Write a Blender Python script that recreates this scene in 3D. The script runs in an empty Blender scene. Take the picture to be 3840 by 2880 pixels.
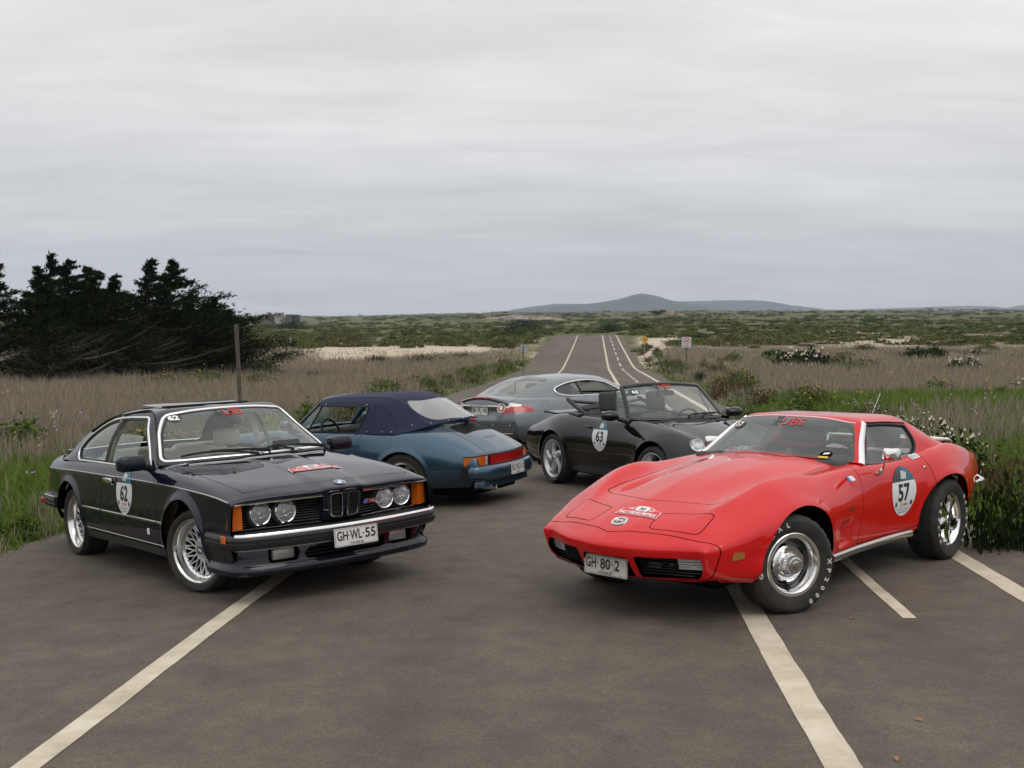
import bpy, math, random
import numpy as np
from mathutils import Vector, Matrix
from mathutils.bvhtree import BVHTree

SC = bpy.context.scene
COL = SC.collection
R = math.radians
rng = np.random.default_rng(7)
random.seed(7)

# ------------------------------------------------------------------ camera
CAM_H = 1.79565
cam_data = bpy.data.cameras.new('camera')
cam = bpy.data.objects.new('camera', cam_data)
COL.objects.link(cam)
cam.location = (0, 0, CAM_H)
cam.rotation_euler = (R(90 - 3.61717), 0, 0)
cam_data.sensor_width = 36
cam_data.lens = 39.745
cam_data.clip_start = .1
cam_data.clip_end = 30000
cam_data.dof.use_dof = True
cam_data.dof.focus_distance = 9.6
cam_data.dof.aperture_fstop = 5.0
SC.camera = cam

# ------------------------------------------------------------------ overcast sky
world = bpy.data.worlds.new('World')
SC.world = world
world.use_nodes = True
nt = world.node_tree
nt.nodes.clear()
def wn(t, **k):
 n = nt.nodes.new(t)
 for a, b in k.items(): setattr(n, a, b)
 return n
out = wn('ShaderNodeOutputWorld')
bg = wn('ShaderNodeBackground')
bg.inputs[1].default_value = .1
sky = wn('ShaderNodeTexSky', sky_type='NISHITA', sun_disc=False)
SUN_EL, SUN_ROT = R(58), R(150)
sky.sun_elevation = SUN_EL
sky.sun_rotation = SUN_ROT
sky.air_density = 1.0
sky.dust_density = 2.0
tc = wn('ShaderNodeTexCoord')
sep = wn('ShaderNodeSeparateXYZ')
nt.links.new(tc.outputs['Generated'], sep.inputs[0])
# cloud layer: project the view direction on a flat ceiling of cloud
zm = wn('ShaderNodeMath', operation='MAXIMUM'); zm.inputs[1].default_value = 0.0
nt.links.new(sep.outputs[2], zm.inputs[0])
za = wn('ShaderNodeMath', operation='ADD'); za.inputs[1].default_value = .14
nt.links.new(zm.outputs[0], za.inputs[0])
dv = wn('ShaderNodeVectorMath', operation='DIVIDE')
cb = wn('ShaderNodeCombineXYZ')
for i in range(3): nt.links.new(za.outputs[0], cb.inputs[i])
nt.links.new(tc.outputs['Generated'], dv.inputs[0]); nt.links.new(cb.outputs[0], dv.inputs[1])
mp = wn('ShaderNodeMapping'); mp.inputs['Scale'].default_value = (.55, 1.25, 0); mp.inputs['Rotation'].default_value = (0, 0, R(14)); mp.inputs['Location'].default_value = (.8, 2.2, 0)
nt.links.new(dv.outputs[0], mp.inputs[0])
def noise(scale, det, rough, dist):
 n = wn('ShaderNodeTexNoise'); n.inputs['Scale'].default_value = scale; n.inputs['Detail'].default_value = det
 n.inputs['Roughness'].default_value = rough; n.inputs['Distortion'].default_value = dist
 nt.links.new(mp.outputs[0], n.inputs['Vector']); return n
n1 = noise(1.1, 5, .52, .35)
n2 = noise(3.6, 7, .56, .6)
mx = wn('ShaderNodeMath', operation='MULTIPLY_ADD'); mx.inputs[1].default_value = .38
nt.links.new(n2.outputs['Fac'], mx.inputs[0])
ms = wn('ShaderNodeMath', operation='MULTIPLY'); ms.inputs[1].default_value = .62
nt.links.new(n1.outputs['Fac'], ms.inputs[0]); nt.links.new(ms.outputs[0], mx.inputs[2])
ramp = wn('ShaderNodeValToRGB')
ramp.color_ramp.elements[0].position = .33; ramp.color_ramp.elements[0].color = (4.55, 4.49, 4.42, 1)
ramp.color_ramp.elements[1].position = .66; ramp.color_ramp.elements[1].color = (6.0, 5.92, 5.83, 1)
e = ramp.color_ramp.elements.new(.5); e.color = (5.25, 5.18, 5.10, 1)
nt.links.new(mx.outputs[0], ramp.inputs[0])
# an overcast sky is about three times brighter overhead than at the horizon
zr = wn('ShaderNodeMapRange'); zr.inputs[1].default_value = .0; zr.inputs[2].default_value = 1.0; zr.inputs[3].default_value = 1.42; zr.inputs[4].default_value = 2.6
nt.links.new(zm.outputs[0], zr.inputs[0])
zmul = wn('ShaderNodeVectorMath', operation='SCALE')
nt.links.new(ramp.outputs[0], zmul.inputs[0]); nt.links.new(zr.outputs[0], zmul.inputs['Scale'])
mix = wn('ShaderNodeMix', data_type='RGBA'); mix.inputs[0].default_value = .95
nt.links.new(sky.outputs[0], mix.inputs[6]); nt.links.new(zmul.outputs[0], mix.inputs[7])
nt.links.new(mix.outputs[2], bg.inputs[0]); nt.links.new(bg.outputs[0], out.inputs[0])

sun_d = bpy.data.lights.new('sun', 'SUN'); sun_d.energy = .7; sun_d.angle = R(35); sun_d.color = (1, .96, .9)
sun = bpy.data.objects.new('sun', sun_d); COL.objects.link(sun)
# sky sun_rotation is measured from +Y towards +X
sdir = Vector((math.sin(SUN_ROT) * math.cos(SUN_EL), math.cos(SUN_ROT) * math.cos(SUN_EL), math.sin(SUN_EL)))
sun.rotation_euler = (-sdir).to_track_quat('-Z', 'Y').to_euler()
SC.view_settings.view_transform = 'Standard'
SC.view_settings.look = 'None'
SC.view_settings.exposure = 0.0
SC.view_settings.gamma = 1
SC.view_settings.use_curve_mapping = False
SC.cycles.max_bounces = 8
SC.cycles.transparent_max_bounces = 24

# ------------------------------------------------------------------ frames
# car-park plane frame -> world (the plane falls away from the camera and a little to one side)
MP = np.array([[0.9997646, -0.0006965, -0.0216862], [0.0013689, 0.9995183, 0.0310047], [0.0216541, -0.0310271, 0.999284]])
CH = np.array([0, 0, CAM_H])
def P2W(p):
 p = np.asarray(p, float)
 return (p - CH) @ MP.T + CH
def W2P(p):
 p = np.asarray(p, float)
 return (p - CH) @ MP + CH
POSES = {'coupe': (-2.64052, 9.95264, -0.88809, 0.01829, -0.02169, -0.00389),
         'red': (2.12141, 8.99725, -2.32999, -0.01663, -0.00441, -0.01349),
         'black': (1.75236, 13.8916, -1.11019, -0.01692, 0.00303, 0.02742),
         'blue': (-1.97195, 13.89888, 2.72111, 0.00047, 0.00054, 0.00439),
         'silver': (1.0015, 19.61021, 0.80576, 0.00031, -0.00318, -0.01442)}
def pose_mat(k):
 x, y, a, r, p, dz = POSES[k]
 cr, sr, cp, sp, ca, sa = math.cos(r), math.sin(r), math.cos(p), math.sin(p), math.cos(a), math.sin(a)
 Rx = np.array([[1, 0, 0], [0, cr, -sr], [0, sr, cr]]); Ry = np.array([[cp, 0, sp], [0, 1, 0], [-sp, 0, cp]])
 Rz = np.array([[ca, -sa, 0], [sa, ca, 0], [0, 0, 1]])
 M = MP @ Rz @ Rx @ Ry
 t = P2W((x, y, dz))
 m = Matrix(M.tolist()).to_4x4(); m.translation = Vector(t.tolist())
 return m
def car_plane_z(k, x, y):
 """height (plane frame) of the car's own contact plane at plane point x, y"""
 cx, cy, a, r, p, dz = POSES[k]
 cr, sr, cp, sp, ca, sa = math.cos(r), math.sin(r), math.cos(p), math.sin(p), math.cos(a), math.sin(a)
 # normal = Rz Rx Ry z
 n = np.array([sp, -sr * cp, cr * cp]); n = np.array([n[0] * ca - n[1] * sa, n[0] * sa + n[1] * ca, n[2]])
 return dz - (n[0] * (x - cx) + n[1] * (y - cy)) / n[2]
def ground_p(x, y):
 """asphalt height in the plane frame: a road crown that meets every tyre"""
 x = np.asarray(x, float); y = np.asarray(y, float)
 num = np.zeros_like(x); den = np.full_like(x, .04)
 for k, s in (('coupe', 2.0), ('red', 2.0), ('black', 1.8), ('blue', 1.8), ('silver', 2.2)):
  cx, cy = POSES[k][:2]
  w = np.exp(-((x - cx) ** 2 + (y - cy) ** 2) / (s * s)) ** 1.0
  num += w * car_plane_z(k, x, y); den += w
 return num / den

# ------------------------------------------------------------------ materials
MATS = {}
def mat(name, col, rough=.5, metal=0.0, coat=0.0, coat_r=.03, spec=.5, alpha=None, emit=None, sheen=0):
 if name in MATS: return MATS[name]
 m = bpy.data.materials.new(name); m.use_nodes = True
 b = m.node_tree.nodes['Principled BSDF']
 b.inputs['Base Color'].default_value = (*col, 1)
 b.inputs['Roughness'].default_value = rough
 b.inputs['Metallic'].default_value = metal
 b.inputs['Coat Weight'].default_value = coat
 b.inputs['Coat Roughness'].default_value = coat_r
 b.inputs['Specular IOR Level'].default_value = spec
 MATS[name] = m
 return m
def nodes_of(m):
 return m.node_tree.nodes, m.node_tree.links, m.node_tree.nodes['Principled BSDF']
def add_noise_color(m, c1, c2, scale, detail=4, rough=.6, lo=.35, hi=.65, coord='Object', stretch=(1, 1, 1)):
 N, L, b = nodes_of(m)
 t = N.new('ShaderNodeTexCoord'); mpn = N.new('ShaderNodeMapping'); mpn.inputs['Scale'].default_value = stretch
 n = N.new('ShaderNodeTexNoise'); n.inputs['Scale'].default_value = scale; n.inputs['Detail'].default_value = detail; n.inputs['Roughness'].default_value = rough
 r = N.new('ShaderNodeValToRGB'); r.color_ramp.elements[0].position = lo; r.color_ramp.elements[1].position = hi
 r.color_ramp.elements[0].color = (*c1, 1); r.color_ramp.elements[1].color = (*c2, 1)
 L.new(t.outputs[coord], mpn.inputs[0]); L.new(mpn.outputs[0], n.inputs['Vector']); L.new(n.outputs['Fac'], r.inputs[0])
 L.new(r.outputs[0], b.inputs['Base Color'])
 return n, r
def add_bump(m, scale, strength, dist=.002, detail=3):
 N, L, b = nodes_of(m)
 t = N.new('ShaderNodeTexCoord'); n = N.new('ShaderNodeTexNoise'); n.inputs['Scale'].default_value = scale; n.inputs['Detail'].default_value = detail
 bp = N.new('ShaderNodeBump'); bp.inputs['Strength'].default_value = strength; bp.inputs['Distance'].default_value = dist
 L.new(t.outputs['Object'], n.inputs['Vector']); L.new(n.outputs['Fac'], bp.inputs['Height']); L.new(bp.outputs[0], b.inputs['Normal'])
def paint(name, col, metal=0.0, rough=.35, dust=.12, flake=0.0):
 """clear-coated car paint with a film of road dust that makes the gloss uneven"""
 m = mat(name, col, rough=rough, metal=metal, coat=1.0, coat_r=.02, spec=.0)
 N, L, b = nodes_of(m)
 t = N.new('ShaderNodeTexCoord'); n = N.new('ShaderNodeTexNoise'); n.inputs['Scale'].default_value = 2.6; n.inputs['Detail'].default_value = 7; n.inputs['Roughness'].default_value = .65
 L.new(t.outputs['Object'], n.inputs['Vector'])
 mr = N.new('ShaderNodeMapRange'); mr.inputs[1].default_value = .35; mr.inputs[2].default_value = .75; mr.inputs[3].default_value = .012; mr.inputs[4].default_value = dust * .55
 L.new(n.outputs['Fac'], mr.inputs[0]); L.new(mr.outputs[0], b.inputs['Coat Roughness'])
 # dust gathers low on the body
 s = N.new('ShaderNodeSeparateXYZ'); L.new(t.outputs['Object'], s.inputs[0])
 lo = N.new('ShaderNodeMapRange'); lo.inputs[1].default_value = .2; lo.inputs[2].default_value = .62; lo.inputs[3].default_value = .03; lo.inputs[4].default_value = .0
 L.new(s.outputs[2], lo.inputs[0])
 mu = N.new('ShaderNodeMath'); mu.operation = 'MULTIPLY'; L.new(lo.outputs[0], mu.inputs[0]); L.new(n.outputs['Fac'], mu.inputs[1])
 ad = N.new('ShaderNodeMath'); ad.operation = 'ADD'; ad.inputs[1].default_value = dust * .01; L.new(mu.outputs[0], ad.inputs[0])
 mc = N.new('ShaderNodeMix'); mc.data_type = 'RGBA'; mc.inputs[6].default_value = (*col, 1); mc.inputs[7].default_value = (.2, .165, .13, 1)
 L.new(ad.outputs[0], mc.inputs[0]); L.new(mc.outputs[2], b.inputs['Base Color'])
 # faint orange peel
 n2 = N.new('ShaderNodeTexNoise'); n2.inputs['Scale'].default_value = 5; n2.inputs['Detail'].default_value = 2
 bp = N.new('ShaderNodeBump'); bp.inputs['Strength'].default_value = .05; bp.inputs['Distance'].default_value = .01
 L.new(t.outputs['Object'], n2.inputs['Vector']); L.new(n2.outputs['Fac'], bp.inputs['Height']); L.new(bp.outputs[0], b.inputs['Coat Normal'])
 return m
def glass(name, tint, refl=1.0, ior=1.5, rough=0.0, haze=0.0, haze_col=(.5, .5, .48)):
 m = bpy.data.materials.new(name); m.use_nodes = True
 N, L = m.node_tree.nodes, m.node_tree.links
 N.clear()
 o = N.new('ShaderNodeOutputMaterial'); tr = N.new('ShaderNodeBsdfTransparent'); tr.inputs[0].default_value = (*tint, 1)
 gl = N.new('ShaderNodeBsdfGlossy'); gl.inputs['Roughness'].default_value = rough; gl.inputs[0].default_value = (1, 1, 1, 1)
 lw = N.new('ShaderNodeLayerWeight'); lw.inputs['Blend'].default_value = .5
 pw = N.new('ShaderNodeMath'); pw.operation = 'POWER'; pw.inputs[1].default_value = 4.2
 mu = N.new('ShaderNodeMath'); mu.operation = 'MULTIPLY_ADD'; mu.inputs[1].default_value = .92; mu.inputs[2].default_value = .065 * refl; mu.use_clamp = True
 mx = N.new('ShaderNodeMixShader')
 L.new(lw.outputs['Facing'], pw.inputs[0]); L.new(pw.outputs[0], mu.inputs[0]); L.new(mu.outputs[0], mx.inputs[0]); L.new(gl.outputs[0], mx.inputs[2])
 src = tr
 if haze:
  df = N.new('ShaderNodeBsdfDiffuse'); df.inputs[0].default_value = (*haze_col, 1)
  m2 = N.new('ShaderNodeMixShader'); m2.inputs[0].default_value = haze
  L.new(tr.outputs[0], m2.inputs[1]); L.new(df.outputs[0], m2.inputs[2]); src = m2
 L.new(src.outputs[0], mx.inputs[1])
 L.new(mx.outputs[0], o.inputs[0])
 MATS[name] = m
 return m
# ------------------------------------------------------------------ mesh toolkit
class M:
 """triangle mesh with smooth normals: V vertices, N normals, F faces, U surface parameters"""
 def __init__(s, V, N, F, U=None):
  s.V = np.asarray(V, float).reshape(-1, 3); s.F = np.asarray(F, int).reshape(-1, 3)
  s.N = np.asarray(N, float).reshape(-1, 3); s.U = U if U is not None else np.zeros((len(s.V), 2))
 def compact(s):
  used = np.unique(s.F); mp = np.full(len(s.V), -1); mp[used] = np.arange(len(used))
  s.V, s.N, s.U, s.F = s.V[used], s.N[used], s.U[used], mp[s.F]
  return s, mp
def vnormals(V, F):
 V = np.asarray(V, float); F = np.asarray(F, int)
 n = np.zeros_like(V); fn = np.cross(V[F[:, 1]] - V[F[:, 0]], V[F[:, 2]] - V[F[:, 0]])
 for i in range(3): np.add.at(n, F[:, i], fn)
 return n / (np.linalg.norm(n, axis=1, keepdims=True) + 1e-12)
def pchip(xs, ys, x):
 xs = np.asarray(xs, float); ys = np.asarray(ys, float)
 if xs[0] > xs[-1]: xs, ys = xs[::-1], ys[::-1]
 if len(xs) == 2: return np.interp(x, xs, ys)
 h = np.diff(xs); d = np.diff(ys) / h
 m = np.zeros(len(xs))
 for i in range(1, len(xs) - 1):
  if d[i - 1] * d[i] > 0:
   w1 = 2 * h[i] + h[i - 1]; w2 = h[i] + 2 * h[i - 1]
   m[i] = (w1 + w2) / (w1 / d[i - 1] + w2 / d[i])
 m[0] = ((2 * h[0] + h[1]) * d[0] - h[0] * d[1]) / (h[0] + h[1]); m[-1] = ((2 * h[-1] + h[-2]) * d[-1] - h[-1] * d[-2]) / (h[-1] + h[-2])
 for a, b in ((0, 0), (-1, -1)):
  if m[a] * d[b] <= 0: m[a] = 0
  elif abs(m[a]) > 3 * abs(d[b]): m[a] = 3 * d[b]
 i = np.clip(np.searchsorted(xs, x) - 1, 0, len(xs) - 2)
 t = np.clip((x - xs[i]) / h[i], 0, 1)
 return ((1 + 2 * t) * (1 - t) ** 2 * ys[i] + t * (1 - t) ** 2 * h[i] * m[i] + t * t * (3 - 2 * t) * ys[i + 1] + t * t * (t - 1) * h[i] * m[i + 1])
def gsmooth(a, s):
 """gaussian smoothing along axis 0 with the ends kept"""
 if s <= 0: return a
 k = int(3 * s) + 1; w = np.exp(-.5 * (np.arange(-k, k + 1) / s) ** 2); w /= w.sum()
 pad = np.concatenate([2 * a[0] - a[k:0:-1], a, 2 * a[-1] - a[-2:-k - 2:-1]])
 return np.stack([np.convolve(pad[:, j], w, 'valid') for j in range(a.shape[1])], 1)
def catmull(P, m, crease=()):
 """P: (..., K, 3) -> (..., (K-1)*m+1, 3) centripetal-like spline through the K points, tangents broken at crease"""
 K = P.shape[-2]; out = []
 L = np.linalg.norm(np.diff(P, axis=-2), axis=-1) ** .6 + 1e-6
 def tan(i, side):
  if i == 0 or i == K - 1 or (i in crease):
   j = i if (side > 0 and i < K - 1) else i - 1
   return (P[..., j + 1, :] - P[..., j, :]) / L[..., j, None]
  a, b = L[..., i - 1, None], L[..., i, None]
  da = (P[..., i, :] - P[..., i - 1, :]) / a; db = (P[..., i + 1, :] - P[..., i, :]) / b
  return (da * b + db * a) / (a + b)
 for i in range(K - 1):
  t = np.linspace(0, 1, m, endpoint=False)[:, None]
  h = L[..., i, None, None]
  p0, p1 = P[..., i, None, :], P[..., i + 1, None, :]
  m0, m1 = tan(i, 1)[..., None, :], tan(i + 1, -1)[..., None, :]
  out.append((1 + 2 * t) * (1 - t) ** 2 * p0 + t * (1 - t) ** 2 * h * m0 + t * t * (3 - 2 * t) * p1 + t * t * (t - 1) * h * m1)
 out.append(P[..., -1:, :])
 return np.concatenate(out, axis=-2)
def loft(rails, crease=(), pre=(), post=(), nu=110, m=8, smooth=2.2, mirror=True, ends_crease=False):
 """rails: K lists of (x, y, z), y >= 0, each rear -> front, outermost first and the centre line last.
 pre / post: extra full rows of K points before the rear end / after the front end."""
 cols = []
 u = np.linspace(0, 1, 60)
 for r in rails:
  r = np.asarray(r, float); x = r[0, 0] + (r[-1, 0] - r[0, 0]) * u
  cols.append(gsmooth(np.stack([x, pchip(r[:, 0], r[:, 1], x), pchip(r[:, 0], r[:, 2], x)], 1), smooth * .5))
 G = np.stack(cols, 1)
 rows = np.concatenate([np.asarray(pre, float).reshape(-1, len(rails), 3), G, np.asarray(post, float).reshape(-1, len(rails), 3)])
 # resample along u by mean chord length
 d = np.linalg.norm(np.diff(rows, axis=0), axis=2).mean(1); s = np.concatenate([[0], np.cumsum(d)])
 t = np.linspace(0, s[-1], nu)
 # keep the row where body meets nose / tail exactly
 keep = []
 if len(pre): keep.append(s[len(pre)])
 if len(post): keep.append(s[-1 - len(post)])
 t = np.unique(np.concatenate([t, keep]))
 out = np.zeros((len(t), len(rails), 3))
 for k in range(len(rails)):
  for j in range(3): out[:, k, j] = pchip(s, rows[:, k, j], t)
 if smooth and (len(pre) or len(post)) and not ends_crease:
  for k in range(len(rails)): out[:, k] = gsmooth(out[:, k], smooth)
 S = catmull(out, m, crease)
 return grid_mesh(S, mirror, t / s[-1])
def grid_mesh(S, mirror=True, tu=None):
 n, k = S.shape[:2]
 if mirror:
  S = S.copy(); S[:, -1, 1] = 0
  R_ = S[:, ::-1][:, 1:].copy(); R_[..., 1] *= -1
  S = np.concatenate([S, R_], 1)
 n, k = S.shape[:2]
 V = S.reshape(-1, 3); idx = np.arange(n * k).reshape(n, k)
 a, b, c, d = idx[:-1, :-1].ravel(), idx[1:, :-1].ravel(), idx[1:, 1:].ravel(), idx[:-1, 1:].ravel()
 F = np.concatenate([np.stack([a, b, c], 1), np.stack([a, c, d], 1)])
 A = np.linalg.norm(np.cross(V[F[:, 1]] - V[F[:, 0]], V[F[:, 2]] - V[F[:, 0]]), axis=1)
 F = F[A > 1e-9]
 N = vnormals(V, F)
 if tu is None: tu = np.linspace(0, 1, n)
 U = np.stack([np.repeat(tu, k), np.tile(np.linspace(0, 1, k), n)], 1)
 mid = V.mean(0)
 if ((V - mid) * N).sum() < 0: F = F[:, ::-1]; N = -N
 return M(V, N, F, U)
def split(m, d):
 """cut a mesh along the zero line of the vertex field d -> (inside d<0, outside d>0); each gets .cut edge list"""
 d = np.where(np.abs(d) < 1e-6, 1e-6, d); s = d < 0
 c = s[m.F].sum(1)
 fin, fout = m.F[c == 3], m.F[c == 0]
 mixed = m.F[(c == 1) | (c == 2)]; mc = c[(c == 1) | (c == 2)]
 V, N, U = [m.V], [m.N], [m.U]
 ins, outs, cin = [fin], [fout], np.zeros((0, 2), int)
 if len(mixed):
  # rotate so that vertex 0 is the lone one
  ss = s[mixed]; lone = np.where(mc[:, None] == 1, ss, ~ss).argmax(1)
  r = np.arange(len(mixed)); a = mixed[r, lone]; b = mixed[r, (lone + 1) % 3]; e = mixed[r, (lone + 2) % 3]
  ed = np.concatenate([np.stack([a, b], 1), np.stack([a, e], 1)]); es = np.sort(ed, 1)
  key, inv = np.unique(es, axis=0, return_inverse=True); inv = inv.ravel()
  t = d[key[:, 0]] / (d[key[:, 0]] - d[key[:, 1]]); t = t[:, None]
  V.append(m.V[key[:, 0]] * (1 - t) + m.V[key[:, 1]] * t)
  nn = m.N[key[:, 0]] * (1 - t) + m.N[key[:, 1]] * t; N.append(nn / (np.linalg.norm(nn, axis=1, keepdims=True) + 1e-12))
  U.append(m.U[key[:, 0]] * (1 - t) + m.U[key[:, 1]] * t)
  k = len(mixed); p = inv[:k] + len(m.V); q = inv[k:] + len(m.V)
  lone_in = mc == 1
  tri = np.stack([a, p, q], 1); q1 = np.stack([p, b, e], 1); q2 = np.stack([p, e, q], 1)
  ins += [tri[lone_in], q1[~lone_in], q2[~lone_in]]
  outs += [tri[~lone_in], q1[lone_in], q2[lone_in]]
  cin = np.stack([np.where(lone_in, p, q), np.where(lone_in, q, p)], 1)
 V, N, U = np.concatenate(V), np.concatenate(N), np.concatenate(U)
 res = []
 for fs, ce in ((ins, cin), (outs, cin[:, ::-1])):
  mm = M(V, N, np.concatenate(fs), U); mm, mp = mm.compact()
  if len(ce):
   ce = mp[ce]; ce = ce[(ce >= 0).all(1)]
  mm.cut = ce; res.append(mm)
 return res
def cut_edges_of(m):
 """all border edges of a mesh"""
 e = np.concatenate([m.F[:, [0, 1]], m.F[:, [1, 2]], m.F[:, [2, 0]]]); k = np.sort(e, 1)
 u, inv, cnt = np.unique(k, axis=0, return_inverse=True, return_counts=True)
 return e[cnt[inv.ravel()] == 1]
def flange(m, depth=.012, edges=None, sel=None):
 """turn the border of a panel inwards so that its gap has depth"""
 e = cut_edges_of(m) if edges is None else edges
 if sel is not None and len(e): e = e[sel(m.V[e].mean(1))]
 if not len(e): return m
 a, b = m.V[e[:, 0]], m.V[e[:, 1]]; na, nb = m.N[e[:, 0]], m.N[e[:, 1]]
 a2, b2 = a - na * depth, b - nb * depth
 n = len(m.V); k = len(e)
 fn = np.cross(b - a, a2 - a); fn /= (np.linalg.norm(fn, axis=1, keepdims=True) + 1e-12)
 V = np.concatenate([m.V, a, b, b2, a2]); N = np.concatenate([m.N, fn, fn, fn, fn])
 i = np.arange(k) + n
 F = np.concatenate([m.F, np.stack([i + k, i, i + 3 * k], 1), np.stack([i + k, i + 3 * k, i + 2 * k], 1)])
 return M(V, N, F, np.concatenate([m.U, np.zeros((4 * k, 2))]))
def offset(m, d):
 return M(m.V + m.N * d, m.N, m.F, m.U)
def join(ms):
 V, N, F, n = [], [], [], 0
 for m in ms:
  V.append(m.V); N.append(m.N); F.append(m.F + n); n += len(m.V)
 return M(np.concatenate(V), np.concatenate(N), np.concatenate(F))
def sdf_poly(P, poly):
 """signed distance of 2-d points to a closed polygon (negative inside)"""
 P = np.asarray(P, float); poly = np.asarray(poly, float); q = np.roll(poly, -1, 0)
 lo, hi = poly.min(0) - .12, poly.max(0) + .12
 near = ((P > lo) & (P < hi)).all(1)
 res = np.full(len(P), .12); X = P[near]
 if len(X):
  dmin = np.full(len(X), 9.0); ins = np.zeros(len(X), bool)
  for a, b in zip(poly, q):
   ab = b - a; t = np.clip(((X - a) @ ab) / (ab @ ab + 1e-15), 0, 1)
   dd = np.linalg.norm(X - a - t[:, None] * ab, axis=1); dmin = np.minimum(dmin, dd)
   c = (a[1] > X[:, 1]) != (b[1] > X[:, 1])
   if abs(b[1] - a[1]) > 1e-12: ins ^= c & (X[:, 0] < (b[0] - a[0]) * (X[:, 1] - a[1]) / (b[1] - a[1]) + a[0])
  res[near] = np.where(ins, -dmin, dmin)
 return res
def rpoly(pts, rad=.03, n=6):
 """polygon with rounded corners; rad scalar or per point"""
 pts = [np.asarray(p, float) for p in pts]; k = len(pts); rs = rad if hasattr(rad, '__len__') else [rad] * k
 out = []
 for i in range(k):
  p, a, b = pts[i], pts[i - 1], pts[(i + 1) % k]
  r = min(rs[i], .48 * np.linalg.norm(a - p), .48 * np.linalg.norm(b - p))
  if r < 1e-4: out.append(p); continue
  s = p + (a - p) / np.linalg.norm(a - p) * r; e = p + (b - p) / np.linalg.norm(b - p) * r
  for t in np.linspace(0, 1, n): out.append((1 - t) ** 2 * s + 2 * t * (1 - t) * p + t * t * e)
 return np.array(out)
def spoly(pts, n=8):
 """closed smooth curve through points"""
 P = np.asarray(pts, float); k = len(P); out = []
 for i in range(k):
  p0, p1, p2, p3 = P[i - 1], P[i], P[(i + 1) % k], P[(i + 2) % k]
  for t in np.linspace(0, 1, n, endpoint=False):
   out.append(.5 * (2 * p1 + (p2 - p0) * t + (2 * p0 - 5 * p1 + 4 * p2 - p3) * t * t + (3 * p1 - p0 - 3 * p2 + p3) * t ** 3))
 return np.array(out)
def ell(cx, cy, a, b, n=40, rot=0):
 t = np.linspace(0, 2 * math.pi, n, endpoint=False); x, y = a * np.cos(t), b * np.sin(t)
 c, s = math.cos(rot), math.sin(rot)
 return np.stack([cx + x * c - y * s, cy + x * s + y * c], 1)
def opencurve(pts, n=10):
 """smooth open curve through points"""
 P = np.asarray(pts, float)
 return catmull(P[None], n)[0]

# ---- object building
def link(o, parent=None):
 COL.objects.link(o)
 if parent is not None: o.parent = parent
 return o
def to_obj(name, m, material, parent=None, label=None, smooth=True):
 me = bpy.data.meshes.new(name)
 me.from_pydata(m.V.tolist(), [], m.F.tolist())
 me.polygons.foreach_set('use_smooth', [smooth] * len(me.polygons))
 if smooth and len(m.N) == len(m.V):
  me.normals_split_custom_set_from_vertices(m.N.tolist())
 if isinstance(material, str): material = MATS[material]
 me.materials.append(material)
 o = bpy.data.objects.new(name, me)
 if label: o['label'] = label
 return link(o, parent)
def thing(name, label, cat, matrix=None, group=None):
 o = bpy.data.objects.new(name, None); o.empty_display_size = .3
 link(o); o['label'] = label; o['category'] = cat
 if group: o['group'] = group
 if matrix is not None: o.matrix_world = matrix
 return o
def tag(o, label, cat, group=None):
 o['label'] = label; o['category'] = cat
 if group: o['group'] = group
 return o
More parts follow.
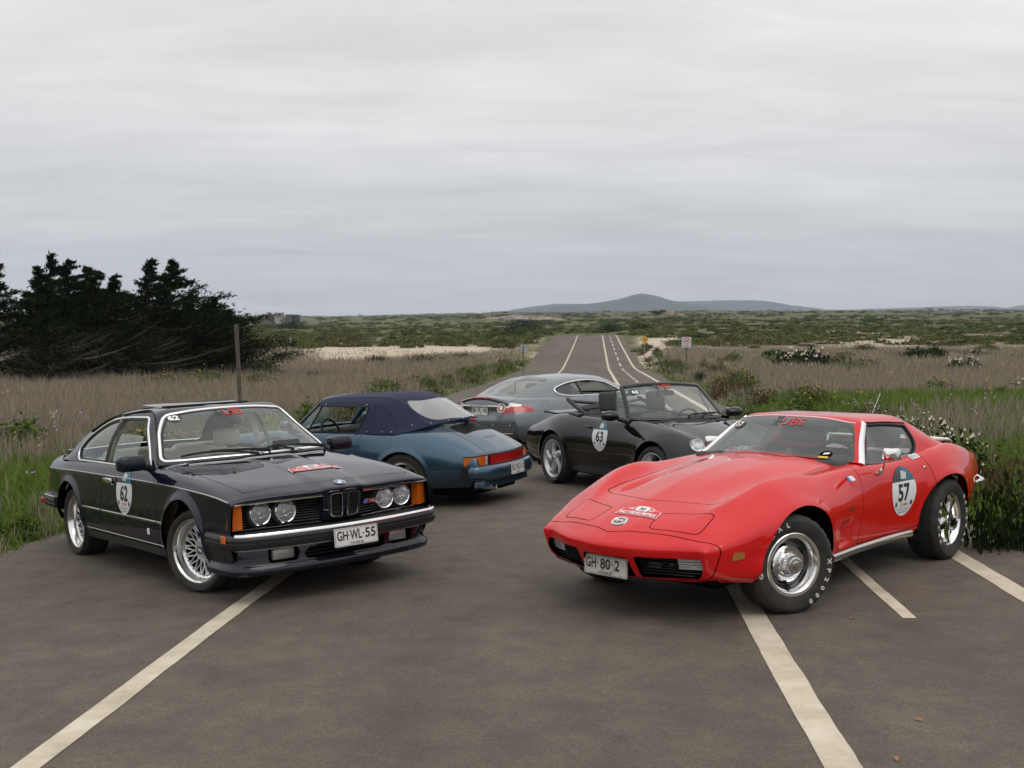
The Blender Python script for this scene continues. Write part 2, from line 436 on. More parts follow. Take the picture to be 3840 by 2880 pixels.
class MB:
 """collects simple solids into one mesh (flat or auto-smoothed by angle)"""
 def __init__(s): s.V, s.F = [], []
 def add(s, V, F):
  n = len(s.V); s.V += [tuple(map(float, v)) for v in V]; s.F += [tuple(i + n for i in f) for f in F]; return s
 def box(s, c, d, rot=None, taper=1.0):
  c = np.asarray(c, float); hx, hy, hz = np.asarray(d, float) / 2
  P = np.array([[-hx, -hy, -hz], [hx, -hy, -hz], [hx, hy, -hz], [-hx, hy, -hz], [-hx * taper, -hy * taper, hz], [hx * taper, -hy * taper, hz], [hx * taper, hy * taper, hz], [-hx * taper, hy * taper, hz]])
  if rot is not None: P = P @ np.asarray(rot).T
  return s.add(P + c, [(0, 3, 2, 1), (4, 5, 6, 7), (0, 1, 5, 4), (1, 2, 6, 5), (2, 3, 7, 6), (3, 0, 4, 7)])
 def rbox(s, c, d, r=.02, seg=3, rot=None):
  """box with rounded edges (a squashed, flattened sphere grid)"""
  c = np.asarray(c, float); h = np.asarray(d, float) / 2; r = min(r, *(h * .98))
  n = seg * 4 + 4; rings = []
  ang = []
  for q in range(4):
   for k in range(seg + 1): ang.append((q, (q + k / seg) * math.pi / 2))
  lat = [(-1, -math.pi / 2 + k / seg * math.pi / 2) for k in range(seg + 1)] + [(1, k / seg * math.pi / 2) for k in range(seg + 1)]
  sg = [(1, 1), (-1, 1), (-1, -1), (1, -1)]
  V = []
  for sz, la in lat:
   for q, a in ang:
    V.append((sg[q][0] * (h[0] - r) + r * math.cos(la) * math.cos(a), sg[q][1] * (h[1] - r) + r * math.cos(la) * math.sin(a), sz * (h[2] - r) + r * math.sin(la)))
  k = len(ang); F = []
  for i in range(len(lat) - 1):
   for j in range(k): F.append((i * k + j, i * k + (j + 1) % k, (i + 1) * k + (j + 1) % k, (i + 1) * k + j))
  F.append(tuple(range(k - 1, -1, -1))); F.append(tuple((len(lat) - 1) * k + j for j in range(k)))
  P = np.array(V)
  if rot is not None: P = P @ np.asarray(rot).T
  return s.add(P + c, F)
 def tube(s, pts, r, n=8, cap=True, rad=None):
  P = np.asarray(pts, float); k = len(P); V, F = [], []
  t = np.gradient(P, axis=0); t /= np.linalg.norm(t, axis=1, keepdims=True) + 1e-12
  up = np.array([0, 0, 1.0]) if abs(t[0, 2]) < .9 else np.array([1.0, 0, 0])
  for i in range(k):
   a = np.cross(t[i], up); a /= np.linalg.norm(a) + 1e-12; b = np.cross(a, t[i]); up = b
   rr = r if rad is None else rad[i]
   for j in range(n):
    th = 2 * math.pi * j / n; V.append(P[i] + rr * (math.cos(th) * a + math.sin(th) * b))
  for i in range(k - 1):
   for j in range(n): F.append((i * n + j, i * n + (j + 1) % n, (i + 1) * n + (j + 1) % n, (i + 1) * n + j))
  if cap: F.append(tuple(range(n - 1, -1, -1))); F.append(tuple((k - 1) * n + j for j in range(n)))
  return s.add(V, F)
 def lathe(s, prof, n=48, axis='y', c=(0, 0, 0), closed=False):
  """prof: (r, h) pairs turned round the axis"""
  V, F = [], []; k = len(prof)
  for j in range(n):
   th = 2 * math.pi * j / n; co, si = math.cos(th), math.sin(th)
   for r, h in prof:
    if axis == 'y': V.append((c[0] + r * co, c[1] + h, c[2] + r * si))
    elif axis == 'x': V.append((c[0] + h, c[1] + r * co, c[2] + r * si))
    else: V.append((c[0] + r * co, c[1] + r * si, c[2] + h))
  for j in range(n):
   j2 = (j + 1) % n
   for i in range(k if closed else k - 1):
    i2 = (i + 1) % k
    F.append((j * k + i, j2 * k + i, j2 * k + i2, j * k + i2))
  return s.add(V, F)
 def prism(s, poly, a, b, frame=None):
  """extrude a 2-d polygon from height a to b; frame: function (u, v, h) -> xyz"""
  f = frame or (lambda u, v, h: (u, v, h)); k = len(poly)
  V = [f(u, v, a) for u, v in poly] + [f(u, v, b) for u, v in poly]
  F = [tuple(range(k - 1, -1, -1)), tuple(range(k, 2 * k))] + [(i, (i + 1) % k, k + (i + 1) % k, k + i) for i in range(k)]
  return s.add(V, F)
 def obj(s, name, material, parent=None, label=None, angle=35, matrix=None):
  me = bpy.data.meshes.new(name); me.from_pydata(s.V, [], s.F); me.update()
  import bmesh
  bm = bmesh.new(); bm.from_mesh(me); bmesh.ops.recalc_face_normals(bm, faces=bm.faces)
  for f in bm.faces: f.smooth = True
  ca = math.cos(R(angle))
  for e in bm.edges:
   if len(e.link_faces) == 2 and e.link_faces[0].normal.dot(e.link_faces[1].normal) < ca: e.smooth = False
  bm.to_mesh(me); bm.free()
  if isinstance(material, str): material = MATS[material]
  me.materials.append(material)
  o = bpy.data.objects.new(name, me)
  if label: o['label'] = label
  link(o, parent)
  if matrix is not None: o.matrix_local = matrix
  return o
class Surf:
 """ray casts on a surface, to lay trims and decals on it"""
 def __init__(s, m):
  s.m = m; s.b = BVHTree.FromPolygons(m.V.tolist(), m.F.tolist())
  s.fn = m
 def cast(s, o, d):
  r = s.b.ray_cast(Vector(o), Vector(d))
  if r[0] is None:
   r = s.b.find_nearest(Vector(o) + Vector(d) * 2.0)
  p = np.array(r[0]); n = np.array(r[1])
  if n @ np.asarray(d) > 0: n = -n
  return p, n
 def side(s, x, z, sg): return s.cast((x, 3 * sg, z), (0, -sg, 0))
 def top(s, x, y): return s.cast((x, y, 4), (0, 0, -1))
 def front(s, y, z, sg=1): return s.cast((5 * sg, y, z), (-sg, 0, 0))
def sweep(P, Nn, prof, closed=False):
 """sweep a cross-section (b, n) along points P with surface normals Nn"""
 P = np.asarray(P, float); Nn = np.asarray(Nn, float); k = len(P)
 if closed: t = np.roll(P, -1, 0) - np.roll(P, 1, 0)
 else: t = np.gradient(P, axis=0)
 t /= np.linalg.norm(t, axis=1, keepdims=True) + 1e-12
 Nn = Nn - (Nn * t).sum(1, keepdims=True) * t; Nn /= np.linalg.norm(Nn, axis=1, keepdims=True) + 1e-12
 bb = np.cross(t, Nn); q = len(prof)
 V = (P[:, None] + bb[:, None] * np.array([p[0] for p in prof])[None, :, None] + Nn[:, None] * np.array([p[1] for p in prof])[None, :, None]).reshape(-1, 3)
 F = []
 for i in range(k if closed else k - 1):
  i2 = (i + 1) % k
  for j in range(q):
   j2 = (j + 1) % q
   F.append((i * q + j, i2 * q + j, i2 * q + j2, i * q + j2))
 if not closed: F += [tuple(range(q)), tuple((k - 1) * q + j for j in range(q - 1, -1, -1))]
 return V, F
def strip_prof(w, h, lift=0.0):
 return [(-w / 2, -.004), (w / 2, -.004), (w / 2, h * .35 + lift), (w * .28, h + lift), (-w * .28, h + lift), (-w / 2, h * .35 + lift)]
def trim(name, pts, material, parent, w=.014, h=.006, closed=False, smoothn=2, prof=None, label=None):
 """pts: list of (point, normal) pairs on the surface"""
 P = np.array([p for p, n in pts]); Nn = np.array([n for p, n in pts])
 if smoothn and len(P) > 6:
  if closed:
   for _ in range(smoothn): Nn = (np.roll(Nn, 1, 0) + Nn * 2 + np.roll(Nn, -1, 0)) / 4
  else: Nn = gsmooth(Nn, smoothn)
 V, F = sweep(P, Nn, prof or strip_prof(w, h), closed)
 return MB().add(V, F).obj(name, material, parent, label, angle=50)
def densify(poly, step=.02, closed=True):
 poly = np.asarray(poly, float); out = []
 k = len(poly)
 for i in range(k if closed else k - 1):
  a, b = poly[i], poly[(i + 1) % k]; n = max(1, int(np.linalg.norm(b - a) / step))
  for t in np.linspace(0, 1, n, endpoint=False): out.append(a + (b - a) * t)
 if not closed: out.append(poly[-1])
 return np.array(out)
# ---- lettering
TXT = {}
def prep_text(words):
 obs = []
 for w, off, shear in words:
  cu = bpy.data.curves.new('t', 'FONT'); cu.body = w; cu.size = 1; cu.offset = off; cu.shear = shear; cu.resolution_u = 3
  cu.align_x = 'CENTER'
  o = bpy.data.objects.new('t', cu); COL.objects.link(o); obs.append((w, off, shear, o, cu))
 dg = bpy.context.evaluated_depsgraph_get()
 for w, off, shear, o, cu in obs:
  me = bpy.data.meshes.new_from_object(o.evaluated_get(dg))
  V = np.array([v.co[:2] for v in me.vertices]).reshape(-1, 2); F = [tuple(p.vertices) for p in me.polygons]
  if len(V):
   lo, hi = V.min(0), V.max(0); V = (V - (lo + hi) / 2)
   TXT[(w, off, shear)] = (V, F, hi - lo)
  bpy.data.meshes.remove(me)
 for w, off, shear, o, cu in obs:
  bpy.data.objects.remove(o); bpy.data.curves.remove(cu)
def text_uv(w, cx, cy, width=None, height=None, off=0.0, shear=0.0, rot=0.0):
 V, F, sz = TXT[(w, off, shear)]
 sx = width / sz[0] if width else height / sz[1]; sy = height / sz[1] if height else sx
 V = V * np.array([sx, sy]); c, s = math.cos(rot), math.sin(rot)
 return np.stack([cx + V[:, 0] * c - V[:, 1] * s, cy + V[:, 0] * s + V[:, 1] * c], 1), F
def lay(shapes, fmap, name, material, parent, label=None):
 """shapes: list of (V2, F); fmap(u, v) -> xyz"""
 mb = MB()
 for V2, F in shapes:
  V2, F = refine(np.asarray(V2, float), F)
  mb.add([fmap(u, v) for u, v in V2], F)
 return mb.obj(name, material, parent, label, angle=80)
def refine(V, F, mx=.03):
 """split the long edges of flat lettering so that it follows the surface under it"""
 F = [tuple(f) for f in F]
 if all(len(f) > 4 for f in F): return V, F
 T = []
 for f in F:
  for i in range(1, len(f) - 1): T.append((f[0], f[i], f[i + 1]))
 V = [tuple(v) for v in V]
 for _ in range(6):
  mid = {}
  def long(a, b): return math.hypot(V[a][0] - V[b][0], V[a][1] - V[b][1]) > mx
  out, ch = [], False
  for t in T:
   e = [(math.hypot(V[t[i]][0] - V[t[(i + 1) % 3]][0], V[t[i]][1] - V[t[(i + 1) % 3]][1]), i) for i in range(3)]
   L, i = max(e)
   if L <= mx: out.append(t); continue
   a, b, c = t[i], t[(i + 1) % 3], t[(i + 2) % 3]; k = (min(a, b), max(a, b))
   if k not in mid: mid[k] = len(V); V.append(((V[a][0] + V[b][0]) / 2, (V[a][1] + V[b][1]) / 2))
   m = mid[k]; out += [(a, m, c), (m, b, c)]; ch = True
  T = out
  if not ch: break
 return np.array(V), T
def poly_shape(poly):
 return np.asarray(poly, float), [tuple(range(len(poly)))]
def on_surf(S, kind, sg=1, lift=.003, flip=1):
 """map (u, v) onto a surface: kind 'side': u = x, v = z; 'top': u = x, v = y; 'front': u = y, v = z"""
 def f(u, v):
  p, n = S.side(u, v, sg) if kind == 'side' else (S.top(u, v) if kind == 'top' else S.front(u, v, sg))
  return p + n * lift
 return f
# ------------------------------------------------------------------ shared car materials
mat('tyre_rubber', (.018, .017, .016), .75)
add_noise_color(MATS['tyre_rubber'], (.012, .012, .012), (.036, .031, .026), 9, 6)
mat('black_rubber', (.014, .014, .014), .6)
mat('black_plastic', (.012, .012, .013), .42)
mat('matte_black', (.006, .006, .006), .85)
mat('dark_cavity', (.003, .003, .003), .95, spec=.1)
mat('chrome', (.82, .82, .82), .07, 1.0)
mat('dull_chrome', (.55, .54, .52), .22, 1.0)
mat('polished_alloy', (.75, .75, .74), .16, 1.0)
mat('silver_wheel', (.60, .61, .62), .36, .55, coat=.4)
mat('grey_wheel', (.13, .13, .13), .4, .6)
mat('amber_lens', (.62, .13, .006), .25, coat=.6)
mat('dim_amber_lens', (.3, .12, .015), .3, coat=.5)
mat('red_lens', (.42, .008, .008), .18, coat=.8)
mat('dark_red_lens', (.09, .006, .01), .2, coat=.8)
mat('clear_lens_backing', (.62, .62, .6), .3, .4, coat=.8)
mat('reflector', (.8, .8, .8), .2, 1.0)
mat('lamp_bulb', (.55, .5, .4), .2)
mat('plate_white', (.66, .66, .63), .4)
mat('plate_dirty', (.52, .5, .45), .6)
add_noise_color(MATS['plate_dirty'], (.2, .15, .1), (.56, .54, .49), 26, 6, .7, .3, .46)
mat('print_black', (.012, .012, .012), .5)
mat('print_white', (.8, .8, .8), .45)
mat('print_red', (.62, .025, .03), .45)
mat('print_teal', (.03, .13, .19), .4)
mat('print_slate', (.035, .05, .06), .4)
mat('print_green', (.02, .12, .04), .45)
mat('print_navy', (.015, .03, .14), .45)
mat('print_grey', (.25, .26, .27), .5)
mat('print_yellow', (.7, .48, .06), .5)
mat('sticker_white', (.74, .75, .77), .35)
mat('badge_blue', (.02, .19, .55), .3, coat=.8)
mat('badge_black', (.01, .01, .01), .25, coat=.8)
mat('tyre_white', (.62, .6, .53), .6)
mat('beige_leather', (.68, .61, .50), .5)
mat('tan_trim', (.36, .27, .19), .6)
mat('charcoal_cloth', (.035, .036, .04), .8)
mat('grey_leather', (.09, .095, .1), .5)
mat('black_vinyl', (.013, .013, .014), .5)
glass('clear_glass', (.88, .94, .91), 1.0, haze=.03, haze_col=(.35, .42, .4))
glass('side_glass', (.70, .82, .77), 1.0, haze=.03)
glass('grey_glass', (.52, .62, .62), 1.1, haze=.06, haze_col=(.25, .32, .33))
glass('tint_band', (.16, .36, .40), .8)
glass('dark_band', (.10, .11, .13), .8)
glass('lens_glass', (.9, .9, .9), 1.0)
glass('lamp_glass', (.92, .93, .95), 1.2, haze=.22, haze_col=(.8, .82, .85))
mat('satin_chrome', (.78, .78, .77), .22, 1.0)
glass('plastic_window', (.62, .62, .62), .9, rough=.12, haze=.4, haze_col=(.62, .62, .64))

WORDS = [(w, .0, .0) for w in ('RALLY 500 KILOMETROS', '1995', '2025', 'M6', 'BMW', 'CHILE', 'JAGUAR', 'XK', 'R', 'Carrera', 'Stingray', 'GENERAL', 'XP2000', 'VELOCIDAD', 'MAXIMA', 'CONTINENTAL', '20', 'UBS', '62', '57', '63', '30', 'a')]
WORDS += [(w, .03, .0) for w in ('62', '57', '63', '30', '20', 'VELOCIDAD', 'MAXIMA', 'GENERAL', 'XP2000', 'RALLY 500 KILOMETROS')]
WORDS += [(w, .02, .0) for w in ('GH', 'WL', '55', '80', '2', 'KC', 'PG', '11', 'BR', 'FL', '43', 'UBS', 'CHILE', 'M6', 'JAGUAR', 'XKR')]
WORDS += [(w, .03, .25) for w in ('UBS', '1995', '2025', 'M6')] + [(w, .015, .3) for w in ('Carrera', 'Stingray')] + [(w, .05, 0) for w in ('62', '57', '63')]
WORDS += [(c, .04, 0) for c in 'GENRALXP20CITO']
prep_text(WORDS)

def frame_map(o, ux, vx):
 o, ux, vx = (np.asarray(q, float) for q in (o, ux, vx)); n = np.cross(ux, vx); n /= np.linalg.norm(n)
 return lambda u, v, h=0.0: o + ux * u + vx * v + n * h
def number_plate(root, words, c, ux, vx, dirty=False, sep='dot', name='number_plate', clip=None):
 """Chilean plate, .36 x .13 m: words = left, middle, right groups of characters"""
 ux = np.asarray(ux, float) / np.linalg.norm(ux); vx = np.asarray(vx, float) / np.linalg.norm(vx)
 f = frame_map(c, ux, vx)
 p = MB().prism(rpoly([(-.18, -.065), (.18, -.065), (.18, .065), (-.18, .065)], .01), -.003, .002, f).obj(name, 'plate_dirty' if dirty else 'plate_white', root)
 b = [(u, v) for u, v in rpoly([(-.175, -.06), (.175, -.06), (.175, .06), (-.175, .06)], .008)]
 sh = []
 # rim line
 o = np.array(b); i_ = o * np.array([.985, .96])
 k = len(o); sh.append((np.concatenate([o, i_]), [(j, (j + 1) % k, k + (j + 1) % k, k + j) for j in range(k)]))
 for w, x, wd in words: sh.append(text_uv(w, x, .012, wd, .07, .02))
 sh.append(text_uv('CHILE', 0, -.046, .11, .014, .02))
 for x in (-.062, .058): sh.append(poly_shape(ell(x, .012, .006, .006, 8)))
 lay(sh, lambda u, v: f(u, v, .0035), 'lettering', 'print_black', p)
 return p
def sticker(root, S, cx, zt, zb, hw, num, sg):
 """egg shaped rally number sticker on a door: dark and teal head, number, row of sponsor marks"""
 h = zt - zb; cz = (zt + zb) / 2; t = np.linspace(0, 2 * math.pi, 60, endpoint=False)
 out_ = np.stack([cx + hw * np.cos(t) * (1 - .10 * np.maximum(-np.sin(t), 0) ** 2), cz + h / 2 * np.sin(t)], 1)
 m = S.m; d0 = sdf_poly(m.V[:, [0, 2]], out_); d0 = np.where(m.V[:, 1] * sg > .3, d0, 1)
 inn = split(m, d0)[0]
 zs = zb + h * .70
 lowr, upr = split(inn, np.where(inn.V[:, 2] < zs, -1, 1) * np.abs(inn.V[:, 2] - zs))
 st = to_obj('number_sticker', offset(lowr, .003), 'sticker_white', root)
 # the head: slate towards the rear wheel side of the reading direction, teal on the other
 k = -sg   # reading direction along +x on the right side (sg = -1), along -x on the left side
 dd = (upr.V[:, 0] - cx) * k - (upr.V[:, 2] - zs) * .15
 a, b = split(upr, dd)
 to_obj('sticker_band', offset(a, .003), 'print_slate', st); to_obj('sticker_band', offset(b, .003), 'print_teal', st)
 f = on_surf(S, 'side', sg, .0045)
 g = lambda u, v: f(cx + k * u, v)
 lay([text_uv(num, 0, zb + h * .475, hw * .95, h * .36, .03)], g, 'lettering', 'print_black', st)
 lay([text_uv('UBS', hw * .12, zb + h * .235, hw * .42, h * .06, .02)], g, 'lettering', 'print_red', st)
 ar = [(np.array([[-.008, -.05], [.008, -.05], [.008, .05], [-.008, .05]]) * h + [hw * -.2, zb + h * .235], [(0, 1, 2, 3)])]
 lay(ar, g, 'emblem', 'print_black', st)
 lay([poly_shape(ell(-hw * .62, zb + h * .25, .018, .02, 14))], g, 'emblem', 'print_green', st)
 lay([poly_shape(ell(hw * .62, zb + h * .25, .018, .02, 14))], g, 'emblem', 'print_navy', st)
 sh = []
 for i, u in enumerate(np.linspace(-.5, .5, 7)): sh.append(poly_shape(ell(u * hw * .95, zb + h * .135, .007 + .003 * (i % 3), .007, 8)))
 for i, u in enumerate(np.linspace(-.3, .3, 4)): sh.append(poly_shape(rpoly(np.array([(-.016, -.004), (.016, -.004), (.016, .004), (-.016, .004)]) + [u * hw, zb + h * .075], .002)))
 sh.append(poly_shape(np.array([(-hw * .7, zb + h * .175), (hw * .7, zb + h * .175), (hw * .7, zb + h * .178), (-hw * .7, zb + h * .178)])))
 lay(sh, g, 'emblem', 'print_grey', st)
 # slanted white event title in the head
 sh = []
 for i in range(5):
  x0 = -.035 + i * .016
  sh.append((np.array([[x0, zs + h * (.05 + .01 * (i % 2))], [x0 + .011, zs + h * .05], [x0 + .03, zs + h * (.22 - .012 * i)], [x0 + .019, zs + h * (.22 - .01 * i)]]), [(0, 1, 2, 3)]))
 lay(sh, g, 'emblem', 'print_white', st)
 return st
def rally_plate(root, f, w=.42, h=.17):
 """red and white rally shield; f(u, v) with u to the reader's right, v up"""
 o = np.array([(-.5, -.38), (.5, -.38), (.47, .2), (.3, .26), (.2, .44), (0, .52), (-.2, .44), (-.3, .26), (-.47, .2)]) * [w, h]
 o = densify(rpoly(o, .012), .02)
 mesh_fan = lambda P, lift: ([f(0, 0, lift)] + [f(u, v, lift) for u, v in P], [(0, i + 1, (i + 1) % len(P) + 1) for i in range(len(P))])
 a = MB().add(*mesh_fan(o, .0025)).obj('rally_shield', 'print_white', root, angle=80)
 MB().add(*mesh_fan(o * [.965, .93], .0035)).obj('shield_field', 'print_red', a, angle=80)
 c = np.array([(-.14, .03), (.14, .03), (.16, .33), (.1, .42), (0, .45), (-.1, .42), (-.16, .33)]) * [w, h]
 MB().add([f(0, .2 * h, .0045)] + [f(u, v, .0045) for u, v in c], [(0, i + 1, (i + 1) % len(c) + 1) for i in range(len(c))]).obj('shield_field', 'print_white', a, angle=80)
 g = lambda u, v: f(u, v, .0055)
 lay([text_uv('RALLY 500 KILOMETROS', 0, -.18 * h, w * .86, h * .26, .03), text_uv('1995', -.24 * w, .15 * h, w * .13, h * .16, .03, .25), text_uv('2025', .24 * w, .15 * h, w * .13, h * .16, .03, .25)], g, 'lettering', 'print_white', a)
 lay([text_uv('30', 0, .22 * h, w * .15, h * .26, .03)], g, 'lettering', 'print_black', a)
 return a
def screen_marks(root, S, f, num, cx_num, cz_num, cx_ubs, cz_ubs, s=1.0, wide=.17, slot=.05):
 """round start-number label and red bank lettering stuck inside the screen; f(u, v, lift), u towards the reader's right"""
 a = lay([poly_shape(ell(cx_num, cz_num, .06 * s, .034 * s, 24))], lambda u, v: f(u, v, .003), 'screen_label', 'print_black', root)
 lay([text_uv(num, cx_num, cz_num, .085 * s, .04 * s, slot)], lambda u, v: f(u, v, .0045), 'lettering', 'print_white', a)
 b = lay([text_uv('UBS', cx_ubs, cz_ubs, wide * s, .05 * s)], lambda u, v: f(u, v, .003), 'screen_lettering', 'print_red', root)
 sh = []
 for k in range(3):
  th = k * math.pi / 3; c, s_ = math.cos(th), math.sin(th)
  q = np.array([(-.034, -.003), (.034, -.003), (.034, .003), (-.034, .003)]) @ np.array([[c, s_], [-s_, c]]) + [cx_ubs - wide * s * .5 - .05, cz_ubs]
  sh.append((q, [(0, 1, 2, 3)]))
  e_ = np.array([.034 * c, .034 * s_]) + [cx_ubs - wide * s * .5 - .05, cz_ubs]; sh.append(poly_shape(ell(e_[0], e_[1], .009, .009, 10)))
 lay(sh, lambda u, v: f(u, v, .003), 'screen_emblem', 'print_slate', b)
 return b

def tyre_mb(Rr, rr, w, grooves=(-.27, -.09, .09, .27), n=96, blocks=2):
 h = w / 2; prof = [(rr - .004, -h * .80), (rr + .012, -h * .90), (rr + (Rr - rr) * .45, -h * 1.0), (Rr - .028, -h * .95), (Rr - .010, -h * .86), (Rr - .002, -h * .74)]
 for g in grooves:
  y = g * w; prof += [(Rr, y - .007), (Rr - .008, y - .004), (Rr - .008, y + .004), (Rr, y + .007)]
 prof += [(Rr - .002, h * .74), (Rr - .010, h * .86), (Rr - .028, h * .95), (rr + (Rr - rr) * .72, h * .995), (rr + (Rr - rr) * .69, h * 1.005), (rr + (Rr - rr) * .45, h * 1.0), (rr + .020, h * .93), (rr + .014, h * .90), (rr + .004, h * .86), (rr - .006, h * .80)]
 mb = MB().lathe(prof, n)
 k = len(prof); V = []
 for i, v in enumerate(mb.V):
  j, p = i // k, i % k; r = math.hypot(v[0], v[2])
  if blocks and (j % (blocks + 2) == 0) and r > Rr - .012 and abs(v[1]) > .17 * w:
   q = (r - .007) / r; v = (v[0] * q, v[1], v[2] * q)
  V.append(v)
 mb.V = V
 return mb
def ring_text(word, Rm, hgt, y, start, dirn, pitch, name, parent, off=.04):
 """raised sidewall letters round the wheel; start angle of the first letter, measured in the outer face"""
 mb = MB()
 for i, c in enumerate(word):
  V, F, sz = TXT[(c, off, 0)]
  a0 = start + dirn * i * pitch
  sc = hgt / max(sz[1], .5)
  W_ = sz[0] * sc * 1.15
  pts = []
  for u, v in V:
   r = Rm + v * sc; a = a0 + dirn * (u * sc * 1.15) / Rm
   pts.append((r * math.cos(a), y, r * math.sin(a)))
  mb.add(pts, F)
 return mb.obj(name, 'tyre_white', parent, angle=80)
def place_wheel(o, x, y, z, sg, steer=0.0, spin=0.0):
 """outer face of the wheel looks along +y before placing; sg = -1 turns it to the right side of the car"""
 m = Matrix.Translation((x, y, z)) @ Matrix.Rotation(steer, 4, 'Z')
 if sg < 0: m = m @ Matrix.Rotation(math.pi, 4, 'Z')
 o.matrix_local = m @ Matrix.Rotation(spin, 4, 'Y')
 return o
def brake_back(parent, rr, y=-.02):
 MB().lathe([(.02, y), (rr * .72, y), (rr * .72, y - .02), (.02, y - .02)], 40, closed=True).obj('brake_disc', 'grey_wheel', parent)
 MB().lathe([(rr * .72, y - .06), (rr * .97, y - .07), (rr * .97, y - .075), (0.0, y - .08)], 32).obj('wheel_backing', 'dark_cavity', parent)

def wheel_lattice(root, x, y, Rr, rr, w, sg, steer=0, spin=0, lip=.075):
 """two-piece cross-spoke wheel: deep polished lip, bolted rim ring, sixteen pairs of crossing spokes"""
 h = w / 2; yl = h * .84; yf = yl - lip
 rim = MB().lathe([(rr - .012, -h * .8), (rr + .006, -h * .84), (rr - .022, -h * .7), (rr - .05, -.02), (rr - .048, yf - .012), (rr - .052, yf), (rr - .038, yf + .001), (rr - .026, yf + .012), (rr - .018, yl - .02), (rr - .010, yl - .006), (rr - .002, yl + .004), (rr + .008, yl + .004), (rr + .009, yl - .006), (rr - .004, yl - .012)], 72).obj('wheel', 'polished_alloy', root)
 tyre_mb(Rr, rr, w).obj('tyre', 'tyre_rubber', rim)
 r1 = rr - .05; mb = MB()
 NS = 18
 for i in range(NS):
  for s in (-1, 1):
   a0 = 2 * math.pi * (i + .25 * s) / NS; pts, rad = [], []
   for t in np.linspace(0, 1, 9):
    r = .062 + (r1 + .004 - .062) * t
    a = a0 + s * (2 * math.pi / NS) * (.62 * math.sin(t * math.pi * .5) ** 1.6 - .0)
    pts.append((r * math.cos(a), yf - .004 - .030 * math.sin(math.pi * min(1, t * 1.05)) * .35 + .008 * (1 - t), r * math.sin(a))); rad.append(.0092 - .0036 * math.sin(math.pi * t) + .001 * (t > .95))
   mb.tube(pts, .006, 6, True, rad)
 mb.obj('spokes', 'silver_wheel', rim)['kind'] = 'stuff'
 bolts = MB()
 for i in range(32):
  a = 2 * math.pi * i / 32; c = ((rr - .044) * math.cos(a), yf + .004, (rr - .044) * math.sin(a))
  bolts.lathe([(0, .006), (.0042, .005), (.0046, 0)], 6, 'y', c)
 bolts.obj('rim_bolts', 'dull_chrome', rim)['kind'] = 'stuff'
 hub = MB().lathe([(.0, yf + .006), (.058, yf + .008), (.070, yf - .004), (.074, yf - .024), (.06, yf - .03)], 40).obj('hub', 'silver_wheel', rim)
 MB().lathe([(.0, yf + .034), (.036, yf + .034), (.041, yf + .028), (.044, yf + .008), (.05, yf + .004)], 6).obj('hub_nut', 'silver_wheel', hub, angle=20)
 roundel(rim, lambda u, v, hh=0: np.array([u, yf + .036 + hh, v]), .030)
 brake_back(rim, rr - .05)
 place_wheel(rim, x, y - sg * h * 1.0, Rr - .004, sg, steer, spin)
 return rim
def roundel(parent, f, r, name='roundel'):
 """black ring, blue and white quarters, silver edge"""
 t = np.linspace(0, 2 * math.pi, 40, endpoint=False)
 d = MB().add([f(0, 0, .001)] + [f(r * math.cos(a), r * math.sin(a), .001) for a in t], [(0, i + 1, (i + 1) % 40 + 1) for i in range(40)])
 o = d.obj(name, 'badge_black', parent, angle=80)
 rg = MB(); V = [f(r * q * math.cos(a), r * q * math.sin(a), hh) for q, hh in ((1.06, 0), (1.05, .003), (.97, .003), (.95, .001)) for a in t]
 rg.add(V, [(k * 40 + i, k * 40 + (i + 1) % 40, (k + 1) * 40 + (i + 1) % 40, (k + 1) * 40 + i) for k in range(3) for i in range(40)]); rg.obj('badge_ring', 'chrome', o)
 q = r * .62
 for k in range(4):
  a = np.linspace(k * math.pi / 2, (k + 1) * math.pi / 2, 9)
  lay([(np.array([(0, 0)] + [(q * math.cos(b), q * math.sin(b)) for b in a]), [tuple(range(10))])], lambda u, v: f(u, v, .002), 'badge_quarter', 'badge_blue' if k % 2 else 'print_white', o)
 return o
